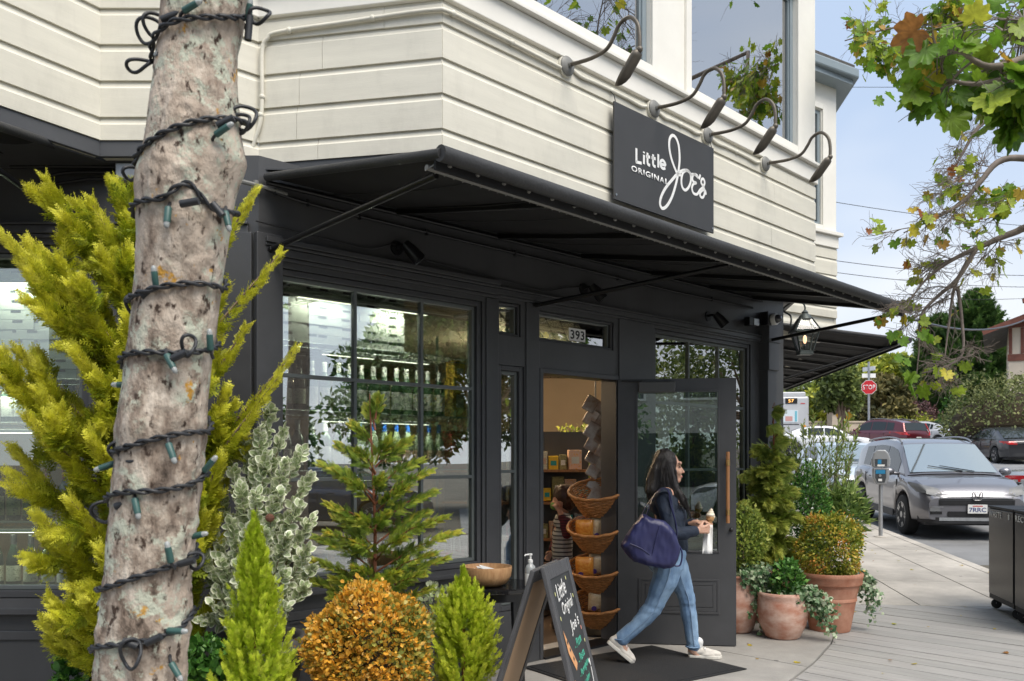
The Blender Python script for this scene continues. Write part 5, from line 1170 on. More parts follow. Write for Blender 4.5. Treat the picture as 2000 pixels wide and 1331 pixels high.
# ------------------------------------------------------------------ two lime cypresses
def lime(label, u0, vtop, vbot, Y, width_px, n, pm, plab, taper=1.0, vv=0):
    x = pt(u0,0,Y).x; zt = pt(u0,vtop,Y).z; zb_ = .26
    T = thing('lime_cypress', label, 'shrub', (x,Y,zb_-.02)); o = np.array([x,Y,zb_-.02]); P = []; w = width_px/FPX*Y/2
    for i in range(n):
        f = rng.random()**.9; z = zb_+.05+(zt-zb_)*f; prof = (1-f)**.75*.85+.15*(1-f) if taper == 1 else math.sqrt(max(.02,1-(2*f-.75)**2*.75 if f>.375 else 1))*.98*(1-f**6)
        a = rng.random()*2*math.pi; r = w*prof*(.55+.5*rng.random()); b = np.array([x+.2*r*math.cos(a), Y+.2*r*math.sin(a), z-.12]); tp_ = np.array([x+r*math.cos(a), Y+r*math.sin(a), z+.05+.03*rng.random()]); P.append(plume(b, tp_, 26, .062, .6, .05, .3))
    tp_ = np.array([x,Y,zt]); P.append(plume(np.array([x,Y,zt-.2]), tp_, 40, .06, .5, 0, .1))
    c, d, n_, s, t = cat(P); rr = np.hypot(c[:,0]-x, c[:,1]-Y)/w
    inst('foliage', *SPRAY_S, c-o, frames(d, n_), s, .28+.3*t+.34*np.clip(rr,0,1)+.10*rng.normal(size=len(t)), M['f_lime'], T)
    stems(T, [([(0,0,-.05),(0,0,.4),(.005,0,zt-zb_-.02)], .012, .003)], M['red_bark'])
    pot('planter', plab, x, Y, 0, rimpot(w*.8,.28), pm, w*.7, .25)
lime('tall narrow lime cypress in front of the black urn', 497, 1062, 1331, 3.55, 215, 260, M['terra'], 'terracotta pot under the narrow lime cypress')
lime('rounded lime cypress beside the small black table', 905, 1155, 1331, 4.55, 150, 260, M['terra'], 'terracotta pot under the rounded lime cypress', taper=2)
# ------------------------------------------------------------------ orange ball shrub
YO = 3.95; ox = pt(727,0,YO).x; oz = pt(0,1258,YO).z; rO = 113/FPX*YO
pot('planter', 'terracotta pot under the orange ball shrub', ox+.03, YO, 0, rimpot(.25,.42), M['terra'], .22, .38)
T = thing('orange_ball_shrub', 'round clipped shrub with orange and bronze leaves', 'shrub', (ox, YO, .38)); o = np.array([ox,YO,.38])
n = 15000; dd = rand_dirs(n); rad = rO*(.78+.24*rng.random(n)**.6+.16*(rng.random(n)>.95)*rng.random(n))*(1+.09*np.sin(5*dd[:,0]+3*dd[:,2])+.05*np.sin(9*dd[:,1]-4*dd[:,2]+2)+.04*np.sin(17*dd[:,0]+13*dd[:,2]))
c = np.array([ox,YO,oz])+dd*rad[:,None]*np.array([1.03,1.0,.97]); ld = unit(dd*.9+rng.normal(size=dd.shape)*.55+[0,0,.25]); ln_ = unit(dd+rng.normal(size=dd.shape)*.55)
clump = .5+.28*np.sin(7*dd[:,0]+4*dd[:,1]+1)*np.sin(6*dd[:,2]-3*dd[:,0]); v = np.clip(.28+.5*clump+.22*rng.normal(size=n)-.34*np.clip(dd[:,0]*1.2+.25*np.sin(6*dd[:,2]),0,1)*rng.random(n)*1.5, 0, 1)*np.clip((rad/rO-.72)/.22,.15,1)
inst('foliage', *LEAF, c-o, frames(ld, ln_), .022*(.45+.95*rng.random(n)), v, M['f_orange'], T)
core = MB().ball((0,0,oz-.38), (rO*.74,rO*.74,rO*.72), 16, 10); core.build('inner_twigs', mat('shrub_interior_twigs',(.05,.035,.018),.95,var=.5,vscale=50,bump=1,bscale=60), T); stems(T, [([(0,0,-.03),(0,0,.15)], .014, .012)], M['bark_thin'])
# ------------------------------------------------------------------ low green plant and small shoots at the bottom left
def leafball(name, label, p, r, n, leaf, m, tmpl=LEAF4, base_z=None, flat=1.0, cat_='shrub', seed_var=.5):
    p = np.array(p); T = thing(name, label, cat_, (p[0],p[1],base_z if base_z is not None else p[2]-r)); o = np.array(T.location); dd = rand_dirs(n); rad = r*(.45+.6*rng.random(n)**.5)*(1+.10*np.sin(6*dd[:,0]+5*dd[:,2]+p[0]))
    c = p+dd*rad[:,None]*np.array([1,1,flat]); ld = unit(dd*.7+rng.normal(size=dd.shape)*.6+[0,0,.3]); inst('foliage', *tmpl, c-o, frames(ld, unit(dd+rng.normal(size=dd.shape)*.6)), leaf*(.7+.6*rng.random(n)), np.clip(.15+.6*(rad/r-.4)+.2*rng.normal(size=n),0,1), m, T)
    stems(T, [([(0,0,0),tuple((p-o)*.9)], .01, .004)], M['bark_thin']); return T
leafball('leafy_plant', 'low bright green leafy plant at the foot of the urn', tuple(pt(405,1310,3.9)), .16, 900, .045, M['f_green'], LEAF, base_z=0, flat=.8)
leafball('leafy_plant', 'low green leafy plant left of the trunk base', tuple(pt(160,1320,4.2)), .12, 500, .045, M['f_green'], LEAF, base_z=0, flat=.9)
leafball('leafy_plant', 'small grey-green sprig beside the orange ball shrub', tuple(pt(850,1185,4.7)), .08, 160, .035, M['f_varieg'], LEAF, base_z=.0, flat=1.5)

# ------------------------------------------------------------------ pots and plants right of the door
def G(u, v): p = gnd(u, v, .004); return p
p1 = G(1536, 1250); barrel = [(.002,0),(.125,0),(.14,.012),(.19,.12),(.205,.22),(.203,.30),(.197,.335),(.205,.35),(.203,.372),(.192,.38),(.178,.37),(.175,.33),(.12,.1)]
pot('terracotta_pot', 'pale round-bellied terracotta pot with ivy, nearest the door edge', p1.x, p1.y+.1, .005, barrel, M['terra_pale'], .175, .335, group='terracotta pots by the door')
p2 = G(1634, 1237); tall = [(.002,0),(.165,0),(.17,.01),(.215,.26),(.222,.263),(.222,.285),(.218,.29),(.245,.40),(.262,.405),(.268,.42),(.268,.455),(.275,.465),(.278,.49),(.268,.505),(.245,.50),(.235,.45),(.16,.15)]
pot('terracotta_pot', 'tall terracotta pot with a double rim under the round shrub', p2.x, p2.y+.16, .003, tall, M['terra'], .238, .455, group='terracotta pots by the door')
p3 = G(1452, 1240); vase = [(.002,0),(.12,0),(.14,.02),(.20,.20),(.205,.32),(.185,.43),(.18,.46),(.195,.48),(.19,.495),(.17,.49),(.16,.44),(.12,.1)]
pot('terracotta_pot', 'tall pale terracotta vase half hidden behind the open door', p3.x-.02, p3.y+.15, .005, vase, M['terra_pale'], .155, .45, group='terracotta pots by the door')
p4 = Vector((2.36, 7.95, .005)); wide = [(.002,0),(.17,0),(.25,.30),(.262,.44),(.285,.455),(.29,.49),(.275,.51),(.25,.5),(.24,.44),(.16,.1)]
pot('terracotta_pot', 'wide terracotta pot under the feathery cedar', p4.x, p4.y, .005, wide, M['terra'], .24, .45, group='terracotta pots by the door')
MB_ = thing('pot_saucer', 'small empty terracotta saucer lying on the wide pot', 'saucer', (2.44,7.80,.505)); MB().lathe([(.002,0),(.085,0),(.10,.025),(.09,.025),(.08,.01),(.002,.01)], 24, caps=False).build('dish', M['terra'], MB_, smooth=40)
# cedar
T = thing('feathery_cedar', 'feathery olive-green cedar in the wide terracotta pot', 'shrub', (p4.x,p4.y,.45)); o = np.array([p4.x,p4.y,.45]); P = []; segs = [([(0,0,0),(.01,0,.5),(.03,0,1.1),(.03,0,1.45)], .016, .003)]
for u, v, dy in [(1455,930,.0),(1448,985,-.1),(1462,1040,-.2),(1490,1060,-.35),(1520,1080,-.35),(1552,1060,-.2),(1560,1010,-.15),(1552,960,0),(1545,905,0),(1478,880,0),(1528,860,.05),(1510,830,0),(1490,920,-.15),(1520,940,-.2),(1540,985,-.25),(1500,985,-.3),(1475,1000,-.25),(1530,1030,-.3),(1500,1090,-.3),(1465,1080,-.15),(1550,1090,-.1),(1470,950,.2),(1540,930,.2),(1515,890,-.1),(1480,1100,-.2),(1535,1110,-.2),(1515,800,0),(1450,1020,.1),(1505,1030,-.36),(1505,950,-.25)]:
    tp_ = np.array(pt(u, v, p4.y+dy)); b = np.array([p4.x+.02, p4.y, max(.55, tp_[2]+.02-.2*abs(tp_[0]-p4.x))]); ln = np.linalg.norm(tp_-b); P.append(plume(b, tp_, int(80+300*ln), .135, .95, -.10, .08)); segs.append(([tuple(b-o), tuple(b+(tp_-b)*.5+[0,0,.06]-o), tuple(tp_-o)], .006, .0015))
c, d, n, s, t = cat(P); d[:,2] -= .45; nn = unit(n*.4+np.array([0,-.8,.5])[None]+rng.normal(size=n.shape)*.35)
inst('foliage', *SPRAY, c-o, frames(d, nn), s*1.1, .35+.45*t+.18*rng.normal(size=len(t)), M['f_cedar'], T); stems(T, segs, M['red_bark'])
# upright box, round shrub, airy shrub, small cypress, ivy
leafball('box_shrub', 'dark glossy upright box shrub behind the round potted shrub', (pt(1578,1000,8.1).x,8.1,.95), .20, 3200, .034, M['f_box'], LEAF4, base_z=.0, flat=2.3)
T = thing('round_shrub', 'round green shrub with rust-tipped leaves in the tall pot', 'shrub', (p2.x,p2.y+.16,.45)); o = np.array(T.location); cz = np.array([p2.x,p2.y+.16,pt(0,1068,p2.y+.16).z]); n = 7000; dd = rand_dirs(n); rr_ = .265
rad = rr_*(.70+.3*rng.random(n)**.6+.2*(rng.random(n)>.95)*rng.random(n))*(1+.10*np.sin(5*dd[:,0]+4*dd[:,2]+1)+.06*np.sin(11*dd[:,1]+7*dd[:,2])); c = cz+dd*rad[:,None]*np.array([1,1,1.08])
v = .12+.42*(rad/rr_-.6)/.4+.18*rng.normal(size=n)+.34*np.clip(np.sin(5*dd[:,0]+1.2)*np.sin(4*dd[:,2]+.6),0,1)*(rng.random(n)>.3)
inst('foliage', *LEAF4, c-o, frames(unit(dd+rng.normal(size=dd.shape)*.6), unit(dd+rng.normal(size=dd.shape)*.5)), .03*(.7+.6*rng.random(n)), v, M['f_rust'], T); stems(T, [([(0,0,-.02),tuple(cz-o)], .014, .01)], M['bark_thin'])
# airy shrub behind
T = thing('airy_shrub', 'tall airy shrub with narrow pale leaves against the street', 'shrub', (pt(1610,0,8.7).x,8.7,.0)); o = np.array(T.location); P = []; segs = []
for k in range(46):
    u = 1535+150*rng.random(); vt = 795+130*rng.random()+.010*(u-1615)**2*.5; dy = rng.uniform(-.25,.25); tp_ = np.array(pt(u, min(vt,960), 8.7+dy)); b = np.array([o[0]+rng.uniform(-.06,.06)+(tp_[0]-o[0])*.3, 8.7+dy*.3, .45+.2*rng.random()]); ln = np.linalg.norm(tp_-b); P.append(plume(b, tp_, int(52*ln+10), .06, 1.0, -.03, .25)); segs.append(([tuple([0,0,.0]), tuple(b-o), tuple((b+tp_)/2-o+[rng.uniform(-.03,.03),0,.02]), tuple(tp_-o)], .006, .0015))
c, d, n, s, t = cat(P); inst('foliage', *NARROW, c-o, frames(jitter(d,.3), n), .062*(.6+.7*rng.random(len(t))), .25+.4*t+.2*rng.normal(size=len(t)), M['f_airy'], T); stems(T, segs, M['bark_thin'], n=5)
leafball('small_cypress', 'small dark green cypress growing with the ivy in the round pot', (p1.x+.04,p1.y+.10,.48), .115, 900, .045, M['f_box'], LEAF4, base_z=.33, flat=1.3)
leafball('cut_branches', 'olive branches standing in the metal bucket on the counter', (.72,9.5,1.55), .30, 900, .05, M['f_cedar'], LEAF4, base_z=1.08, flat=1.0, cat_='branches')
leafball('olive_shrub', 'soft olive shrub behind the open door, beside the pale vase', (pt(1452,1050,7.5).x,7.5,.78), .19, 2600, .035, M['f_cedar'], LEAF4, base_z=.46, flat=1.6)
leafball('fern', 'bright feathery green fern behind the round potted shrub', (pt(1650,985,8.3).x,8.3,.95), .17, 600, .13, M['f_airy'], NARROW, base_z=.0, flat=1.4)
IVY = ([(0,0,0),(.30,.10,.03),(.50,.42,.05),(.26,.55,.0),(.0,1,-.04),(-.26,.55,.0),(-.50,.42,.05),(-.30,.10,.03)], [(0,1,2),(0,2,3),(0,3,4),(0,4,5),(0,5,6),(0,6,7)])
def ivy(label, starts, n_each, base):
    T = thing('trailing_ivy', label, 'ivy', base); o = np.array(base); C = []; D = []; segs = []
    for p, q, hang in starts:
        p = np.array(p); q = np.array(q); pts = []
        for i in range(8):
            t = i/7; x = p+(q-p)*t; x[2] = p[2]+(q[2]-p[2])*t+.10*math.sin(math.pi*t)*(1-hang); x += rng.normal(size=3)*.008; pts.append(tuple(x-o))
            for k in range(n_each): C.append(x+rng.normal(size=3)*.028); D.append(rng.normal(size=3)*.6+np.array([0,-.5,-.5]))
        segs.append((pts, .002, .001))
    C = np.array(C); D = np.array(D); inst('foliage', *IVY, C-o, frames(D, unit(np.array([[0,-1,.45]])+rng.normal(size=C.shape)*.45)), .036*(.6+.7*rng.random(len(C))), np.clip(rng.normal(.5,.3,len(C)),0,1), M['f_ivy'], T); stems(T, segs, M['bark_thin'], n=4)
st = []
for k in range(16): a = rng.uniform(-.4,1.6); x0 = p1.x+.15*math.cos(a); y0 = p1.y+.1-.12*math.sin(a); st.append(((x0,y0,.36),(p1.x+.26+.12*rng.random(),p1.y-.02+.1*rng.random()-.1,.05+.25*rng.random()),.3))
ivy('variegated ivy spilling over the round-bellied pot', st, 6, (p1.x,p1.y+.1,.335))
st = []
for k in range(22): st.append(((p3.x+rng.uniform(-.05,.12),p3.y+.05+rng.uniform(-.1,.05),.50),(p3.x+rng.uniform(.05,.42),p3.y-.02+rng.uniform(-.08,.12),.04+.45*rng.random()),.2))
ivy('pale variegated ivy trailing from the tall vase to the ground', st, 7, (p3.x,p3.y+.1,.45))
st = []
for k in range(10): st.append(((p2.x+.22,p2.y+.2+rng.uniform(-.08,.05),.48),(p2.x+.27+.12*rng.random(),p2.y+.05+rng.uniform(-.05,.1),.08+.3*rng.random()),.2))
ivy('thin dry ivy hanging behind the tall terracotta pot', st, 5, (p2.x+.22,p2.y+.2,.46))
# ================================================================== STREET TREE TRUNK WITH STRING LIGHTS
YK = 2.5
ed = [(-260,345,520),(-60,322,490),(0,318,480),(60,314,472),(100,310,462),(160,303,462),(210,296,466),(250,292,470),(290,286,472),(320,281,474),(345,275,468),(380,269,458),(450,272,447),(520,271,436),(560,268,431),(640,258,421),(700,250,412),(780,240,404),(830,234,402),(860,236,399),(950,225,393),(1050,213,377),(1150,205,369),(1250,195,364),(1331,187,360),(1500,170,352),(1700,140,360),(1899,100,390)]
TKv = np.array([e[0] for e in ed], float); TKc = np.array([(e[1]+e[2])/2 for e in ed]); TKr = np.array([(e[2]-e[1])/2 for e in ed])
def tk(v):
    c = np.interp(v, TKv, TKc); r = np.interp(v, TKv, TKr); return (c-CX)/FPX*YK, r/FPX*YK*.985
_rs = np.random.default_rng(5); _W = [( _rs.normal(size=3), _rs.random()*6.28) for _ in range(120)]
def fbm(p, f0=6, octs=4, per=22):
    out = 0; a = 1.0; f = f0
    for o_ in range(octs):
        acc = 0
        for w, ph in _W[o_*per:(o_+1)*per]: acc = acc + np.sin((p*f)@w + ph)
        out = out + a*acc/math.sqrt(per); a *= .52; f *= 2.1
    return out
nv_, na_ = 420, 96
vv = np.linspace(-260, 1899, nv_); th = np.linspace(0, 2*np.pi, na_, endpoint=False)
ctr, rad = tk(vv); zz = CH+(HV-vv)/FPX*YK
dirs = np.stack([np.cos(th), np.sin(th), 0*th], -1)
P0 = np.stack([ctr[:,None]+rad[:,None]*np.cos(th), YK+rad[:,None]*np.sin(th), np.repeat(zz[:,None], na_, 1)], -1)
q = P0.copy(); q[...,2] *= .55
bark = fbm(q.reshape(-1,3), 16, 4, 24).reshape(nv_, na_)
fine = fbm(P0.reshape(-1,3)*1.0, 55, 2, 20).reshape(nv_, na_)
rough_ = np.clip(.5+.6*np.sin(2*th+zz[:,None]*1.6)+.3*bark, .15, 1.1)
disp = .0048*bark*rough_ + .0032*fine*rough_ - .006*np.clip(bark-1.25,0,1)*rough_
for (u, v, w, a) in ((470,320,38,.009),(290,845,40,.012),(300,800,30,.006),(290,350,30,.006),(330,1230,30,.006)):
    x = (u-CX)/FPX*YK; z = CH+(HV-v)/FPX*YK; d2 = ((P0[...,0]-x)**2 + (P0[...,2]-z)**2)/(w/FPX*YK)**2; disp += a*np.exp(-d2)*(P0[...,1] < YK+.03)
P1 = P0 + dirs[None]*disp[...,None]
zbase = -.02; P1[...,2] = np.maximum(P1[...,2], zbase)
F = [(i*na_+k, i*na_+(k+1)%na_, (i+1)*na_+(k+1)%na_, (i+1)*na_+k) for i in range(nv_-1) for k in range(na_)]
def bark_mat():
    m = bpy.data.materials.new('plane_tree_bark'); m.use_nodes = True; t = m.node_tree; b = t.nodes['Principled BSDF']; b.inputs['Roughness'].default_value = .85; b.inputs['Specular IOR Level'].default_value = .25
    tcn = t.nodes.new('ShaderNodeTexCoord'); obv = tcn.outputs['Object']
    def noise(sc, det=5, st=None, rough=.6):
        v = obv
        if st: mp_ = t.nodes.new('ShaderNodeMapping'); mp_.inputs['Scale'].default_value = st; t.links.new(obv, mp_.inputs[0]); v = mp_.outputs[0]
        n = t.nodes.new('ShaderNodeTexNoise'); n.inputs['Scale'].default_value = sc; n.inputs['Detail'].default_value = det; n.inputs['Roughness'].default_value = rough; t.links.new(v, n.inputs['Vector']); return n.outputs['Fac']
    def ramp(f, stops):
        r = t.nodes.new('ShaderNodeValToRGB'); e = r.color_ramp.elements
        while len(e) < len(stops): e.new(.5)
        for i, (p, c) in enumerate(stops): e[i].position = p; e[i].color = (*c,1) if len(c) == 3 else c
        t.links.new(f, r.inputs[0]); return r.outputs[0]
    def mix(f, a, b_):
        x = t.nodes.new('ShaderNodeMix'); x.data_type = 'RGBA'; t.links.new(f, x.inputs['Factor']); t.links.new(a, x.inputs['A'])
        if isinstance(b_, tuple): x.inputs['B'].default_value = (*b_,1)
        else: t.links.new(b_, x.inputs['B'])
        return x.outputs['Result']
    base = ramp(noise(22,6,(1,1,.45)), [(.30,(.07,.052,.04)),(.42,(.24,.185,.145)),(.54,(.42,.35,.285)),(.70,(.66,.58,.49))])
    bare = ramp(noise(9,5,(1,1,.15)), [(.3,(.38,.30,.235)),(.7,(.68,.58,.48))])
    col = mix(ramp(noise(3.2,2,(1,1,.35)), [(.52,(0,0,0)),(.60,(1,1,1))]), base, bare)
    lich = ramp(noise(15,7,None,.75), [(.50,(0,0,0)),(.56,(1,1,1))]); area = ramp(noise(5,2), [(.42,(0,0,0)),(.5,(1,1,1))])
    mu = t.nodes.new('ShaderNodeMath'); mu.operation = 'MULTIPLY'; t.links.new(lich, mu.inputs[0]); t.links.new(area, mu.inputs[1])
    col = mix(mu.outputs[0], col, (.50,.52,.42))
    orange = ramp(noise(11,5,None,.7), [(.63,(0,0,0)),(.67,(1,1,1))]); col = mix(orange, col, (.50,.27,.05))
    crack = ramp(noise(34,5,(1,1,.6)), [(.35,(1,1,1)),(.42,(0,0,0))]); col = mix(crack, col, (.06,.04,.03))
    t.links.new(col, b.inputs['Base Color'])
    bp = t.nodes.new('ShaderNodeBump'); bp.inputs['Strength'].default_value = 1.0; bp.inputs['Distance'].default_value = .012
    t.links.new(noise(60,6,(1,1,.6)), bp.inputs['Height']); t.links.new(bp.outputs[0], b.inputs['Normal'])
    return m
M['plane_bark'] = bark_mat()
near_tree = thing('street_tree', 'leaning street tree trunk with flaking lichen-spotted bark in the foreground', 'tree', (tk(1899)[0], YK, 0)); o3 = Vector(near_tree.location)
MB().add([Vector(p)-o3 for p in P1.reshape(-1,3)], F).build('trunk', M['plane_bark'], near_tree, smooth=80)
# upper limb and a few branches out of the frame
top = Vector((ctr[0], YK, zz[0])) - o3
MB().tube(smooth_path([top-Vector((.02,0,.05)), top+Vector((.05,.02,.5)), top+Vector((-.2,.1,1.3)), top+Vector((-.3,-.1,2.4))], 6), [.12-.004*i for i in range(19)], 12).build('limb', M['plane_bark'], near_tree, smooth=80)
MB().tube(smooth_path([top+Vector((.04,.02,.4)), top+Vector((.5,-.3,1.0)), top+Vector((1.2,-.6,1.9))], 6), [.07-.004*i for i in range(13)], 10).build('limb', M['plane_bark'], near_tree, smooth=80)

M['cable'] = mat('black_light_cable', (.022,.024,.028), .5, var=.2, vscale=30)
M['socket'] = mat('green_bulb_socket', (.035,.095,.085), .45, var=.15, vscale=30)
M['led'] = mat('frosted_bulb_tip', (.62,.66,.66), .25, tr=.5)
wr = [(1275,1205),(1150,1092),(985,930),(885,845),(718,680),(590,567),(425,418),(335,240),(125,35)]
def tp_at(v, theta, off):
    x, r = tk(v); return Vector((x+(r+off)*math.cos(theta), YK-(r+off)*math.sin(theta), CH+(HV-v)/FPX*YK))
path = []; theta = math.pi
for k, (vl, vr) in enumerate(wr):
    nxt = wr[k+1][0] if k+1 < len(wr) else vr-60
    for i in range(18):
        f = i/18; v = vl+(vr-vl)*f + (6 if k%2 else -7)*math.sin(2*math.pi*f)
        if k == 6: v -= 38*math.exp(-((f-.62)/.10)**2)
        path.append((v, theta-math.pi*f))
    for i in range(14):
        f = i/14; path.append((vr+(nxt-vr)*f, theta-math.pi-math.pi*f))
    theta -= 2*math.pi
pts = [tp_at(v, th_, .011) for v, th_ in path]
lights = thing('string_lights', 'black twisted cable with green bulb sockets wound round the trunk', 'string lights', tuple(o3+Vector((0,-.2,0))))
ol = Vector(lights.location); pts = smooth_path(pts, 4); A, B = [], []; acc = 0
for i, p in enumerate(pts):
    a, b = pts[max(0,i-1)], pts[min(len(pts)-1,i+1)]; tg = (b-a).normalized(); u_ = tg.orthogonal().normalized(); u_ = (Vector((0,0,1))-tg*tg.z).normalized(); w_ = tg.cross(u_)
    if i: acc += (p-pts[i-1]).length
    an = acc/.045*2*math.pi*.5; off = u_*math.cos(an)*.0052+w_*math.sin(an)*.0052; A.append(p+off-ol); B.append(p-off-ol)
mb = MB(); mb.tube(A, .0048, 6); mb.tube(B, .0048, 6); mb.build('cable', M['cable'], lights, smooth=60)
def surf(u, v, off=.02):
    x = (u-CX)/FPX*YK; c, r = tk(v); dx = abs(x-c); y = YK-math.sqrt(max(0, r*r-dx*dx))-off if dx < r else YK-.015
    # keep the pixel: solve along the ray
    s = y/YK; return Vector(((u-CX)/FPX*y, y, CH+(HV-v)/FPX*y))
bulbs = [(375,12,25),(316,95,235),(290,272,95),(437,253,30),(327,424,268),(444,432,285),(303,542,95),(410,665,90),(334,710,300),(240,752,180),(205,912,200),(335,885,292),(410,907,48),(267,993,285),(386,1046,12),(330,1080,98),(205,1165,235),(198,1215,93),(346,1233,0),(344,1312,305),(487,20,80)]
for (u, v, a) in bulbs:
    c = surf(u, v, .022); d = Vector((math.cos(R(a)), -.15, math.sin(R(a)))).normalized(); L_ = .028
    mb = MB(); mb.tube([c-d*L_-ol, c-d*L_*.9-ol, c+d*L_*.55-ol], [.0085,.0098,.0092], 10); s_ = mb.build('socket', M['socket'], lights, smooth=50)
    mb = MB(); mb.tube([c+d*L_*.55-ol, c+d*L_*.8-ol, c+d*L_*1.05-ol, c+d*L_*1.15-ol], [.0078,.0078,.006,.0025], 10); mb.build('bulb', M['led'], s_, smooth=60)
    mb = MB(); e = c-d*L_; mb.tube([e-ol, e-d*.012+Vector((0,.008,0))-ol, e-d*.02+Vector((0,.018,0))-ol], .005, 6); mb.build('lead', M['cable'], s_)
for (u, v, ru, rv, rot) in ((292,60,25,25,0),(303,48,20,24,.4),(272,127,24,11,.2),(478,230,24,23,.3),(470,240,20,18,.5),(508,30,20,14,.2),(262,597,14,20,.2),(368,676,12,20,-.1),(238,880,24,18,.2),(250,888,22,12,-.3),(205,1000,26,20,.1),(380,1096,17,16,0),(255,1278,18,28,0),(258,338,16,12,.3)):
    c = surf(u, v, .03); lp = []
    for i in range(28):
        a = 2*math.pi*i/28; x, z = ru*math.cos(a), rv*math.sin(a); x, z = x*math.cos(rot)-z*math.sin(rot), x*math.sin(rot)+z*math.cos(rot); lp.append(c+Vector((x/FPX*YK, .012*math.sin(2*a), z/FPX*YK))-ol)
    MB().tube(lp, .0052, 7, closed=True).build('slack_loop', M['cable'], lights, smooth=60)
for (u, v, a, L_) in ((335,32,20,.03),(318,100,60,.022),(440,238,25,.025),(486,55,85,.035),(285,330,60,.02),(370,396,10,.025),(425,410,-50,.022),(290,573,25,.02),(350,695,25,.022),(240,870,15,.025),(240,985,20,.022),(255,1258,-20,.022),(300,1250,25,.022),(365,1098,15,.022)):
    c = surf(u, v, .024); d = Vector((math.cos(R(a)),0,math.sin(R(a)))); MB().tube([c-d*L_-ol, c+d*L_-ol], .0105, 9).build('sleeve', M['cable'], lights, smooth=50)

# ================================================================== FURNITURE AT THE DOOR
# black table with bowl and bottle
TX, TY, TZ = pt(970,0,5.5).x, 5.5, .69
tb = thing('side_table', 'small round black table against the shop wall', 'table', (TX,TY,.005))
M['gloss_black'] = mat('gloss_black_lacquer', (.012,.012,.013), .12, var=.1)
MB().lathe([(.002,.655),(.262,.655),(.27,.662),(.27,.678),(.262,.685),(.002,.685)], 48, caps=False).build('table_top', M['gloss_black'], tb, smooth=40)
MB().lathe([(.20,.60),(.21,.60),(.21,.654),(.20,.654)], 32, caps=False).build('apron', M['black'], tb, smooth=40)
for a in (40,130,220,310): c, s = math.cos(R(a)), math.sin(R(a)); MB().bar((.17*c,.17*s,.64),(.21*c,.21*s,0), .04, .03).build('leg', M['black'], tb, bevel=.004)
bw = thing('wooden_bowl', 'turned pale wooden bowl of paper slips on the black table', 'bowl', (pt(951,0,5.42).x,5.42,TZ+.002))
M['bowl'] = mat('turned_mango_wood', (.40,.20,.085), .45, col2=(.62,.38,.19), vscale=9, stretch=(5,5,1))
MB().lathe([(.002,0),(.085,0),(.125,.02),(.15,.06),(.157,.11),(.155,.122),(.149,.122),(.146,.11),(.13,.05),(.08,.018),(.002,.014)], 48, caps=False).build('bowl', M['bowl'], bw, smooth=50)
for k in range(7):
    S = thing('paper_slip', 'white paper slip lying in the wooden bowl', 'paper', (bw.location.x-.045+.012*k, 5.42-.02+.01*(k%3), TZ+.06+.006*k), R(-20+13*k), 'paper slips in the bowl')
    mb = MB(); mb.box(-.075,.075,-.045,.045,0,.0012); mb.build('sheet', M['paper'], S); S.rotation_euler = (R(8+3*k), R(-14+5*k), R(-25+11*k))
sn = thing('sanitiser_bottle', 'clear pump bottle of hand sanitiser standing on the black table', 'bottle', (pt(1036,0,5.32).x,5.32,TZ+.002))
MB().lathe([(.03,0),(.033,.008),(.033,.115),(.028,.135),(.016,.145),(.013,.155)], 20).build('bottle', mat('clear_gel_plastic',(.80,.84,.84),.15,tr=.6), sn, smooth=50)
MB().lathe([(.0335,.015),(.0335,.09)], 20, caps=False).build('label_band', M['paper'], sn, smooth=50)
mb = MB(); mb.lathe([(.015,.155),(.015,.172),(.006,.176),(.006,.198),(.012,.2),(.012,.21)], 14); mb.tube([(0,0,.205),(-.03,-.01,.203),(-.036,-.012,.196)], .005, 8); mb.build('pump', M['white'], sn, smooth=50)
# chalkboard
YA, YB, ZTOP = 4.17, 4.63, .95
a0 = pt(1049,1112,YA); a1 = pt(1098,1091,YB); ww = (a1-a0); ww.z = 0; wid = ww.length; wdir = ww.normalized(); out = Vector((wdir.y,-wdir.x,0))
AF = Wall((a0.x,a0.y), math.atan2(wdir.y,wdir.x))
cbd = thing('chalkboard_sign', 'folding black chalkboard sign with coloured handwriting by the doormat', 'sign', (a0.x,a0.y,.005), AF.a)
tilt = math.atan(.25); Hh = ZTOP/math.cos(tilt)
M['chalk_frame'] = mat('worn_black_timber', (.035,.036,.040), .55, col2=(.11,.11,.115), vscale=14, stretch=(9,9,.7), bump=.2)
M['chalk'] = mat('chalkboard_slate', (.020,.022,.024), .6, col2=(.045,.047,.05), vscale=4)
M['hardboard'] = mat('tan_hardboard', (.50,.33,.19), .6, var=.05)
def leaf_frame(sgn, mface, name):
    """one hinged leaf, built flat in x/z then leaned; sgn -1 is the side that faces the street"""
    mb = MB(); fw_ = .055
    mb.box(0,fw_,-.022,0,0,Hh); mb.box(wid-fw_,wid,-.022,0,0,Hh); mb.box(fw_,wid-fw_,-.022,0,Hh-fw_*1.25,Hh); mb.box(fw_,wid-fw_,-.022,0,.14,.14+fw_)
    o = mb.build(name, M['chalk_frame'], cbd, bevel=.004)
    MB().box(fw_-.003,wid-fw_+.003,-.016,-.009,.14+fw_-.003,Hh-fw_*1.25+.003).build('board', mface, o)
    return o
fr_ = leaf_frame(1, M['chalk'], 'front_leaf'); bk = leaf_frame(1, M['hardboard'], 'back_leaf')
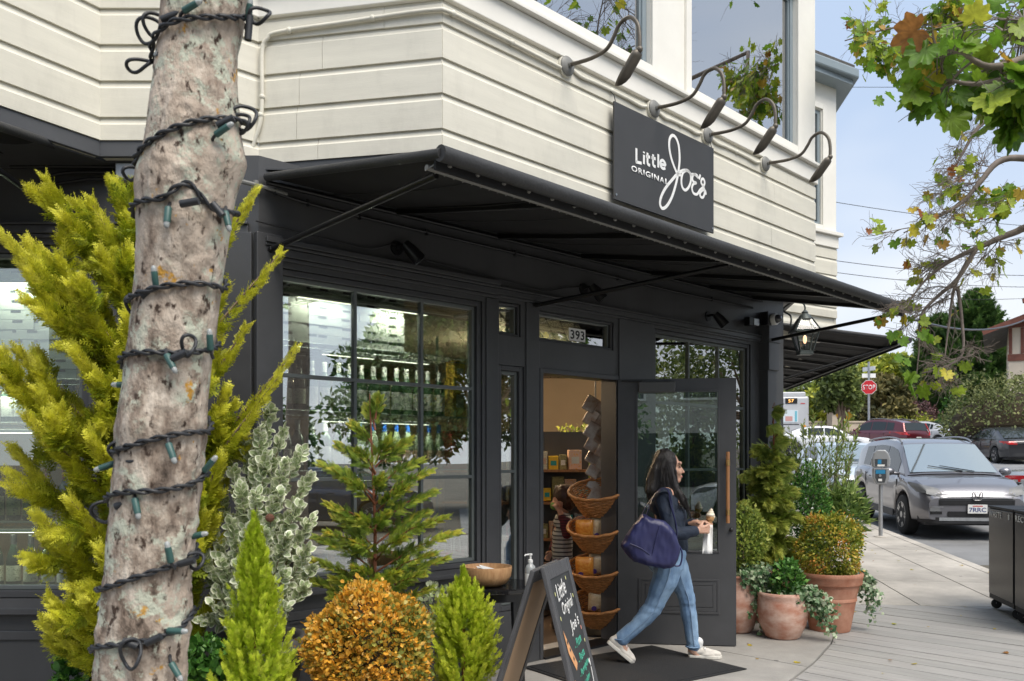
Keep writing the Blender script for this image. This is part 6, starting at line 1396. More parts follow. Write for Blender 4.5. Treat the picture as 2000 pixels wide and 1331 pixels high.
# lean: top fixed at z=ZTOP, bottom moves outwards (+/- along local -y / +y)
fr_.matrix_local = Matrix.Translation((0,-.013-math.sin(tilt)*Hh,0)) @ Matrix.Rotation(-tilt,4,'X')
bk.matrix_local = Matrix.Translation((0,.013+math.sin(tilt)*1.25*Hh,0)) @ Matrix.Rotation(math.asin(min(.9,math.sin(tilt)*1.25)),4,'X') @ Matrix.Translation((0,.022,0))
MB().tube([(.02,-.01,ZTOP-.02),(wid-.02,-.01,ZTOP-.02)], .008, 8).build('hinge', M['black_metal'], cbd)
mb = MB()
for i in range(26):
    x = .03; y = -.16+.32*i/25; z = .34-.10*(1-((i-12.5)/12.5)**2); mb.tube([(x+.006*math.cos(a), y, z+.006*math.sin(a)) for a in [2*math.pi*j/8 for j in range(8)]] if i%2 else [(x, y+.006*math.cos(a), z+.006*math.sin(a)) for a in [2*math.pi*j/8 for j in range(8)]], .0015, 4, closed=True)
mb.build('chain', M['galv'], cbd)
CK = {k: mat('chalk_'+k, c, .8) for k, c in dict(white=(.78,.78,.76), green=(.10,.55,.38), pink=(.78,.35,.28), purple=(.38,.28,.45), yellow=(.62,.62,.28), orange=(.65,.33,.15)).items()}
yc_ = -.0185
def chalk(txt, col, x0, x1, ztop, h, skew=.18, bold=.006): lettering(txt, CK[col], x0, x1, ztop-h, ztop, yc_, fr_, 'chalk_writing', bold=bold, shear=.15, depth=.0005, skew=skew)
T0 = Hh-.075
chalk('Little', 'white', .12,.30, T0-.03,.085, .12, .012); chalk('Original', 'white', .15,.37, T0-.125,.08, .1, .012); chalk("Joe's", 'white', .22,.40, T0-.225,.08, .1, .012)
chalk('- Pizza', 'green', .22,.36, T0-.33,.045); chalk('- Pasta', 'green', .22,.36, T0-.405,.042); chalk('- Parmigiana', 'green', .19,.40, T0-.475,.045); chalk('- Antipasti salumi', 'green', .11,.36, T0-.55,.045)
chalk('Wine by the glass', 'purple', .09,.40, T0-.655,.055, .2); chalk('Hot chocolate from', 'pink', .10,.41, T0-.735,.04, .14); chalk('our pastry chef', 'pink', .13,.41, T0-.785,.036, .12)
mb = MB(); S = [(.085,T0-.26),(.165,T0-.44),(.115,T0-.40)]; mb.add([(x,yc_,z) for x,z in [(.075,T0-.245),(.19,T0-.43),(.15,T0-.46),(.08,T0-.36)]], [(0,1,2,3)]); mb.build('chalk_pizza_slice', CK['orange'], fr_)
mb = MB()
for x, z in ((.10,T0-.31),(.12,T0-.35),(.145,T0-.40)): mb.add([(x-.012,yc_-.0006,z),(x,yc_-.0006,z-.014),(x+.012,yc_-.0006,z),(x,yc_-.0006,z+.014)], [(0,1,2,3)])
mb.build('chalk_topping', M['chalk'], fr_)
for x, z, c in ((.34,T0-.02,'yellow'),(.09,T0-.07,'yellow'),(.40,T0-.12,'yellow'),(.085,T0-.19,'yellow'),(.41,T0-.29,'pink'),(.42,T0-.36,'yellow'),(.075,T0-.50,'orange'),(.08,T0-.75,'orange')):
    MB().lathe([(.001,0),(.011,0),(.011,.0006),(.001,.0006)], 10, sx=.6, sy=1).xf(Matrix.Translation((x,yc_,z)) @ Matrix.Rotation(R(90),4,'X')).build('chalk_dot', CK[c], fr_)
mb = MB(); mb.tube([(.40,yc_,T0-.60),(.42,yc_,T0-.50)], .002, 5); mb.add([(.40,yc_,T0-.46),(.445,yc_,T0-.45),(.42,yc_,T0-.50)], [(0,1,2)]); mb.build('chalk_wine_glass', CK['white'], fr_)
# doormat
c0 = gnd(1273,1263,.012); c1 = gnd(1408,1300,.012); c2 = gnd(1035,1303,.012); e1 = (c1-c0); e2_ = (c2-c0)
mt = thing('doormat', 'dark ribbed rubber doormat in front of the shop door', 'doormat', (c0.x,c0.y,.006), math.atan2(e2_.y,e2_.x)+math.pi)
# local +x from c2 to c0, local -y towards the street
lx = e2_.length; ly = e1.length*1.18
M['mat'] = mat('charcoal_ribbed_mat', (.020,.020,.021), .9, var=.3, vscale=90, bump=.9, bscale=220)
MB().box(-lx,0,-ly,0,0,.010).build('pile', M['mat'], mt, bevel=.003)
mb = MB(); mb.frame(-lx-.03,.03,-.001,.001,.001,0,0) if False else None
mb.box(-lx-.035,-lx-.001,-ly-.035,.035,0,.007); mb.box(.001,.035,-ly-.035,.035,0,.007); mb.box(-lx-.001,.001,.001,.035,0,.007); mb.box(-lx-.001,.001,-ly-.035,-ly-.001,0,.007)
mb.build('border', M['rubber'], mt, bevel=.003)
# ================================================================== PEOPLE
def fuse(mb, name, m, parent, voxel=.007, it=5, disp=None):
    me = bpy.data.meshes.new(name); me.from_pydata(mb.v, [], mb.f); me.update()
    bm = bmesh.new(); bm.from_mesh(me); bmesh.ops.recalc_face_normals(bm, faces=bm.faces); bm.to_mesh(me); bm.free()
    o = bpy.data.objects.new(name, me); COL.objects.link(o)
    r = o.modifiers.new('r', 'REMESH'); r.mode = 'VOXEL'; r.voxel_size = voxel
    s = o.modifiers.new('s', 'SMOOTH'); s.iterations = it; s.factor = .5
    dg = bpy.context.evaluated_depsgraph_get(); nm = bpy.data.meshes.new_from_object(o.evaluated_get(dg)); bpy.data.objects.remove(o); bpy.data.meshes.remove(me)
    nm.name = name; nm.materials.clear(); nm.materials.append(m)
    if disp is not None:
        n = len(nm.vertices); co = np.empty(n*3, np.float32); no = np.empty(n*3, np.float32); nm.vertices.foreach_get('co', co); nm.vertices.foreach_get('normal', no)
        co = co.reshape(-1,3); no = no.reshape(-1,3); co = co + no*disp(co)[:,None]; nm.vertices.foreach_set('co', co.reshape(-1).astype(np.float32))
    nm.polygons.foreach_set('use_smooth', np.ones(len(nm.polygons), bool)); nm.update()
    return obj(name, nm, parent)
M['skin'] = mat('skin', (.56,.33,.235), .55, var=.14, vscale=26, sub=.12, bump=.12, bscale=140)
M['hair'] = mat('black_hair', (.014,.011,.010), .38, var=.4, vscale=30, stretch=(6,6,.6), bump=.5, bscale=60)
M['knit'] = mat('navy_knit', (.013,.022,.042), .8, var=.25, vscale=40, bump=.4, bscale=160)
M['denim'] = mat('faded_denim', (.075,.155,.30), .8, col2=(.30,.44,.60), vscale=5.5, bump=.25, bscale=220, stretch=(1.6,1.6,.7), detail=7)
M['bag'] = mat('navy_nylon_bag', (.020,.022,.085), .45, var=.2, vscale=8, bump=.15, bscale=30)
M['canvas_shoe'] = mat('off_white_canvas', (.62,.58,.52), .75, var=.1, vscale=20); M['shoe_sole'] = mat('cream_rubber_sole', (.70,.67,.60), .6, var=.06)
M['sock'] = mat('white_sock', (.75,.75,.74), .8)
YW = 6.36
W_ = lambda u, v, dy=0.0: Vector(((u-CX)/FPX*YW, dy, CH+(HV-v)/FPX*YW))
wb = Vector((W_(1300,0).x, YW, .006))
def wp(u, v, dy=0.0): p = W_(u, v, dy); return Vector((p.x-wb.x, p.y, p.z-wb.z))
wom = thing('person', 'woman in navy jumper and blue jeans striding past with an ice cream cone', 'person', wb)
def chain(mb, pts):      # [(point, radius)...] tapered capsules
    for (p, r), (q, s) in zip(pts, pts[1:]): mb.cap(p, q, r, s)
def hand(mb, wrist, d, palm_n, curl=.9, s=1.0, thumb=1):
    d = Vector(d).normalized(); nrm = Vector(palm_n); nrm = (nrm-d*nrm.dot(d)).normalized(); side = d.cross(nrm); wrist = Vector(wrist)
    for k in (-1,0,1): mb.cap(wrist+side*.012*k*s, wrist+d*.075*s+side*.022*k*s, .014*s, .0125*s, 8)
    for i, ln in enumerate((.062,.072,.068,.054)):
        b = wrist+d*.08*s+side*(.030-.02*i)*s; a = curl*(1+.1*i); p1 = b+(d*math.cos(a*.5)+nrm*math.sin(a*.5))*ln*.45*s; p2 = p1+(d*math.cos(a*1.2)+nrm*math.sin(a*1.2))*ln*.32*s; p3 = p2+(d*math.cos(a*1.7)+nrm*math.sin(a*1.7))*ln*.28*s
        chain(mb, [(b,.0095*s),(p1,.0088*s),(p2,.008*s),(p3,.007*s)])
    t0 = wrist+d*.02*s+side*.026*thumb*s; t1 = t0+(d*.7+side*.6*thumb+nrm*.3).normalized()*.045*s; t2 = t1+(d*.8+nrm*.6).normalized()*.03*s; chain(mb, [(t0,.0125*s),(t1,.0105*s),(t2,.0085*s)])
# --- body
bd = MB()
bd.ball(wp(1301,909), (.094,.074,.108), 18, 14); bd.ball(wp(1313,924), (.066,.058,.070), 16, 12); bd.ball(wp(1322,938), (.030,.032,.024), 12, 8)
bd.cap(wp(1326,911), wp(1333.5,921.5), .013, .012); bd.ball(wp(1334.5,922.5), (.011,.014,.010)); bd.cap(wp(1327,905,-.03), wp(1327,905,.03), .014, .014)
bd.ball(wp(1329.5,930.5), (.012,.022,.007)); bd.ball(wp(1329,933.5), (.012,.020,.007)); bd.ball(wp(1323,922,-.035), (.03,.025,.025))
bd.cap(wp(1300,935), wp(1297,962), .052, .056); bd.cap(wp(1297,965,-.10), wp(1297,965,.10), .055, .055)
bd.cap(wp(1302,985), wp(1312,1075), .098, .09); bd.cap(wp(1308,1090,-.06), wp(1308,1090,.06), .085, .085)
elbR, wriR = wp(1301,1037,-.24), wp(1349,1032,-.20); elbL, wriL = wp(1318,1035,.22), wp(1362,1022,.02)
chain(bd, [(wp(1291,972,-.165),.05),(elbR,.038),(wriR,.026)]); chain(bd, [(wp(1302,970,.165),.05),(elbL,.038),(wriL,.026)])
kneeR, ankR = wp(1273,1183,-.09), wp(1207,1246,-.09); kneeL, ankL = wp(1346,1172,.09), wp(1358,1276,.09)
chain(bd, [(wp(1304,1095,-.085),.078),(kneeR,.048),(ankR,.036)]); chain(bd, [(wp(1316,1095,.085),.078),(kneeL,.048),(ankL,.036)])
hand(bd, wriR+Vector((.01,0,0)), (1,.35,.10), (.1,1,.1), .9, .95, 1); hand(bd, wriL, (.75,-.5,.15), (.45,-.2,-.55), 1.15, .95, -1)
bd.cap(ankR, wp(1218,1268,-.09), .035, .034); bd.cap(ankL, wp(1372,1290,.09), .034, .03)
body = fuse(bd, 'body', M['skin'], wom, .0055, 4)
# --- face details
MB().ball(wp(1326,912.5,-.040), (.009,.012,.0055), 12, 8).build('eye', mat('eye_dark',(.03,.02,.018),.2), wom, smooth=60)
MB().cap(wp(1328.5,906.5,-.028), wp(1322,906,-.056), .0040, .0030, 8).build('eyebrow', M['hair'], wom, smooth=60)
mb = MB(); mb.ball(wp(1330.3,931.8,-.004), (.010,.022,.0055), 12, 8); mb.build('lips', mat('lips',(.48,.16,.14),.45), wom, smooth=60)
# --- hair
hr = MB(); hr.ball(wp(1301,905), (.095,.082,.106), 18, 14); hr.ball(wp(1292,918), (.075,.080,.095)); chain(hr, [(wp(1288,920,0),.072),(wp(1280,942,0),.066),(wp(1276,958,-.02),.058),(wp(1273,970,-.02),.036)])
chain(hr, [(wp(1303,903,-.064),.026),(wp(1309,930,-.070),.028),(wp(1315,955,-.09),.028),(wp(1328,975,-.108),.026),(wp(1336,990,-.112),.020),(wp(1339,1001,-.112),.009)])
chain(hr, [(wp(1304,905,.066),.032),(wp(1308,932,.073),.034),(wp(1316,960,.09),.03)]); chain(hr, [(wp(1298,925,-.064),.034),(wp(1296,950,-.07),.034),(wp(1306,966,-.10),.024)])
hair_d = lambda c: .0035*fbm(c*np.array([1.0,1.0,.12]), 90, 2, 18) + .004*fbm(c*np.array([1,1,.25]), 25, 1, 18)
fuse(hr, 'hair', M['hair'], wom, .007, 5, hair_d)
mb = MB()
for k in range(90):
    a = rng.random(); y0 = rng.uniform(-.08,.02); f0 = rng.random(); st_ = [(1296+8*rng.normal()*.4,893+6*rng.random(),-.075), (1300-14*a,915,-.092-.012*rng.random()), (1302-26*a+8*f0,942,-.096-.02*rng.random()), (1308-38*a+14*f0,968,-.10-.03*rng.random()), (1322-58*a+14*f0,985+10*f0,-.118-.02*rng.random())] if a < .75 else [(1306,895,-.06),(1312+3*f0,920,-.085),(1316+4*f0,948,-.10),(1328+6*f0,975,-.125),(1338+5*f0,1004+6*f0,-.128)]
    mb.tube(smooth_path([wp(*q)+Vector(rng.normal(size=3)*.004) for q in st_], 4), .0016, 4)
mb.build('loose_strands', M['hair'], wom)['kind'] = 'stuff'
# --- jumper
sw = MB(); sw.cap(wp(1293,968,-.10), wp(1295,968,.10), .068, .068); sw.ball(wp(1296,958), (.075,.07,.03)); sw.cap(wp(1296,985,-.07), wp(1298,985,.07), .105, .105); sw.ball(wp(1318,1008), (.085,.14,.09)); sw.cap(wp(1306,1010,-.05), wp(1312,1040,-.05), .105, .098); sw.cap(wp(1306,1010,.05), wp(1312,1040,.05), .105, .098); sw.cap(wp(1312,1045,-.05), wp(1316,1066,-.05), .10, .098); sw.cap(wp(1312,1045,.05), wp(1316,1066,.05), .10, .098)
chain(sw, [(wp(1289,973,-.165),.066),(wp(1294,1005,-.215),.058),(elbR,.052),(wp(1325,1037,-.225),.047),(wp(1345,1033,-.205),.037)]); chain(sw, [(wp(1302,972,.165),.066),(elbL,.052),(wp(1356,1025,.06),.036)])
fold = lambda c: .0035*fbm(c*np.array([1.2,1.2,1.0]), 22, 2, 20) + .0015*fbm(c, 60, 1, 20)
fuse(sw, 'jumper', M['knit'], wom, .007, 6, fold)
mb = MB(); mb.tube([wp(1299+40*0,950,0)+Vector((.062*math.cos(a)+.005,.058*math.sin(a),-.035+.012*math.cos(a))) for a in [2*math.pi*i/24 for i in range(24)]], .010, 8, closed=True); mb.build('collar', M['knit'], wom, smooth=60)
# --- jeans
jn = MB(); jn.cap(wp(1311,1083,-.06), wp(1313,1083,.06), .102, .102); jn.cap(wp(1305,1098,-.075), wp(1307,1098,.07), .108, .104); jn.ball(wp(1292,1100), (.10,.15,.085))
chain(jn, [(wp(1303,1100,-.088),.103),(wp(1294,1130,-.09),.096),(wp(1282,1160,-.09),.078),(kneeR,.066),(wp(1256,1203,-.09),.064),(wp(1232,1225,-.09),.056),(wp(1212,1242,-.09),.049)])
chain(jn, [(wp(1318,1100,.085),.100),(wp(1331,1132,.088),.090),(wp(1341,1155,.09),.072),(kneeL,.064),(wp(1351,1200,.09),.062),(wp(1355,1238,.09),.054),(wp(1359,1268,.09),.050)])
def jf(c):
    k1 = np.exp(-((c[:,2]-kneeR.z)/.09)**2); k2 = np.exp(-((c[:,2]-.10)/.07)**2); k3 = np.exp(-((c[:,2]-1.02+.2)/.1)**2)
    return .0022*fbm(c, 16, 2, 20) + (.003+.006*k1+.006*k2+.003*k3)*fbm(c*np.array([1.0,1.0,2.0]), 18, 2, 20)*.40
fuse(jn, 'jeans', M['denim'], wom, .007, 5, jf)
mb = MB()
for a, b in ((ankR+Vector((.006,0,.012)), 0), (ankL+Vector((0,0,.03)), 0)): mb.tube([a+Vector((.050*math.cos(t),.050*math.sin(t),0)) for t in [2*math.pi*i/20 for i in range(20)]], .006, 6, closed=True)
mb.build('hem', M['denim'], wom, smooth=60)
mb = MB(); mb.tube(smooth_path([wp(1318,1092,.085-.105), wp(1331,1132,.088-.094), wp(1341,1158,.09-.076), kneeL+Vector((0,-.066,0)), wp(1351,1200,.09-.065), wp(1355,1238,.09-.057), wp(1359,1266,.09-.052)], 5), .0032, 5); mb.tube(smooth_path([wp(1302,1098,-.088-.107), wp(1294,1130,-.09-.10), wp(1282,1160,-.09-.082), kneeR+Vector((0,-.07,0)), wp(1256,1203,-.09-.067), wp(1232,1225,-.09-.06), wp(1213,1241,-.09-.052)], 5), .0032, 5); mb.build('seam', mat('denim_seam',(.22,.32,.46),.8), wom)
# --- shoes
def shoe(M4, name='shoe'):
    L_ = .25; up = MB(); out = [(-.115,.0),(-.11,.028),(-.06,.036),(0,.036),(.06,.044),(.10,.040),(.128,.018),(.132,0)]; poly = out+[(x,-y) for x,y in out[::-1][1:-1]]
    so = MB().prism(poly, 0, .026).xf(M4).build(name, M['shoe_sole'], wom, bevel=.005)
    up.cap((-.085,0,.045),(-.02,0,.05), .034, .036); up.cap((-.02,0,.048),(.085,0,.034), .036, .028); up.ball((.09,0,.03), (.04,.038,.026)); up.cap((-.078,0,.05),(-.07,0,.085), .034, .033); up.ball((.03,0,.03), (.09,.041,.028)); up.cap((-.03,0,.06),(.03,0,.052), .026, .024)
    up.xf(M4); fuse(up, 'upper', M['canvas_shoe'], so, .005, 4); lc = MB()
    for i in range(4): x = .005+.018*i; lc.tube([(x,-.026,.068-.006*i),(x+.008,0,.081-.007*i),(x,.026,.068-.006*i)], .0028, 5)
    lc.tube([(-.005,-.01,.085),(.0,-.03,.08),(.012,-.035,.07)], .0025, 5); lc.xf(M4); lc.build('laces', M['sock'], so); 
    sk = MB().cap((-.045,0,.085),(-.04,0,.12), .034, .036); sk.xf(M4); sk.build('sock', M['sock'], so, smooth=60)
shoe(Matrix.Translation(Vector((wp(1380,0).x, .09, .0))) @ Matrix.Rotation(R(-4),4,'Z'))
toe = wp(1229,1288,-.09); shoe(Matrix.Translation(Vector((toe.x,-.09,.0))) @ Matrix.Rotation(R(40),4,'Y') @ Matrix.Translation((-.118,0,.004)))
# --- tote bag on her shoulder
bg_ = thing('tote_bag', 'navy blue shoulder bag hanging at the walking woman side', 'bag', (wb.x+wp(1258,1075).x, YW-.30, wp(0,1098).z+wb.z)); ob = Vector(bg_.location)-wb
B_ = lambda u, v, dy: wp(u, v, dy)-ob
mb = MB(); poly = [(1203,1058),(1212,1040),(1243,1000),(1262,1006),(1283,1012),(1300,1030),(1312,1062),(1308,1085),(1300,1097),(1283,1101),(1255,1094),(1222,1083)]
n = len(poly); V = []
for dy, sc in ((-.40,.80),(-.375,.96),(-.30,1.0),(-.235,.96),(-.215,.82)):
    cu = sum(p[0] for p in poly)/n; cvv = sum(p[1] for p in poly)/n
    for u, v in poly: V.append(B_(cu+(u-cu)*sc, cvv+(v-cvv)*sc, dy+.0))
mb.add(V, [tuple(range(n)), tuple(4*n+i for i in range(n))] + [(k*n+i, k*n+(i+1)%n, (k+1)*n+(i+1)%n, (k+1)*n+i) for k in range(4) for i in range(n)])
bagf = lambda c: .011*fbm(c*np.array([1.2,1,.6]), 10, 2, 20) + .004*fbm(c*np.array([1.5,1,.5]), 34, 2, 20)
fuse(mb, 'sack', M['bag'], bg_, .009, 8, bagf)
for dy, pth in ((-.36,[(1243,1012),(1252,985),(1268,962),(1284,952),(1292,958),(1297,985),(1302,1020),(1303,1040)]), (-.27,[(1236,1016),(1250,986),(1270,963),(1287,954),(1296,962),(1302,990),(1306,1025),(1308,1045)])):
    pts = smooth_path([B_(u, v, dy if i not in (3,4,2,5) else -.225-(.03 if dy < -.3 else 0)) for i, (u, v) in enumerate(pth)], 5); mb = MB(); V = []
    for i, p in enumerate(pts): V += [p+Vector((0,-.012,0)), p+Vector((0,.012,0)), p+Vector((.004,.012,.004)), p+Vector((.004,-.012,.004))]
    mb.add(V, [(4*i+a, 4*i+(a+1)%4, 4*i+4+(a+1)%4, 4*i+4+a) for i in range(len(pts)-1) for a in range(4)]); mb.build('strap', M['bag'], bg_)
mb = MB(); mb.tube(smooth_path([B_(1216,1052,-.402), B_(1235,1060,-.408), B_(1252,1072,-.405)], 5), .004, 6); mb.tube(smooth_path([B_(1270,1020,-.40), B_(1262,1050,-.408), B_(1252,1090,-.395)], 5), .004, 6); mb.build('seam', M['bag'], bg_, smooth=60)
mb = MB(); mb.tube(smooth_path([B_(1300,1045,-.36), B_(1313,1068,-.36), B_(1310,1092,-.36), B_(1300,1094,-.36)], 5), .006, 6); mb.build('side_tie', M['bag'], bg_, smooth=60)
# --- ice cream cone and napkin
ic = thing('ice_cream_cone', 'soft-serve ice cream in a wafer cone held by the walking woman', 'ice cream', Vector(wb)+wp(1383,1032,-.02)); 
M['wafer'] = mat('wafer', (.50,.27,.11), .7, var=.2, vscale=60, bump=.6, bscale=90); M['cream'] = mat('vanilla_ice_cream', (.86,.77,.62), .4, sub=.1)
lean = Matrix.Rotation(R(8),4,'Y')
MB().lathe([(.010,0),(.014,.01),(.021,.06),(.027,.062),(.029,.085),(.026,.086)], 18).xf(lean).build('cone', M['wafer'], ic, smooth=40)
mb = MB(); pts = []; rr = []
for i in range(70): f = i/69; a = f*2*math.pi*3.6; q = .022*(1-f)**.8; pts.append((q*math.cos(a), q*math.sin(a), .088+.058*f)); rr.append(.0125*(1-f*.75)+.002)
mb.tube(pts, rr, 8); mb.ball((0,0,.095), (.026,.026,.018)); mb.xf(lean); mb.build('swirl', M['cream'], ic, smooth=60)
nk = thing('paper_napkin', 'white paper napkin hanging from the woman hands', 'napkin', Vector(wb)+wp(1374,1078,-.12)); mb = MB(); V = []
for j in range(9):
    for i in range(6):
        f = j/8; x = (-.040+.075*i/5)*(1-.25*f)+.012*f; V.append((x, .012*math.sin(i*1.7+f*2)-.02*(1-f), .205*f))
mb.add(V, [(j*6+i, j*6+i+1, (j+1)*6+i+1, (j+1)*6+i) for j in range(8) for i in range(5)]); o_ = mb.build('sheet', M['paper'], nk, smooth=60); sd = o_.modifiers.new('t','SOLIDIFY'); sd.thickness = .0012
# ------------------------------------------------------------------ child inside the shop
def stripes(name, a, b, scale, plaid=False):
    m = bpy.data.materials.new(name); m.use_nodes = True; t = m.node_tree; bs_ = t.nodes['Principled BSDF']; bs_.inputs['Roughness'].default_value = .85
    tcn = t.nodes.new('ShaderNodeTexCoord'); w = t.nodes.new('ShaderNodeTexWave'); w.bands_direction = 'Z'; w.inputs['Scale'].default_value = scale; t.links.new(tcn.outputs['Object'], w.inputs['Vector'])
    r = t.nodes.new('ShaderNodeValToRGB'); r.color_ramp.interpolation = 'CONSTANT'; r.color_ramp.elements[0].color = (*a,1); r.color_ramp.elements[1].position = .72; r.color_ramp.elements[1].color = (*b,1); t.links.new(w.outputs['Fac'], r.inputs[0]); c = r.outputs[0]
    if plaid:
        w2 = t.nodes.new('ShaderNodeTexWave'); w2.bands_direction = 'X'; w2.inputs['Scale'].default_value = scale; t.links.new(tcn.outputs['Object'], w2.inputs['Vector']); r2 = t.nodes.new('ShaderNodeValToRGB'); r2.color_ramp.interpolation = 'CONSTANT'; r2.color_ramp.elements[0].color = (1,1,1,1); r2.color_ramp.elements[1].position = .7; r2.color_ramp.elements[1].color = (.35,.35,.45,1); t.links.new(w2.outputs['Fac'], r2.inputs[0])
        mm = t.nodes.new('ShaderNodeMix'); mm.data_type = 'RGBA'; mm.blend_type = 'MULTIPLY'; mm.inputs['Factor'].default_value = 1; t.links.new(c, mm.inputs['A']); t.links.new(r2.outputs[0], mm.inputs['B']); c = mm.outputs['Result']
    t.links.new(c, bs_.inputs['Base Color']); return m
YB_ = 7.55; kb = Vector(((1096-CX)/FPX*YB_, YB_, .006)); kid = thing('person', 'child in a striped jumper and green mask standing inside the doorway', 'person', kb)
def kp(u, v, dy=0.0): return Vector(((u-CX)/FPX*YB_-kb.x, dy, CH+(HV-v)/FPX*YB_-kb.z))
b_ = MB(); b_.ball(kp(1098,974), (.082,.070,.098)); b_.ball(kp(1090,985), (.058,.055,.06)); b_.cap(kp(1100,990), kp(1101,1010), .042, .045); b_.cap(kp(1100,1022), kp(1098,1080), .075, .07); b_.cap(kp(1098,1098,-.04), kp(1098,1098,.04), .075, .075)
ek, wk = kp(1106,1042,-.12), kp(1093,1000,-.10); chain(b_, [(kp(1107,1018,-.11),.04),(ek,.032),(wk,.024)]); hand(b_, wk, (-.45,.25,.8), (-.3,.6,-.2), .8, .75, -1)
chain(b_, [(kp(1094,1018,.11),.04),(kp(1088,1055,.13),.032),(kp(1080,1080,.08),.024)]); hand(b_, kp(1080,1080,.08), (-.5,-.2,-.6), (.3,-.6,.2), .6, .75, 1)
for sd in (-1,1): chain(b_, [(kp(1098,1105,.06*sd),.06),(kp(1098,1160,.065*sd),.045),(kp(1099,1222,.065*sd),.034)])
fuse(b_, 'body', M['skin'], kid, .006, 4)
h_ = MB(); h_.ball(kp(1101,967), (.094,.084,.095)); h_.ball(kp(1108,980), (.075,.080,.085)); fuse(h_, 'hair', mat('brown_hair',(.045,.02,.012),.45,var=.4,vscale=40,bump=.5), kid, .007, 3, lambda c: .004*fbm(c*np.array([1,1,.4]),60,2,18))
m_ = MB(); m_.ball(kp(1083.5,988), (.040,.052,.040)); fuse(m_, 'face_mask', mat('green_mask',(.16,.36,.09),.7), kid, .006, 3)
s_ = MB(); s_.cap(kp(1100,1020,-.06), kp(1100,1020,.06), .082, .082); s_.cap(kp(1099,1045,-.04), kp(1098,1086,-.04), .088, .088); s_.cap(kp(1099,1045,.04), kp(1098,1086,.04), .088, .088); fuse(s_, 'jumper', stripes('striped_jumper',(.42,.43,.42),(.05,.05,.06),9.0), kid, .007, 4, fold)
s_ = MB(); chain(s_, [(kp(1107,1020,-.11),.05),(ek,.044),(kp(1096,1010,-.105),.034)]); chain(s_, [(kp(1094,1018,.11),.05),(kp(1088,1055,.13),.044),(kp(1082,1074,.09),.034)]); fuse(s_, 'sleeve', stripes('maroon_striped_sleeve',(.10,.012,.025),(.03,.008,.012),14), kid, .007, 4, fold)
s_ = MB(); s_.cap(kp(1098,1096,-.045), kp(1098,1096,.045), .09, .09)
for sd in (-1,1): chain(s_, [(kp(1098,1105,.06*sd),.076),(kp(1098,1160,.066*sd),.062),(kp(1099,1218,.066*sd),.052)])
fuse(s_, 'trousers', stripes('plaid_trousers',(.30,.26,.28),(.05,.05,.09),9.0,True), kid, .007, 4, fold)
for sd in (-1,1): s_ = MB(); s_.cap((-.05,.065*sd,.04),(.04,.065*sd,.04), .034, .036); fuse(s_, 'shoe', M['black'], kid, .007, 3)
# ================================================================== VEHICLES
def paint(name, c, metal=.5): return mat(name, c, .28, metal=metal, coat=.8)
M['car_glass'] = mat('car_window_glass', (.03,.038,.04), .06, spec=.45); M['windscreen'] = mat('windscreen_glass', (.50,.56,.57), .05, metal=.85); M['tyre'] = mat('tyre_rubber', (.018,.018,.018), .8, bump=.2); M['alloy'] = mat('alloy_wheel', (.42,.42,.42), .3, metal=.9)
M['chrome'] = mat('chrome_trim', (.32,.32,.33), .45, metal=.9); M['tail'] = mat('red_tail_lamp', (.50,.012,.015), .15, coat=.6); M['head'] = mat('clear_head_lamp', (.16,.165,.17), .3, spec=.3); M['trimplastic'] = mat('dark_bumper_plastic', (.03,.03,.032), .55); M['plate'] = mat('licence_plate', (.72,.72,.70), .5); M['grille'] = mat('black_grille', (.012,.012,.013), .35)
def interp(pts, x): return float(np.interp(x, [p[0] for p in pts], [p[1] for p in pts]))
def wheel(parent, x, y, r, sgn, w=.22):
    T = MB(); pr = [(r*.62,-w/2),(r*.9,-w/2),(r*.985,-w/2+.02),(r,-w/4),(r,w/4),(r*.985,w/2-.02),(r*.9,w/2),(r*.62,w/2)]; RX = Matrix.Translation((x,y,r)) @ Matrix.Rotation(R(90),4,'X')
    t = T.lathe(pr, 32).xf(RX).build('wheel', M['tyre'], parent, smooth=40); mb = MB(); k = w/2*(-sgn)
    mb.lathe([(r*.62,k-sgn*.004),(r*.64,k-sgn*.004),(r*.64,k+sgn*.05),(r*.60,k+sgn*.05)], 32, caps=False)
    for i in range(5):
        for da in (-.16,.16):
            a = 2*math.pi*i/5+da; a0 = 2*math.pi*i/5+da*.35; mb.bar((r*.12*math.cos(a0), r*.12*math.sin(a0), k+sgn*.015),(r*.63*math.cos(a), r*.63*math.sin(a), k+sgn*.006), .04, .02, (0,0,1))
    mb.lathe([(.001,k-sgn*.002),(r*.16,k-sgn*.002),(r*.18,k+sgn*.02)], 16); mb.xf(RX); mb.build('rim', M['alloy'], t, smooth=40)
    MB().lathe([(.01,k+sgn*.06),(r*.6,k+sgn*.06)], 20).xf(RX).build('brake', M['grille'], t)
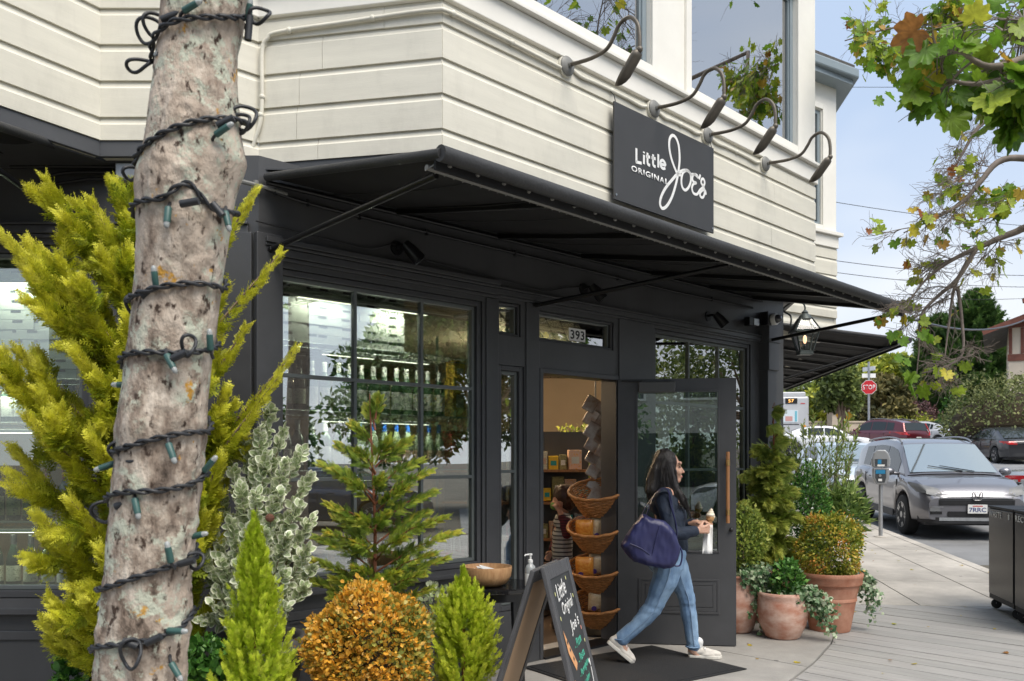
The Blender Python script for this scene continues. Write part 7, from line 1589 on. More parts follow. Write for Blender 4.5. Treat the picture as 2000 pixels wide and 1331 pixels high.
def car(label, pm, p, heading, kind='sedan', detail=1, slope=0.0, front=True, rear=True, plate_txt=None, hub=None):
    S = dict(sedan=dict(L=4.6,W=1.80,H=1.44,wb=2.7,r=.325,deck=[(-2.3,.88),(-2.2,1.0),(-1.6,1.03),(-.5,1.0),(1.0,.96),(1.9,.85),(2.2,.72),(2.3,.60)],roof=[(-1.85,1.02),(-1.1,1.32),(-.5,1.42),(.1,1.43),(.45,1.38),(1.25,.95)],sill=.24),
             suv=dict(L=4.55,W=1.82,H=1.66,wb=2.62,r=.355,deck=[(-2.27,.95),(-2.2,1.08),(-1.5,1.12),(-.3,1.10),(.9,1.08),(1.75,1.0),(2.1,.90),(2.27,.72)],roof=[(-2.15,1.06),(-1.95,1.50),(-1.5,1.60),(-.5,1.665),(.1,1.65),(.5,1.58),(1.28,1.06)],sill=.30))[kind]
    Lh, Wh, r, wb = S['L']/2, S['W']/2, S['r'], S['wb']; xf_, xr_ = wb/2+.02, -wb/2+.02
    C = thing('parked_car', label, 'car', p, heading); C.rotation_euler = (0, slope, heading)
    deck, roof = S['deck'], S['roof']; fx0, fx1 = roof[0][0], roof[-1][0]
    hw = lambda x: Wh*(1-.16*max(0,(abs(x)-Lh+.75)/.75)**2.4)
    def zbot(x):
        z = S['sill']+.06*max(0,(abs(x)-Lh+.5)/.5)
        for xc in (xf_, xr_):
            d = abs(x-xc); R_ = r+.065
            if d < R_: z = max(z, r+math.sqrt(R_*R_-d*d))
        return z
    xs = sorted(set(np.linspace(-Lh,Lh,64).tolist() + [xc+s*(r+.064) for xc in (xf_,xr_) for s in (-1,1)])); V = []; ks = None
    for x in xs:
        zt = interp(deck, x); zb_ = min(zbot(x), zt-.10); h = hw(x); sec = [(0,zb_),(h*.90,zb_)]
        for f, k in ((.03,.965),(.18,.99),(.42,1.0),(.62,.985),(.80,.985),(.93,.955)): sec.append((h*k, zb_+(zt-.02-zb_)*f))
        sec += [(h*.88, zt-.005),(h*.55, zt+.018),(0,zt+.028)]; full = sec + [(-y,z) for y,z in sec[-2:0:-1]]; ks = len(full); V += [(x,y,z) for y,z in full]
    n = len(xs); mb = MB(); mb.add(V, [(i*ks+k, i*ks+(k+1)%ks, (i+1)*ks+(k+1)%ks, (i+1)*ks+k) for i in range(n-1) for k in range(ks)] + [tuple(range(ks)), tuple((n-1)*ks+k for k in range(ks))])
    body = mb.build('body', pm, C, smooth=32)
    # greenhouse
    gx = np.linspace(fx0, fx1, 34); V = []; hb = lambda x: hw(x)*.925; hr_ = lambda x: Wh*.73
    def side_pt(x, t, sgn, off=0):
        zr = interp(roof, x); zb_ = interp(deck, x)-.03; zz = zb_+(zr-.03-zb_)*t; f = min(1, max(0,(zz-.98)/(S['H']-1.0))); y = hb(x)+(hr_(x)-hb(x))*f; return (x, sgn*(y+off), zz)
    for x in gx:
        zr = interp(roof, x); a = [side_pt(x, t, 1)[1:] for t in (0,.35,.7,.92)]; y3 = a[-1][0]; a += [(y3*.93, zr-.004),(y3*.6, zr+.018),(0,zr+.026)]; full = a + [(-y,z) for y,z in a[-2::-1]]; kg = len(full); V += [(x,y,z) for y,z in full]
    mb = MB(); mb.add(V, [(i*kg+k, i*kg+k+1, (i+1)*kg+k+1, (i+1)*kg+k) for i in range(len(gx)-1) for k in range(kg-1)]); mb.build('roof', pm, C, smooth=40)
    # glass
    def patch(fn, nu, nv, name, m, parent=C): mb = MB(); mb.add([fn(i/nu, j/nv) for j in range(nv+1) for i in range(nu+1)], [(j*(nu+1)+i, j*(nu+1)+i+1, (j+1)*(nu+1)+i+1, (j+1)*(nu+1)+i) for j in range(nv) for i in range(nu)]); return mb.build(name, m, parent, smooth=60)
    xa = roof[-2][0]
    def ws(u, v): x = xa+.02+(fx1-.06-xa)*(1-v); zr = interp(roof, x); y3 = side_pt(x, .92, 1)[1]*.93; s = u*2-1; return (x+.012, s*y3*.97, zr+.014+.018*(1-s*s))
    patch(ws, 10, 8, 'windscreen', M['windscreen'])
    xb_ = roof[1][0]
    def rw(u, v): x = fx0+.03+(roof[2 if kind == 'sedan' else 1][0]-fx0-.03)*v; zr = interp(roof, x); y3 = side_pt(x, .92, 1)[1]*.90; s = u*2-1; return (x-.012, s*y3, zr+.012+.018*(1-s*s))
    patch(rw, 8, 6, 'rear_window', M['car_glass'])
    segs = [(xa-.08+.0, .08, .45),(-.05,-.1,0)]; bounds = [(roof[2][0]+.05 if kind == 'suv' else roof[1][0]+.18, -.98 if kind == 'suv' else -.75), (-.93 if kind == 'suv' else -.70, -.02), (.04, xa+.34)]
    for sgn in (-1,1):
        for (a, b) in bounds:
            if b-a < .1: continue
            def sw_(u, v): x = a+(b-a)*u; lim = .86; zr = interp(roof, x); zb_ = interp(deck, x); t = .10+(lim-.10)*v if zr-zb_ > .12 else .1; return side_pt(x, t, sgn, .006)
            patch(sw_, 8, 4, 'side_window', M['car_glass'])
    for xc in (xf_, xr_):
        for sgn in (-1,1): wheel(C, xc, sgn*(Wh-.115), r, sgn)
    mb = MB(); mb.box(-Lh+.25, Lh-.25, -Wh*.80, Wh*.80, S['sill']-.06, S['sill']+.25); mb.build('underbody', M['trimplastic'], C)
    for sgn in (-1,1):
        mb = MB(); mb.ball((xa+.42, sgn*(Wh+.10), 1.10 if kind == 'suv' else 1.0), (.075,.11,.075), 12, 8); mb.cap((xa+.40, sgn*(Wh-.08), 1.06 if kind == 'suv' else .97),(xa+.42, sgn*(Wh+.04), 1.07 if kind == 'suv' else .98), .03, .03, 8); mb.build('mirror', pm, C, smooth=60)
        mb = MB(); mb.box(-wb/2+r+.1, wb/2-r-.1, sgn*Wh-.02*(sgn>0)-.0*(sgn<0), sgn*Wh+.02*(sgn<0)+.004*sgn, S['sill']-.02, S['sill']+.10); mb.build('side_skirt', M['trimplastic'] if kind == 'suv' else pm, C)
        for gx_ in (1.02,.02,-.93): MB().box(gx_-.004,gx_+.004,sgn*(Wh-.006)-.006,sgn*(Wh-.006)+.006,S['sill']+.12,interp(deck,gx_)-.10).build('door_gap', M['grille'], C)
        for hxx in (.35,-.75): MB().box(hxx-.09,hxx+.09,sgn*(Wh-.005)-.012,sgn*(Wh-.005)+.012,.93 if kind == 'suv' else .84,.955 if kind == 'suv' else .865).build('door_handle', pm, C, bevel=.006)
    # lamps follow the rounded ends of the body
    def endpatch(xsgn, y0, y1, z0, z1, off, m, name, skew=0.0, nu=8, nv=4):
        def f(u, v):
            y = y0+(y1-y0)*u; s = 1 if y > 0 else -1; x = Lh
            while x > Lh-1.0 and hw(x)*.985 < abs(y): x -= .02
            z = z0+(z1-z0)*v+skew*abs(u); 
            while interp(deck, x*xsgn) < z-.005 and x > Lh-1.0: x -= .02
            return ((x+off)*xsgn, y, z)
        return patch(f, nu, nv, name, m)
    for sgn in (-1,1):
        if front:
            if kind == 'suv': endpatch(1, sgn*.50, sgn*.895, .72, .86, .012, M['head'], 'headlight', .10, 10, 4); endpatch(1, sgn*.58, sgn*.80, .50, .56, .014, M['head'], 'fog_light')
            else: endpatch(1, sgn*.48, sgn*.86, .62, .74, .012, M['head'], 'headlight', .06, 10, 4)
        if rear:
            if kind == 'suv':
                endpatch(-1, sgn*.55, sgn*.90, .92, 1.06, .012, M['tail'], 'tail_light'); mb = MB(); mb.bar((-Lh+.10,sgn*.80,1.06),(-Lh+.30,sgn*.70,1.50), .07, .05); mb.build('tail_light', M['tail'], C, bevel=.01)
            else: endpatch(-1, sgn*.42, sgn*.88, .80, .93, .012, M['tail'], 'tail_light', 0, 10, 4)
    if front:
        if kind == 'suv':
            endpatch(1, -.60,.60, .60,.80, .010, M['grille'], 'grille', 0, 10, 8); endpatch(1, -.62,.62, .765,.785, .022, M['chrome'], 'grille_bar', .0); endpatch(1, -.58,.58, .715,.730, .02, M['chrome'], 'grille_bar'); [endpatch(1, -.55,.55, z_,z_+.008, .014, M['trimplastic'], 'grille_slat') for z_ in (.625,.65,.675)]; [MB().box(Lh-.9,Lh-.895,sg*(Wh-.02)-.004,sg*(Wh-.02)+.004,.5,1.0).build('panel_gap', M['grille'], C) for sg in (-1,1)]
            endpatch(1, -.85,.85, .30,.40, .02, M['trimplastic'], 'bumper'); endpatch(1, -.60,.60, .345,.40, .034, M['galv'], 'skid_plate'); endpatch(1, -.46,.46, .41,.50, .016, M['grille'], 'intake')
            for sgn in (-1,1): endpatch(1, sgn*.55, sgn*.84, .45, .50, .012, M['grille'], 'intake'); endpatch(1, sgn*.53, sgn*.84, .565, .585, .016, M['chrome'], 'trim')
        else: endpatch(1, -.42,.42, .56,.68, .012, M['grille'], 'grille'); endpatch(1, -.7,.7, .34,.44, .014, M['grille'], 'intake')
    zp = .545 if kind == 'suv' else .48
    pf = None
    if front and plate_txt: 
        pf = MB().box(Lh+.040,Lh+.048,-.155,.155,zp-.075,zp+.075).build('front_plate', M['plate'], C, bevel=.004); me = text_mesh(plate_txt, .02); vs_ = np.array([v.co[:] for v in me.vertices]); lo, hi = vs_.min(0), vs_.max(0)
        for v in me.vertices: v.co = (Lh+.0495, -.135+.27*(v.co.x-lo[0])/(hi[0]-lo[0]), zp-.05+.075*(v.co.y-lo[1])/(hi[1]-lo[1]))
        me.materials.clear(); me.materials.append(mat('plate_blue_ink',(.04,.06,.2),.5)); obj('plate_number', me, pf); MB().box(Lh+.0485,Lh+.0492,-.08,.08,zp+.042,zp+.058).build('plate_header', M['tail'], pf)
    if rear: MB().box(-Lh-.022,-Lh-.012,-.155,.155,.70,.84).build('rear_plate', M['plate'], C, bevel=.004); endpatch(-1, -.55,.55,.855,.875,.014,M['chrome'],'trim') if kind == 'sedan' else None; endpatch(-1, -.85,.85,.34,.46,.014,M['trimplastic'],'bumper')
    if hub:   # grille badge: letter in a rounded frame
        b = MB(); x = Lh+.03; z = .755; b.tube([(x,y,zz) for y,zz in smooth_path2([(-.075,z+.06),(-.062,z-.05),(0,z-.062),(.062,z-.05),(.075,z+.06),(0,z+.068)])], .008, 6, closed=True)
        for s in (-1,1): b.tube([(x,s*.045,z+.055),(x,s*.030,z),(x,s*.036,z-.045)], .010, 6)
        b.tube([(x,-.03,z),(x,.03,z)], .009, 6); b.build('badge', M['chrome'], C, smooth=60)
    if kind == 'suv':
        for sgn in (-1,1): MB().tube(smooth_path([(-1.6,sgn*.60,1.60),(-1.4,sgn*.61,1.655),(-.4,sgn*.62,1.705),(.2,sgn*.62,1.68),(.42,sgn*.62,1.61)], 4), .018, 8).build('roof_rail', M['chrome'], C, smooth=60)
    if front:
        for s in (-1,1): MB().tube([(fx1-.02,s*.10+.25,interp(roof,fx1-.02)+.05),(fx1-.14,s*.10-.30,interp(roof,fx1-.14)+.062)], .008, 5).build('wiper', M['black'], C)
    return C
def smooth_path2(p): return [(v.x, v.y) for v in smooth_path([Vector((a,b,0)) for a,b in p], 4, True)]
HB = math.atan2(-SD.y, -SD.x); HA = math.atan2(SD.y, SD.x)
def road(x, y): return Vector((x, y, gz(x, y)-.128))
def ntp(n, t): p = NT(n, t); return road(p.x, p.y)
fwp = Vector((7.08, 15.6, 0)); ax_ = fwp + SN*(.91-.115) + SD*1.31; 
car('grey compact SUV parked nose towards the camera by the parking meter', paint('grey_metallic_paint',(.20,.20,.22),.6), road(ax_.x, ax_.y), HB, 'suv', slope=.04, rear=False, plate_txt='7RRC', hub=True)
car('pale blue-white sedan parked behind the grey SUV, seen through the airy shrub', paint('pale_blue_white_paint',(.55,.62,.68),.2), ntp(5.95, 24.0), HB, 'sedan', slope=.05, rear=False)
car('black sedan seen from behind, driving up the street', paint('black_paint',(.02,.021,.025),.3), road(pt(1958,0,37).x, 37), HA, 'sedan', slope=-.062, front=False)
car('dark red SUV seen from behind near the stop sign', paint('dark_red_paint',(.12,.012,.022),.4), road(pt(1724,0,44.5).x, 44.5), math.atan2(.93,-.36), 'suv', slope=-.05, front=False)
car('white sedan right behind the dark red SUV', paint('white_paint',(.72,.72,.72),0), road(pt(1812,0,50).x, 50), math.atan2(.90,-.42), 'sedan', slope=-.05, front=False)
car('white sedan with swept red tail lamps before the hedge', paint('white_paint_two',(.74,.74,.74),0), road(pt(1862,0,52).x, 52), math.atan2(.80,-.60), 'sedan', slope=-.05, front=False)
car('white sedan crossing beside the bus', paint('white_paint_three',(.70,.71,.72),0), road(pt(1606,0,41).x, 41), math.atan2(-.25,.97), 'sedan', rear=False)
car('silver sedan cut by the right edge of the picture', paint('silver_paint',(.42,.44,.45),.6), road(12.3, 17.2), math.atan2(-.42,.91), 'sedan', front=False)
# ------------------------------------------------------------------ bus
bp_ = road(15.75, 50.0); bus = thing('city_bus', 'silver city bus seen from behind at the corner', 'bus', bp_, HA-math.pi/2); M['bus'] = mat('bus_silver', (.50,.51,.53), .4, metal=.1, var=.04); M['bus_dk'] = mat('bus_dark_trim', (.05,.05,.055), .5)
mb = MB(); mb.prism([(-1.28,0),(1.28,0),(1.28,11.5),(-1.28,11.5)], .45, 2.95); mb.build('body', M['bus'], bus, bevel=.12); MB().prism([(-1.1,.05),(1.1,.05),(1.1,10),(-1.1,10)], 2.9, 3.2).build('roof_pod', M['bus'], bus, bevel=.06)
MB().box(-1.24,1.24,-.10,.3,.32,.62).build('bumper', M['bus_dk'], bus, bevel=.03)
for i in range(12):
    x = -1.1+i*.185; MB().add([(x,-.106,.36),(x+.09,-.106,.36),(x+.15,-.106,.46),(x+.06,-.106,.46)], [(0,1,2,3)]).build('hazard_stripe', mat('hazard_yellow',(.75,.45,.03),.5) if i == 0 else bpy.data.materials['hazard_yellow'], bus)
sgn_ = MB().box(-.05,.62,-.03,-.001,2.52,2.84).build('route_display', M['black'], bus, bevel=.01); lettering('57', mat('amber_led',(.9,.4,.1),.5,emit=(1,.45,.1,1.6)), .12,.42, 2.60,2.77, -.033, sgn_, 'route_number', depth=.001)
lettering('8013', M['bus_dk'], -.72,-.22, 2.30,2.45, -.004, bus, 'fleet_number', bold=.02, depth=.002)
ad = MB().box(-1.05,.66,-.02,-.001,1.45,2.15).build('advert_panel', mat('pale_advert',(.62,.70,.74),.5), bus); MB().box(.48,.60,-.026,-.021,1.50,2.10).build('advert_print', mat('cyan_print',(.15,.45,.55),.5), ad); MB().box(-.05,.35,-.026,-.021,1.52,1.80).build('advert_print', mat('rose_print',(.55,.30,.28),.5), ad)
mb = MB(); [mb.box(-.75,-.15,-.012,-.001,2.55+.07*i,2.585+.07*i) for i in range(4)]; mb.build('vent', M['bus_dk'], bus)
for z, m in ((1.22,'amber'),(1.00,'tail'),(.78,'tail')):
    if m == 'amber': M['amber'] = mat('amber_lamp',(.75,.32,.03),.3)
    MB().lathe([(.09,0),(.085,.02)], 16).xf(Matrix.Translation((1.02,-.002,z)) @ Matrix.Rotation(R(90),4,'X')).build('tail_light', M[m], bus, smooth=40)
MB().box(.80,1.05,-.012,-.001,2.50,2.55).build('marker_lamp', M['tail'], bus); MB().box(-.9,.72,-.008,-.001,1.30,1.36).build('seam', M['bus_dk'], bus)
# ------------------------------------------------------------------ parking meter
mp0 = pt(1720,1052,14.2); mz = gz(mp0.x, mp0.y); mt_ = thing('parking_meter', 'grey parking meter with blue stickers on a steel post at the kerb', 'parking meter', (mp0.x, mp0.y, mz), R(-16))
k_ = 14.2/FPX; MB().lathe([(.032,.0),(.032,.88)], 14).build('post', M['galv'], mt_, smooth=40); MB().lathe([(.11,0),(.10,.012),(.04,.02)], 18).build('foot', M['concrete'], mt_, smooth=40)
M['meter'] = mat('meter_grey', (.33,.34,.35), .4, metal=.3, var=.08); M['meter_dk'] = mat('meter_dark', (.06,.065,.07), .4); M['sticker'] = mat('blue_sticker', (.02,.22,.42), .5)
h1 = MB().yprism([(-.075,.86),(.075,.86),(.125,.96),(.125,1.13),(-.125,1.13),(-.125,.96)], -.075,.075).build('lower_housing', M['meter'], mt_, bevel=.015)
h2 = MB().yprism([(-.13,1.135),(.13,1.135),(.14,1.27),(.11,1.37),(.06,1.42),(-.06,1.42),(-.11,1.37),(-.14,1.27)], -.085,.085).build('upper_housing', M['meter'], mt_, bevel=.02)
MB().yprism([(-.09,1.15),(.085,1.15),(.09,1.27),(-.1,1.27)], -.09,-.0865).build('display', M['meter_dk'], h2); MB().box(-.055,.0,-.093,-.0905,1.19,1.26).build('sticker', M['sticker'], h2); MB().box(-.06,.05,-.093,-.0905,1.152,1.182).build('sticker', M['paper'], h2)
MB().yprism([(-.06,.89),(.05,.89),(.075,.97),(.075,1.1),(-.09,1.1),(-.09,.97)], -.080,-.0765).build('faceplate', M['meter_dk'], h1); MB().box(-.085,.06,-.084,-.0805,1.03,1.095).build('sticker', M['sticker'], h1); MB().box(-.045,.01,-.084,-.0805,.91,.95).build('sticker', M['paper'], h1); MB().lathe([(.022,0),(.018,.012)], 14).xf(Matrix.Translation((-.02,-.081,1.0)) @ Matrix.Rotation(R(90),4,'X')).build('coin_slot', M['meter'], h1)
# ------------------------------------------------------------------ wheeled bins
def bin_(label, txt, pA, pB, dep, zt, wfrac=.6):
    pA = Vector(pA); pB = Vector(pB); w = (pB-pA).length; an = math.atan2(pB.y-pA.y, pB.x-pA.x); T = thing('litter_bin', label, 'litter bin', (pA.x,pA.y,.002), an, 'black wheeled litter bins')
    M.setdefault('bin_panel', mat('glossy_black_panel', (.008,.008,.009), .16, spec=.14)); M.setdefault('bin_frame', mat('black_bin_frame', (.012,.012,.013), .5, spec=.2))
    MB().box(0,w,0,dep,.10,zt).build('body', M['bin_frame'], T, bevel=.008); MB().box(.012,w-.012,-.006,-.001,.15,zt-.012).build('panel', M['bin_panel'], T, bevel=.003); MB().box(-.006,-.001,.02,dep-.02,.15,zt-.012).build('panel', M['bin_panel'], T); MB().box(-.012,w+.012,-.012,dep+.012,zt,zt+.02).build('lid', M['bin_frame'], T, bevel=.006)
    lettering(txt, M['sign_white'], .035, w*wfrac, zt-.085, zt-.028, -.011, T, 'lettering', bold=.008, depth=.001, sp=1.08)
    mb = MB(); x = w*.82; mb.box(x,x+.03,-.0105,-.009,zt-.085,zt-.05); mb.add([(x-.01,-.010,zt-.05),(x+.04,-.010,zt-.05),(x+.015,-.010,zt-.025)], [(0,1,2)]); mb.build('icon', M['sign_white'], T)
    for x, y in ((.06,.06),(w-.06,.06),(.06,dep-.06),(w-.06,dep-.06)):
        mb = MB(); mb.lathe([(.012,-.016),(.045,-.016),(.047,-.01),(.047,.01),(.045,.016),(.012,.016)], 18).xf(Matrix.Translation((x,y-.01,.047)) @ Matrix.Rotation(R(60),4,'Z') @ Matrix.Rotation(R(90),4,'X')); c_ = mb.build('caster', M['rubber'], T, smooth=40); mb = MB(); mb.bar((x,y-.01,.047),(x,y,.10), .03, .02); mb.build('fork', M['galv'], c_)
pa = Vector((4.78,8.72,0)); pb = Vector((4.615,8.0,0)); bin_('black wheeled litter bin lettered WASTE, left of the pair', 'WASTE', pa, pb, .62, 1.0, .56)
pa = Vector((4.585,7.93,0)); pb = Vector((4.42,7.21,0)); bin_('black wheeled litter bin lettered RECYCLE at the picture edge', 'RECYCLE', pa, pb, .62, 1.0, .72)
# ------------------------------------------------------------------ stop sign, warning sign, hydrant, gate pier
sp_ = pt(1697,757,46.0); zg = gz(sp_.x, sp_.y); ss = thing('stop_sign', 'red octagonal STOP sign on a steel pole with street name blades', 'sign', (sp_.x, sp_.y, zg-.13), R(-20)); zc_ = sp_.z-zg+.13
MB().lathe([(.06,0),(.06,zc_+1.35)], 12).build('pole', M['galv'], ss, smooth=40); r_ = .40; oc = [(r_*math.cos(R(22.5+45*i)), zc_+r_*math.sin(R(22.5+45*i))) for i in range(8)]
pl = MB().yprism(oc, -.085,-.075).build('octagon', M['plate'], ss); MB().yprism([(x*.93, zc_+(z-zc_)*.93) for x,z in oc], -.090,-.0855).build('face', mat('stop_red',(.62,.02,.03),.45), pl); lettering('STOP', M['sign_white'], -.30,.30, zc_-.125,zc_+.125, -.093, pl, 'lettering', bold=.01, depth=.002, sp=1.08)
for z, w, rr in ((zc_+.62,.36,20),(zc_+.98,.45,-50)): MB().box(-w,w,-.012,.012,z-.11,z+.11).xf(Matrix.Rotation(R(rr),4,'Z')).build('street_name_blade', M['sign_white'], ss)
wp_ = pt(1648,812,50); ws_ = thing('warning_sign', 'yellow diamond warning sign half hidden behind the tree trunks', 'sign', (wp_.x,wp_.y,gz(wp_.x,wp_.y)-.15)); zc2 = wp_.z-gz(wp_.x,wp_.y)+.15; MB().lathe([(.04,0),(.04,zc2)], 8).build('pole', M['galv'], ws_); MB().yprism([(0,zc2-.5),(.5,zc2),(0,zc2+.5),(-.5,zc2)], -.06,-.05).build('diamond', mat('sign_yellow',(.75,.38,.02),.5), ws_); MB().box(-.1,.1,-.065,-.061,zc2-.2,zc2+.2).build('symbol', M['black'], ws_)
hy = pt(1657,868,44); fh = thing('fire_hydrant', 'red fire hydrant at the far kerb', 'hydrant', (hy.x,hy.y,gz(hy.x,hy.y)-.13)); mb = MB(); mb.lathe([(.15,0),(.16,.05),(.11,.07),(.11,.65),(.14,.67),(.14,.72),(.10,.82),(.03,.88),(.03,.92)], 16); mb.build('barrel', mat('hydrant_red',(.5,.02,.02),.45), fh, smooth=40); mb = MB(); mb.tube([(-.2,0,.5),(.2,0,.5)], .06, 10); mb.tube([(0,-.2,.5),(0,0,.5)], .075, 10); mb.build('outlets', bpy.data.materials['hydrant_red'], fh, smooth=40)
gp = pt(1634,0,54); zg = gz(gp.x,gp.y); pier = thing('gate_pier', 'pale stone gate pier topped with an urn beyond the street', 'pier', (gp.x,gp.y,zg-.15)); M['stone'] = mat('pale_stone',(.55,.47,.38),.85,var=.12); MB().box(-.45,.45,-.45,.45,0,2.0).build('shaft', M['stone'], pier, bevel=.02); MB().box(-.6,.6,-.6,.6,2.0,2.25).build('cap', M['stone'], pier, bevel=.05); MB().lathe([(.12,2.25),(.2,2.35),(.36,2.7),(.38,2.9),(.25,3.1),(.08,3.25)], 18).build('urn', M['stone'], pier, smooth=50)
wl = thing('garden_wall', 'low pale garden wall beyond the street', 'wall', (gp.x-6,gp.y+1,zg-.15)); MB().box(0,40,0,.4,0,1.4).build('wall', M['stone'], wl, bevel=.02); MB().box(-.05,40.05,-.06,.46,1.4,1.5).build('coping', M['stone'], wl)
# ------------------------------------------------------------------ half-timbered house at the right edge
hp = pt(1970,830,46); zg = gz(hp.x,hp.y); hs_ = thing('timbered_house', 'half-timbered brick house with grey roof at the right edge', 'house', (hp.x,hp.y,zg-.1), R(-29)); M['plaster'] = mat('cream_plaster',(.68,.58,.46),.8,var=.05); M['timber'] = mat('red_brown_timber',(.20,.07,.045),.7,var=.2); M['roof_grey'] = mat('grey_roof_shingle',(.13,.125,.12),.85,var=.3,vscale=6,bump=.5,bscale=14)
def brick_mat():
    m = bpy.data.materials.new('dark_brick'); m.use_nodes = True; t = m.node_tree; b = t.nodes['Principled BSDF']; b.inputs['Roughness'].default_value = .85; tcn = t.nodes.new('ShaderNodeTexCoord'); br = t.nodes.new('ShaderNodeTexBrick'); br.inputs['Color1'].default_value = (.16,.06,.045,1); br.inputs['Color2'].default_value = (.10,.045,.04,1); br.inputs['Mortar'].default_value = (.30,.24,.21,1); br.inputs['Scale'].default_value = 3.0; mp_ = t.nodes.new('ShaderNodeMapping'); mp_.inputs['Rotation'].default_value = (R(90),0,0); t.links.new(tcn.outputs['Object'], mp_.inputs[0]); t.links.new(mp_.outputs[0], br.inputs['Vector']); t.links.new(br.outputs[0], b.inputs['Base Color']); return m
M['brick'] = brick_mat(); zr = lambda v: CH+(HV-v)/FPX*46-zg+.1
MB().box(0,9,0,9,0,zr(640)).build('wall', M['plaster'], hs_); MB().box(1.25,4.5,-.25,-.002,0,zr(560)).build('brick_bay', M['brick'], hs_); MB().box(1.6,2.7,-.1,.9,zr(640),zr(520)).build('chimney', M['brick'], hs_, bevel=.03)
for x in (0,.55,1.1): MB().box(x,x+.16,-.05,-.002,zr(692),zr(642)).build('timber_post', M['timber'], hs_)
MB().box(-.05,1.3,-.06,-.002,zr(706),zr(693)).build('timber_rail', M['timber'], hs_); MB().box(-.05,1.3,-.06,-.002,zr(641),zr(632)).build('timber_rail', M['timber'], hs_); MB().box(.75,1.2,-.04,-.002,zr(830),zr(725)).build('doorway', M['timber'], hs_)
MB().add([(-1.2,-1.0,zr(648)),(3.2,-1.0,zr(588)),(3.2,9,zr(588)),(-1.2,9,zr(648)),(-1.2,-1.0,zr(648)-.16),(3.2,-1.0,zr(588)-.16),(3.2,9,zr(588)-.16),(-1.2,9,zr(648)-.16)], [(0,1,2,3),(7,6,5,4),(0,4,5,1),(3,2,6,7),(0,3,7,4)]).build('roof', M['roof_grey'], hs_); MB().bar((-1.2,-1.05,zr(648)-.12),(3.2,-1.05,zr(588)-.12), .08, .26).build('barge_board', M['timber'], hs_); MB().bar((.6,-1.3,zr(598)),(4.5,-1.3,zr(572)), .5, .2).build('upper_eave', M['timber'], hs_)

# parked cars outside the frame, mirrored in the shop windows
car('dark sedan parked across the street outside the picture', paint('dark_blue_paint',(.03,.04,.07),.4), road(14.5, 1.2), R(100), 'sedan')
car('white van-like SUV parked behind the camera', paint('white_paint_four',(.66,.66,.66),0), road(2.6, -9.0), R(175), 'suv')
ob_ = thing('shop_building', 'pale two-storey building across the street behind the camera', 'building', (-2,-24,-.15)); M['far_wall'] = mat('pale_stucco',(.50,.47,.42),.85,var=.08); MB().box(-16,16,-8,0,0,7.5).build('wall', M['far_wall'], ob_); MB().box(-16.3,16.3,-8.3,.35,7.5,7.9).build('roof', M['trim'], ob_)
for x in (-13,-9.5,-6,-2.5,1,4.5,8,11.5):
    w_ = MB().frame(x-.1,x+1.9,4.2,6.4,.1,.001,.08).build('window', M['trim'], ob_); MB().box(x,x+1.8,.01,.03,4.3,6.3).build('pane', M['car_glass'], w_); MB().box(x-.6,x+2.4,.001,.04,.5,2.8).build('shop_window', M['car_glass'], ob_)
# ================================================================== TREES OF THE STREET
def crown(n, blobs, leaf, mt_, parent, o, tmpl=LEAF4, shell=.55, lightup=.25, var0=.35):
    C, D, V = [], [], []
    tot = sum(b[3]*b[3]*b[4] for b in blobs)
    for bx, by, bz, rx, rz in blobs:
        k = int(n*rx*rx*rz/tot); dd = rand_dirs(k); rad = (shell+(1-shell)*rng.random(k)**.5)*(1+.16*np.sin(4*dd[:,0]+bx)+.14*np.sin(5*dd[:,2]+by)+.10*np.sin(9*dd[:,1]+bz)); c = np.array([bx,by,bz])+dd*rad[:,None]*np.array([rx,rx,rz]); C.append(c); D.append(dd); V.append(var0+.18*rng.normal(size=k)+.18*np.sin(bx*3+bz))
    C = np.concatenate(C); D = np.concatenate(D); V = np.concatenate(V)
    return inst('crown', *tmpl, C-o, frames(unit(D*.5+rng.normal(size=D.shape)*.7), unit(D+rng.normal(size=D.shape)*.6+[0,0,lightup])), leaf*(.6+.8*rng.random(len(C))), V, mt_, parent)
def bgtree(label, u, Y, vtop, wpx, n, m, name='tree', trunk=.3, clear=.3, blobs=14, leaf=.35, lean=0.0, bm='bark_thin', rzk=1.0):
    p = pt(u, 0, Y); g = gz(p.x, p.y)-.17; top = CH+(HV-vtop)/FPX*Y; H = top-g; Rr = wpx/2/FPX*Y; T = thing(name, label, 'tree', (p.x, p.y, g)); o = np.array([p.x,p.y,g]); B = []; segs = [([(0,0,0),(lean*.5,0,H*.3),(lean,0,H*.62)], trunk, trunk*.45)]
    for i in range(blobs):
        f = clear+(1-clear)*rng.random(); a = rng.random()*6.28; r = Rr*(.75*math.sin(math.pi*min(1,(f-clear)/(1-clear)*.85+.15))**.6); br_ = Rr*rng.uniform(.28,.45); c = (p.x+lean*f+r*.75*math.cos(a), p.y+r*.6*math.sin(a), g+H*f*.95); B.append((*c, br_, br_*.8*rzk)); segs.append(([(lean*.4,0,H*.28*rng.uniform(.8,1.3)), tuple((np.array(c)-o)*[.55,.55,.8]), tuple(np.array(c)-o)], trunk*.35, .02))
    B = [(x,y,min(z, top-rz),r,rz) for x,y,z,r,rz in B]
    crown(n, B, leaf, m, T, o); stems(T, segs, M[bm], 'trunk', 7); return T
M['f_dark'] = leaf_mat('dark_conifer_leaf', [(0,(0.020,0.050,0.016)),(.5,(0.070,0.150,0.036)),(1,(0.220,0.360,0.070))], .6, .2)
M['f_olive'] = leaf_mat('olive_tree_leaf', [(0,(0.057,0.085,0.023)),(.5,(0.190,0.247,0.067)),(1,(0.532,0.551,0.133))], .55, .3)
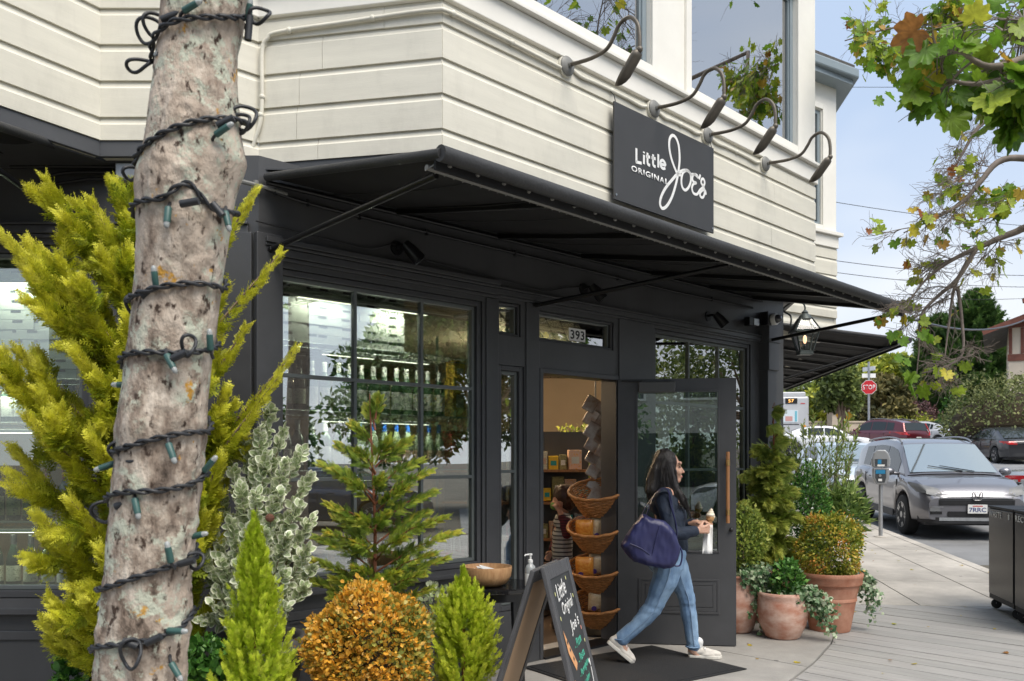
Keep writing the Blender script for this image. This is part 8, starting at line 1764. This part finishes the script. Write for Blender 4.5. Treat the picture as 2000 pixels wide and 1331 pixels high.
M['f_yellow'] = leaf_mat('yellow_green_leaf', [(0,(0.120,0.180,0.030)),(.5,(0.420,0.465,0.060)),(1,(0.825,0.750,0.090))], .5, .35)
M['f_brown'] = leaf_mat('brown_green_leaf', [(0,(0.057,0.067,0.023)),(.5,(0.209,0.180,0.067)),(1,(0.456,0.380,0.133))], .6, .2)
M['f_purple'] = leaf_mat('purple_shrub_leaf', [(0,(0.051,0.025,0.025)),(.5,(0.170,0.085,0.085)),(1,(0.340,0.204,0.170))], .6, .2)
M['f_hedge'] = leaf_mat('clipped_hedge_leaf', [(0,(.05,.06,.02)),(.5,(.16,.19,.06)),(1,(.32,.33,.12))], .6, .2)
# tall dark conifer: tiers of upswept boughs
def conifer(label, u, Y, vtop, vbot, wpx, n, m):
    p = pt(u,0,Y); g = gz(p.x,p.y)-.17; top = CH+(HV-vtop)/FPX*Y; low = CH+(HV-vbot)/FPX*Y; Rr = wpx/2/FPX*Y; T = thing('conifer_tree', label, 'tree', (p.x,p.y,g)); o = np.array([p.x,p.y,g]); P = []; segs = [([(0,0,0),(.1,0,(top-g)*.5),(0,0,top-g)], .45, .05)]
    for k in range(n):
        f = rng.random()**1.25; z = low+(top-low)*f; r = Rr*(1-f)**.62*(.55+.55*rng.random())+.15; a = rng.random()*6.28; b = np.array([p.x+.1*r*math.cos(a),p.y+.1*r*math.sin(a),z-.25*r]); tp_ = np.array([p.x+r*math.cos(a),p.y+r*math.sin(a),z+.22*r+.2]); P.append(plume(b, tp_, int(14+10*r), .95, .75, .08, .3)); segs.append(([tuple(b-o),tuple(tp_-o)], .05, .01))
    c, d, nn, s, t = cat(P); inst('crown', *TUFT, c-o, frames(d, nn), s, .15+.45*t+.15*rng.normal(size=len(t)), m, T); stems(T, segs, M['bark_thin'], 'trunk', 6)
conifer('tall dark conifer standing left of the timbered house', 1905, 62, 580, 815, 215, 430, M['f_dark'])
conifer('dark conifer standing left of the tallest conifer', 1835, 64, 625, 805, 170, 280, M['f_dark'])
bgtree('slender pale-trunked tree left of the stop sign', 1650, 50, 700, 95, 5200, M['f_olive'], clear=.45, leaf=.30, lean=-.5, trunk=.22)
bgtree('bushy light green tree behind the bus', 1612, 56, 735, 110, 6000, M['f_yellow'], clear=.2, leaf=.33)
bgtree('spreading dark tree right of the stop sign', 1730, 56, 730, 130, 6500, M['f_brown'], clear=.3, leaf=.33)
bgtree('yellow-green crowned tree above the stop sign', 1735, 70, 690, 150, 5500, M['f_yellow'], clear=.55, leaf=.45)
bgtree('olive tree at the street corner behind the red SUV', 1700, 66, 740, 120, 5000, M['f_olive'], clear=.2, leaf=.4)
bgtree('distant dark green tree behind the bus roof', 1560, 75, 735, 150, 4500, M['f_olive'], clear=.15, leaf=.5)
bgtree('distant green tree behind the conifers', 1800, 85, 700, 200, 5000, M['f_olive'], clear=.15, leaf=.55)
bgtree('distant tree between conifer and house', 1965, 85, 660, 160, 4500, M['f_dark'], clear=.15, leaf=.55)
def mound(label, u, v, Y, wx, hz_, n, m, leaf, name='hedge', cat_='hedge', flat=1.0):
    p = pt(u, v, Y); g = gz(p.x,p.y)-.17; T = thing(name, label, cat_, (p.x,p.y,g)); o = np.array([p.x,p.y,g]); B = [(p.x+wx*.62*math.cos(a), p.y+wx*.5*math.sin(a), g+hz_*.42+hz_*.12*math.sin(3*a), wx*.5, hz_*.52) for a in np.linspace(0,6.28,9)[:-1]]+[(p.x,p.y,g+hz_*.55,wx*.7,hz_*.5)]
    crown(n, B, leaf, m, T, o, shell=.8, var0=.45); stems(T, [([(0,0,0),(0,0,hz_*.5)], .1, .05)], M['bark_thin'])
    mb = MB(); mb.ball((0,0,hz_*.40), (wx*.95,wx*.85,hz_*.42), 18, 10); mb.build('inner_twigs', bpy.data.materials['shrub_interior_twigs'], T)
mound('big rounded brown-green hedge in front of the timbered house', 1985, 860, 39, 2.9, 3.6, 17000, M['f_hedge'], .15)
mound('purple-brown shrub beyond the white cars', 1800, 815, 58, 1.5, 2.4, 3000, M['f_purple'], .22, 'shrub', 'shrub')
mound('low yellow-green hedge beyond the red SUV', 1760, 840, 56, 2.6, 1.6, 4000, M['f_yellow'], .2)
mound('green shrub between the hedge and the conifer', 1868, 800, 52, 1.0, 2.6, 2200, M['f_green'], .22, 'shrub', 'shrub')
# ------------------------------------------------------------------ overhanging plane tree (trunk stands outside the picture, right of the camera)
def maple():
    key = [(180,.02),(150,.36),(128,.58),(108,.46),(84,.80),(64,.62),(40,.86),(22,.66),(0,1.0)]; V = []; n = 0
    pol = [(a, r) for a, r in key] + [(-a, r) for a, r in key[::-1][1:-1]]; pts = []
    for k, (a, r) in enumerate(pol):
        a2, r2 = pol[(k+1) % len(pol)]
        if a2 - a > 180: a2 -= 360
        if k == len(pol)-1: a2 = -180
        for j in range(3): t = j/3; pts.append((a+(a2-a)*t, (r+(r2-r)*t)*(1.07 if j == 1 else 1)))
    for a, r in pts: x, y = .62*r*math.sin(R(a)), .36+.64*r*math.cos(R(a)); V.append((x, max(y, 0) if abs(x) < .05 else y, .16*x*x*2-.10*(y-.3)**2+.02*math.sin(a*.3)))
    V.append((0,.38,-.05)); m = len(pts); return V, [(k,(k+1)%m,m) for k in range(m)]
MAPLE = maple()
M['f_plane'] = leaf_mat('plane_tree_leaf', [(0,(0.057,0.138,0.014)),(.4,(0.161,0.310,0.029)),(.68,(0.391,0.483,0.046)),(.85,(0.690,0.552,0.057)),(1,(0.368,0.138,0.046))], .45, .45)
M['twig'] = mat('grey_brown_twig', (.20,.165,.14), .85, var=.3, vscale=12)
pt_tree = thing('plane_tree', 'plane tree overhanging from the right with yellowing leaves and bare twigs', 'tree', (7.2,2.5,0)); oT = np.array([7.2,2.5,0]); TW = []; LP = []; LD = []; LS = []; LV = []
def grow(p, d, L_, r, depth, leafy, lsz, droop, lv):
    pts = [np.array(p)]; d = np.array(d)/np.linalg.norm(d); k = 5
    for i in range(k):
        d = d+rng.normal(size=3)*.13+np.array([0,0,-droop]); d /= np.linalg.norm(d); pts.append(pts[-1]+d*L_/k)
    TW.append(([tuple(q-oT) for q in pts], r, max(.0012, r*.4)))
    if depth > 0:
        for i in range(1, k+1):
            for _ in range(2 if i < k else 1):
                if rng.random() < .8: nd = d+rng.normal(size=3)*.62; grow(pts[i], nd, L_*rng.uniform(.45,.7), max(.0014, r*.5), depth-1, leafy, lsz, droop, lv)
    else:
        for i in range(1, k+1):
            if rng.random() < leafy: LP.append(pts[i]); LD.append(d*.4+rng.normal(size=3)*.5+np.array([0,0,-.7])); LS.append(lsz*rng.uniform(.65,1.2)); LV.append(np.clip(rng.normal(lv,.16),0,1) if rng.random() > .06 else rng.uniform(.9,1))
def limb(path, r0, r1, nside, depth, leafy, lsz, L_, droop=.05, lv=.5, dirb=(-.6,0,-.2), start=0):
    pts = smooth_path([pt(u, v, Y) for u, v, Y in path], 5); TW.append(([tuple(np.array(p)-oT) for p in pts], r0, r1)); n = len(pts)
    for k in range(nside):
        i = rng.integers(max(1,start), n); grow(pts[i], np.array(dirb)+rng.normal(size=3)*.6, L_*rng.uniform(.6,1.2), r1*.8+.001, depth, leafy, lsz, droop, lv)
limb([(2300,-150,3.8),(2120,40,3.5),(2010,110,3.4),(1930,130,3.35),(1870,95,3.3)], .03, .006, 12, 1, .13, .15, .22, .03, .36, (-.4,-.1,-.05))
limb([(2300,150,3.9),(2100,190,3.5),(1990,155,3.4),(1900,165,3.4),(1830,150,3.4)], .02, .005, 10, 1, .15, .15, .16, .03, .32, (-.3,-.1,.1))
limb([(1990,-90,8.2),(1940,-40,8.1),(1895,0,8.0),(1850,45,8.0),(1790,48,8.0),(1720,60,8.0),(1650,80,8.0)], .022, .005, 22, 2, .085, .10, .34, .04, .56, (-.25,0,-.15), 9)
limb([(2400,280,6.5),(2060,308,6.2),(1960,312,6.2),(1915,355,6.2),(1880,395,6.2),(1830,425,6.2),(1765,455,6.2)], .032, .004, 14, 2, .022, .10, .30, .02, .64, (-.7,0,-.15), 9)
limb([(2400,420,6.6),(2050,440,6.3),(1980,455,6.3),(1920,480,6.3),(1860,508,6.3),(1810,545,6.3),(1775,590,6.3)], .034, .004, 12, 2, .014, .10, .28, .02, .66, (-.6,0,-.2), 9)
limb([(1905,488,6.3),(1870,545,6.3),(1825,585,6.3),(1798,620,6.3),(1795,680,6.3),(1790,735,6.3)], .018, .004, 7, 2, .006, .10, .24, .05, .5, (-.5,0,-.2), 6)
limb([(1890,510,6.3),(1865,560,6.3),(1855,620,6.3),(1845,700,6.3)], .016, .005, 5, 2, .004, .10, .22, .05, .6, (-.4,0,-.2), 4)
limb([(1870,560,6.3),(1878,620,6.3),(1880,690,6.3),(1850,715,6.3),(1800,730,6.3)], .014, .005, 7, 2, .004, .10, .22, .0, .6, (-.6,0,.0), 8)
limb([(1990,210,7),(1920,240,7),(1880,300,7),(1860,340,7)], .025, .004, 7, 2, .004, .1, .30, .05, .6, (-.7,0,-.2))
limb([(2100,330,6.0),(2000,380,6.0),(1960,400,6.0)], .03, .006, 8, 2, .05, .105, .26, .03, .6, (-.2,0,.1))
for u, v, s, va in ((1745,642,.10,.3),(1757,655,.10,.35),(1762,700,.09,.4),(1775,738,.16,.40),(1790,728,.15,.45),(1798,745,.15,.5),(1780,720,.13,.45),(1745,690,.1,.4),(1733,652,.09,.35),(1795,642,.11,.4),(1808,650,.1,.4),(1712,118,.12,.4),(1705,190,.1,.4),(1725,178,.12,.35)):
    LP.append(np.array(pt(u,v,6.2))); LD.append(np.array([rng.normal()*.5,-.1,-.6])); LS.append(s); LV.append(va)
# the rest of the crown, outside the frame, lights and mirrors in the upper windows
for k in range(18):
    q = np.array([rng.uniform(6.4,9.5), rng.uniform(6.0,8.6), rng.uniform(5.8,9.0)])
    if (q[0]/q[1])*FPX+CX > 2120: grow(q, rng.normal(size=3)*.6+np.array([-.2,0,-.2]), .9, .010, 2, .06, .15, .02, .4)
for k in range(20):
    q = np.array([rng.uniform(5.0,11), rng.uniform(2.5,9.0), rng.uniform(4.4,8.2)])
    if (q[0]/max(q[1],.3))*FPX+CX > 2150: grow(q, rng.normal(size=3)*.7+np.array([-.5,0,.2]), .8, .011, 2, .05, .14, .02, .45)
TW.append(([(0,0,-.05),(.05,0,1.5),(-.1,.1,3.0),(-.5,.2,4.2)], .22, .15)); hub_ = np.array([-.4,.2,3.9])
hb = np.array(pt(1990,-90,8.2))-oT; TW.append(([tuple(x_) for x_ in smooth_path([tuple(hub_), tuple(hub_+(hb-hub_)*.4+[.05,0,.08]), tuple(hub_+(hb-hub_)*.75+[.03,0,.10]), tuple(hb)], 6)], .045, .022))
for q in (pt(2300,-150,3.8), pt(2300,150,3.9), pt(2400,280,6.5), pt(2400,420,6.6), Vector((6.5,2.5,7.0)), Vector((8.2,3.6,6.8)), Vector((5.2,5.0,7.4))): TW.append(([tuple(x_) for x_ in smooth_path([tuple(hub_), tuple(hub_+(np.array(q)-oT-hub_)*.35+[0,0,.35]), tuple(hub_+(np.array(q)-oT-hub_)*.7+[0,0,.3]), tuple(np.array(q)-oT)], 5)], .075, .035))
# the near spray of big leaves
nb_ = [np.array(pt(u,v,3.4)) for u,v in ((2010,110),(1930,130),(1870,95),(1990,155),(1900,165),(1830,150),(2000,40),(1960,60))]
for k in range(100):
    u = 2015-230*rng.random()**1.35; v = -15+240*rng.random(); 
    if v > 120+(u-1780)*.55 or v < 40-(u-1850)*.4: continue
    q = np.array(pt(u, v, rng.uniform(3.2,4.6))); j = min(nb_, key=lambda z: np.linalg.norm(z-q)); TW.append(([tuple(j-oT), tuple((j+q)/2-oT+[0,0,.03]), tuple(q-oT)], .003, .0015)); LP.append(q); LD.append(rng.normal(size=3)*.5+np.array([-.2,-.1,-.5])); LS.append(rng.uniform(.065,.12)); LV.append(np.clip(rng.normal(.42,.14),0,.8))
big = [s for s in TW if s[1] >= .012]; small = [s for s in TW if s[1] < .012]
for sg1 in big: stems(pt_tree, [sg1], M['twig'], 'branch', 8)
stems(pt_tree, small, M['twig'], 'twigs', 4)['kind'] = 'stuff'
LP, LD, LS, LV = map(np.array, (LP, LD, LS, LV))
inst('crown', *MAPLE, LP-oT, frames(LD, unit(rng.normal(size=LP.shape)*.6+np.array([0,-.75,.5]))), LS, LV, M['f_plane'], pt_tree)
# ------------------------------------------------------------------ trees across the street, outside the frame: the shop windows mirror them
def offtree(label, x, y, H, Rr, n, m, leaf=.3):
    g = gz(x,y)-.17; T = thing('tree', label, 'tree', (x,y,g)); o = np.array([x,y,g]); B = []; segs = [([(0,0,0),(.1,0,H*.4),(0,0,H*.75)], .25, .08)]
    for i in range(16):
        f = .3+.65*rng.random(); a = rng.random()*6.28; r = Rr*.62*math.sin(math.pi*min(.95,f)); b = Rr*rng.uniform(.3,.45); c = (x+r*math.cos(a), y+r*math.sin(a), g+H*f-.3*b); B.append((*c,b,b*.8)); segs.append(([(0,0,H*.3),tuple(np.array(c)-o)], .08, .02))
    crown(n, B, leaf, m, T, o); stems(T, segs, M['bark_thin'], 'trunk', 6)
offtree('dark leafy tree across the street, mirrored in the large window', 22.5, 4.1, 8.8, 4.4, 42000, M['f_dark'], .23)
offtree('tall olive tree across the street, mirrored in the door glass', 25, 13.5, 9.5, 4.6, 14000, M['f_olive'], .2)
offtree('small tree across the street, mirrored low in the window', 26, -4.5, 3.8, 2.6, 3000, M['f_dark'])
offtree('small olive tree across the street, right of the mirrored tree', 27, -10, 3.4, 2.6, 2600, M['f_olive'])
# ------------------------------------------------------------------ overhead wires
def wire(label, a, b, sag, r=.012):
    a, b = Vector(a), Vector(b); o = a.copy(); T = thing('overhead_wire', label, 'wire', o, group='overhead wires across the street'); MB().tube([a.lerp(b,t)-o-Vector((0,0,sag*4*t*(1-t))) for t in np.linspace(0,1,20)], r, 5).build('cable', M['black'], T)
wire('overhead wire level with the lower branches', pt(1600,505,30), pt(2300,520,38), .5); wire('overhead wire just below the branch-level wire', pt(1600,528,32), pt(2300,545,40), .5); wire('overhead wire level with the shop sign', pt(1600,390,26), pt(2300,450,34), .3, .01)
wire('lowest overhead wire above the conifers', pt(1600,562,40), pt(2300,545,46), .8); wire('dark cable running from the awning corner past the conifer', pt(1740,610,14), pt(2100,540,30), .9, .022); wire('thin high overhead wire below the eaves', pt(1600,170,24), pt(2300,140,34), .2, .008)

offtree('street tree behind the camera, mirrored in the open door', 4.5, -7.5, 6.5, 2.6, 7000, M['f_olive'], .16)
offtree('round street tree behind the camera left of the mirrored one', -3.5, -9.5, 6.0, 2.6, 6000, M['f_dark'], .16)

# ------------------------------------------------------------------ a few fallen leaves on the pavement
n = 70; U = np.stack([rng.uniform(1.2,6.0,n), rng.uniform(5.6,13.0,n), np.zeros(n)], -1); U[:,2] = [gz(x,y)+.008 for x,y,_ in U]
lt_ = inst('fallen_leaves', *MAPLE, U, frames(unit(np.stack([rng.normal(size=n), rng.normal(size=n), rng.normal(size=n)*.05],-1)), np.tile([[0.,0.,1.]],(n,1))+rng.normal(size=(n,3))*.12), rng.uniform(.02,.06,n), rng.uniform(.75,1,n), M['f_plane'], None); tag(lt_, 'scattered dry leaves lying on the pavement', 'leaf litter', kind='stuff')
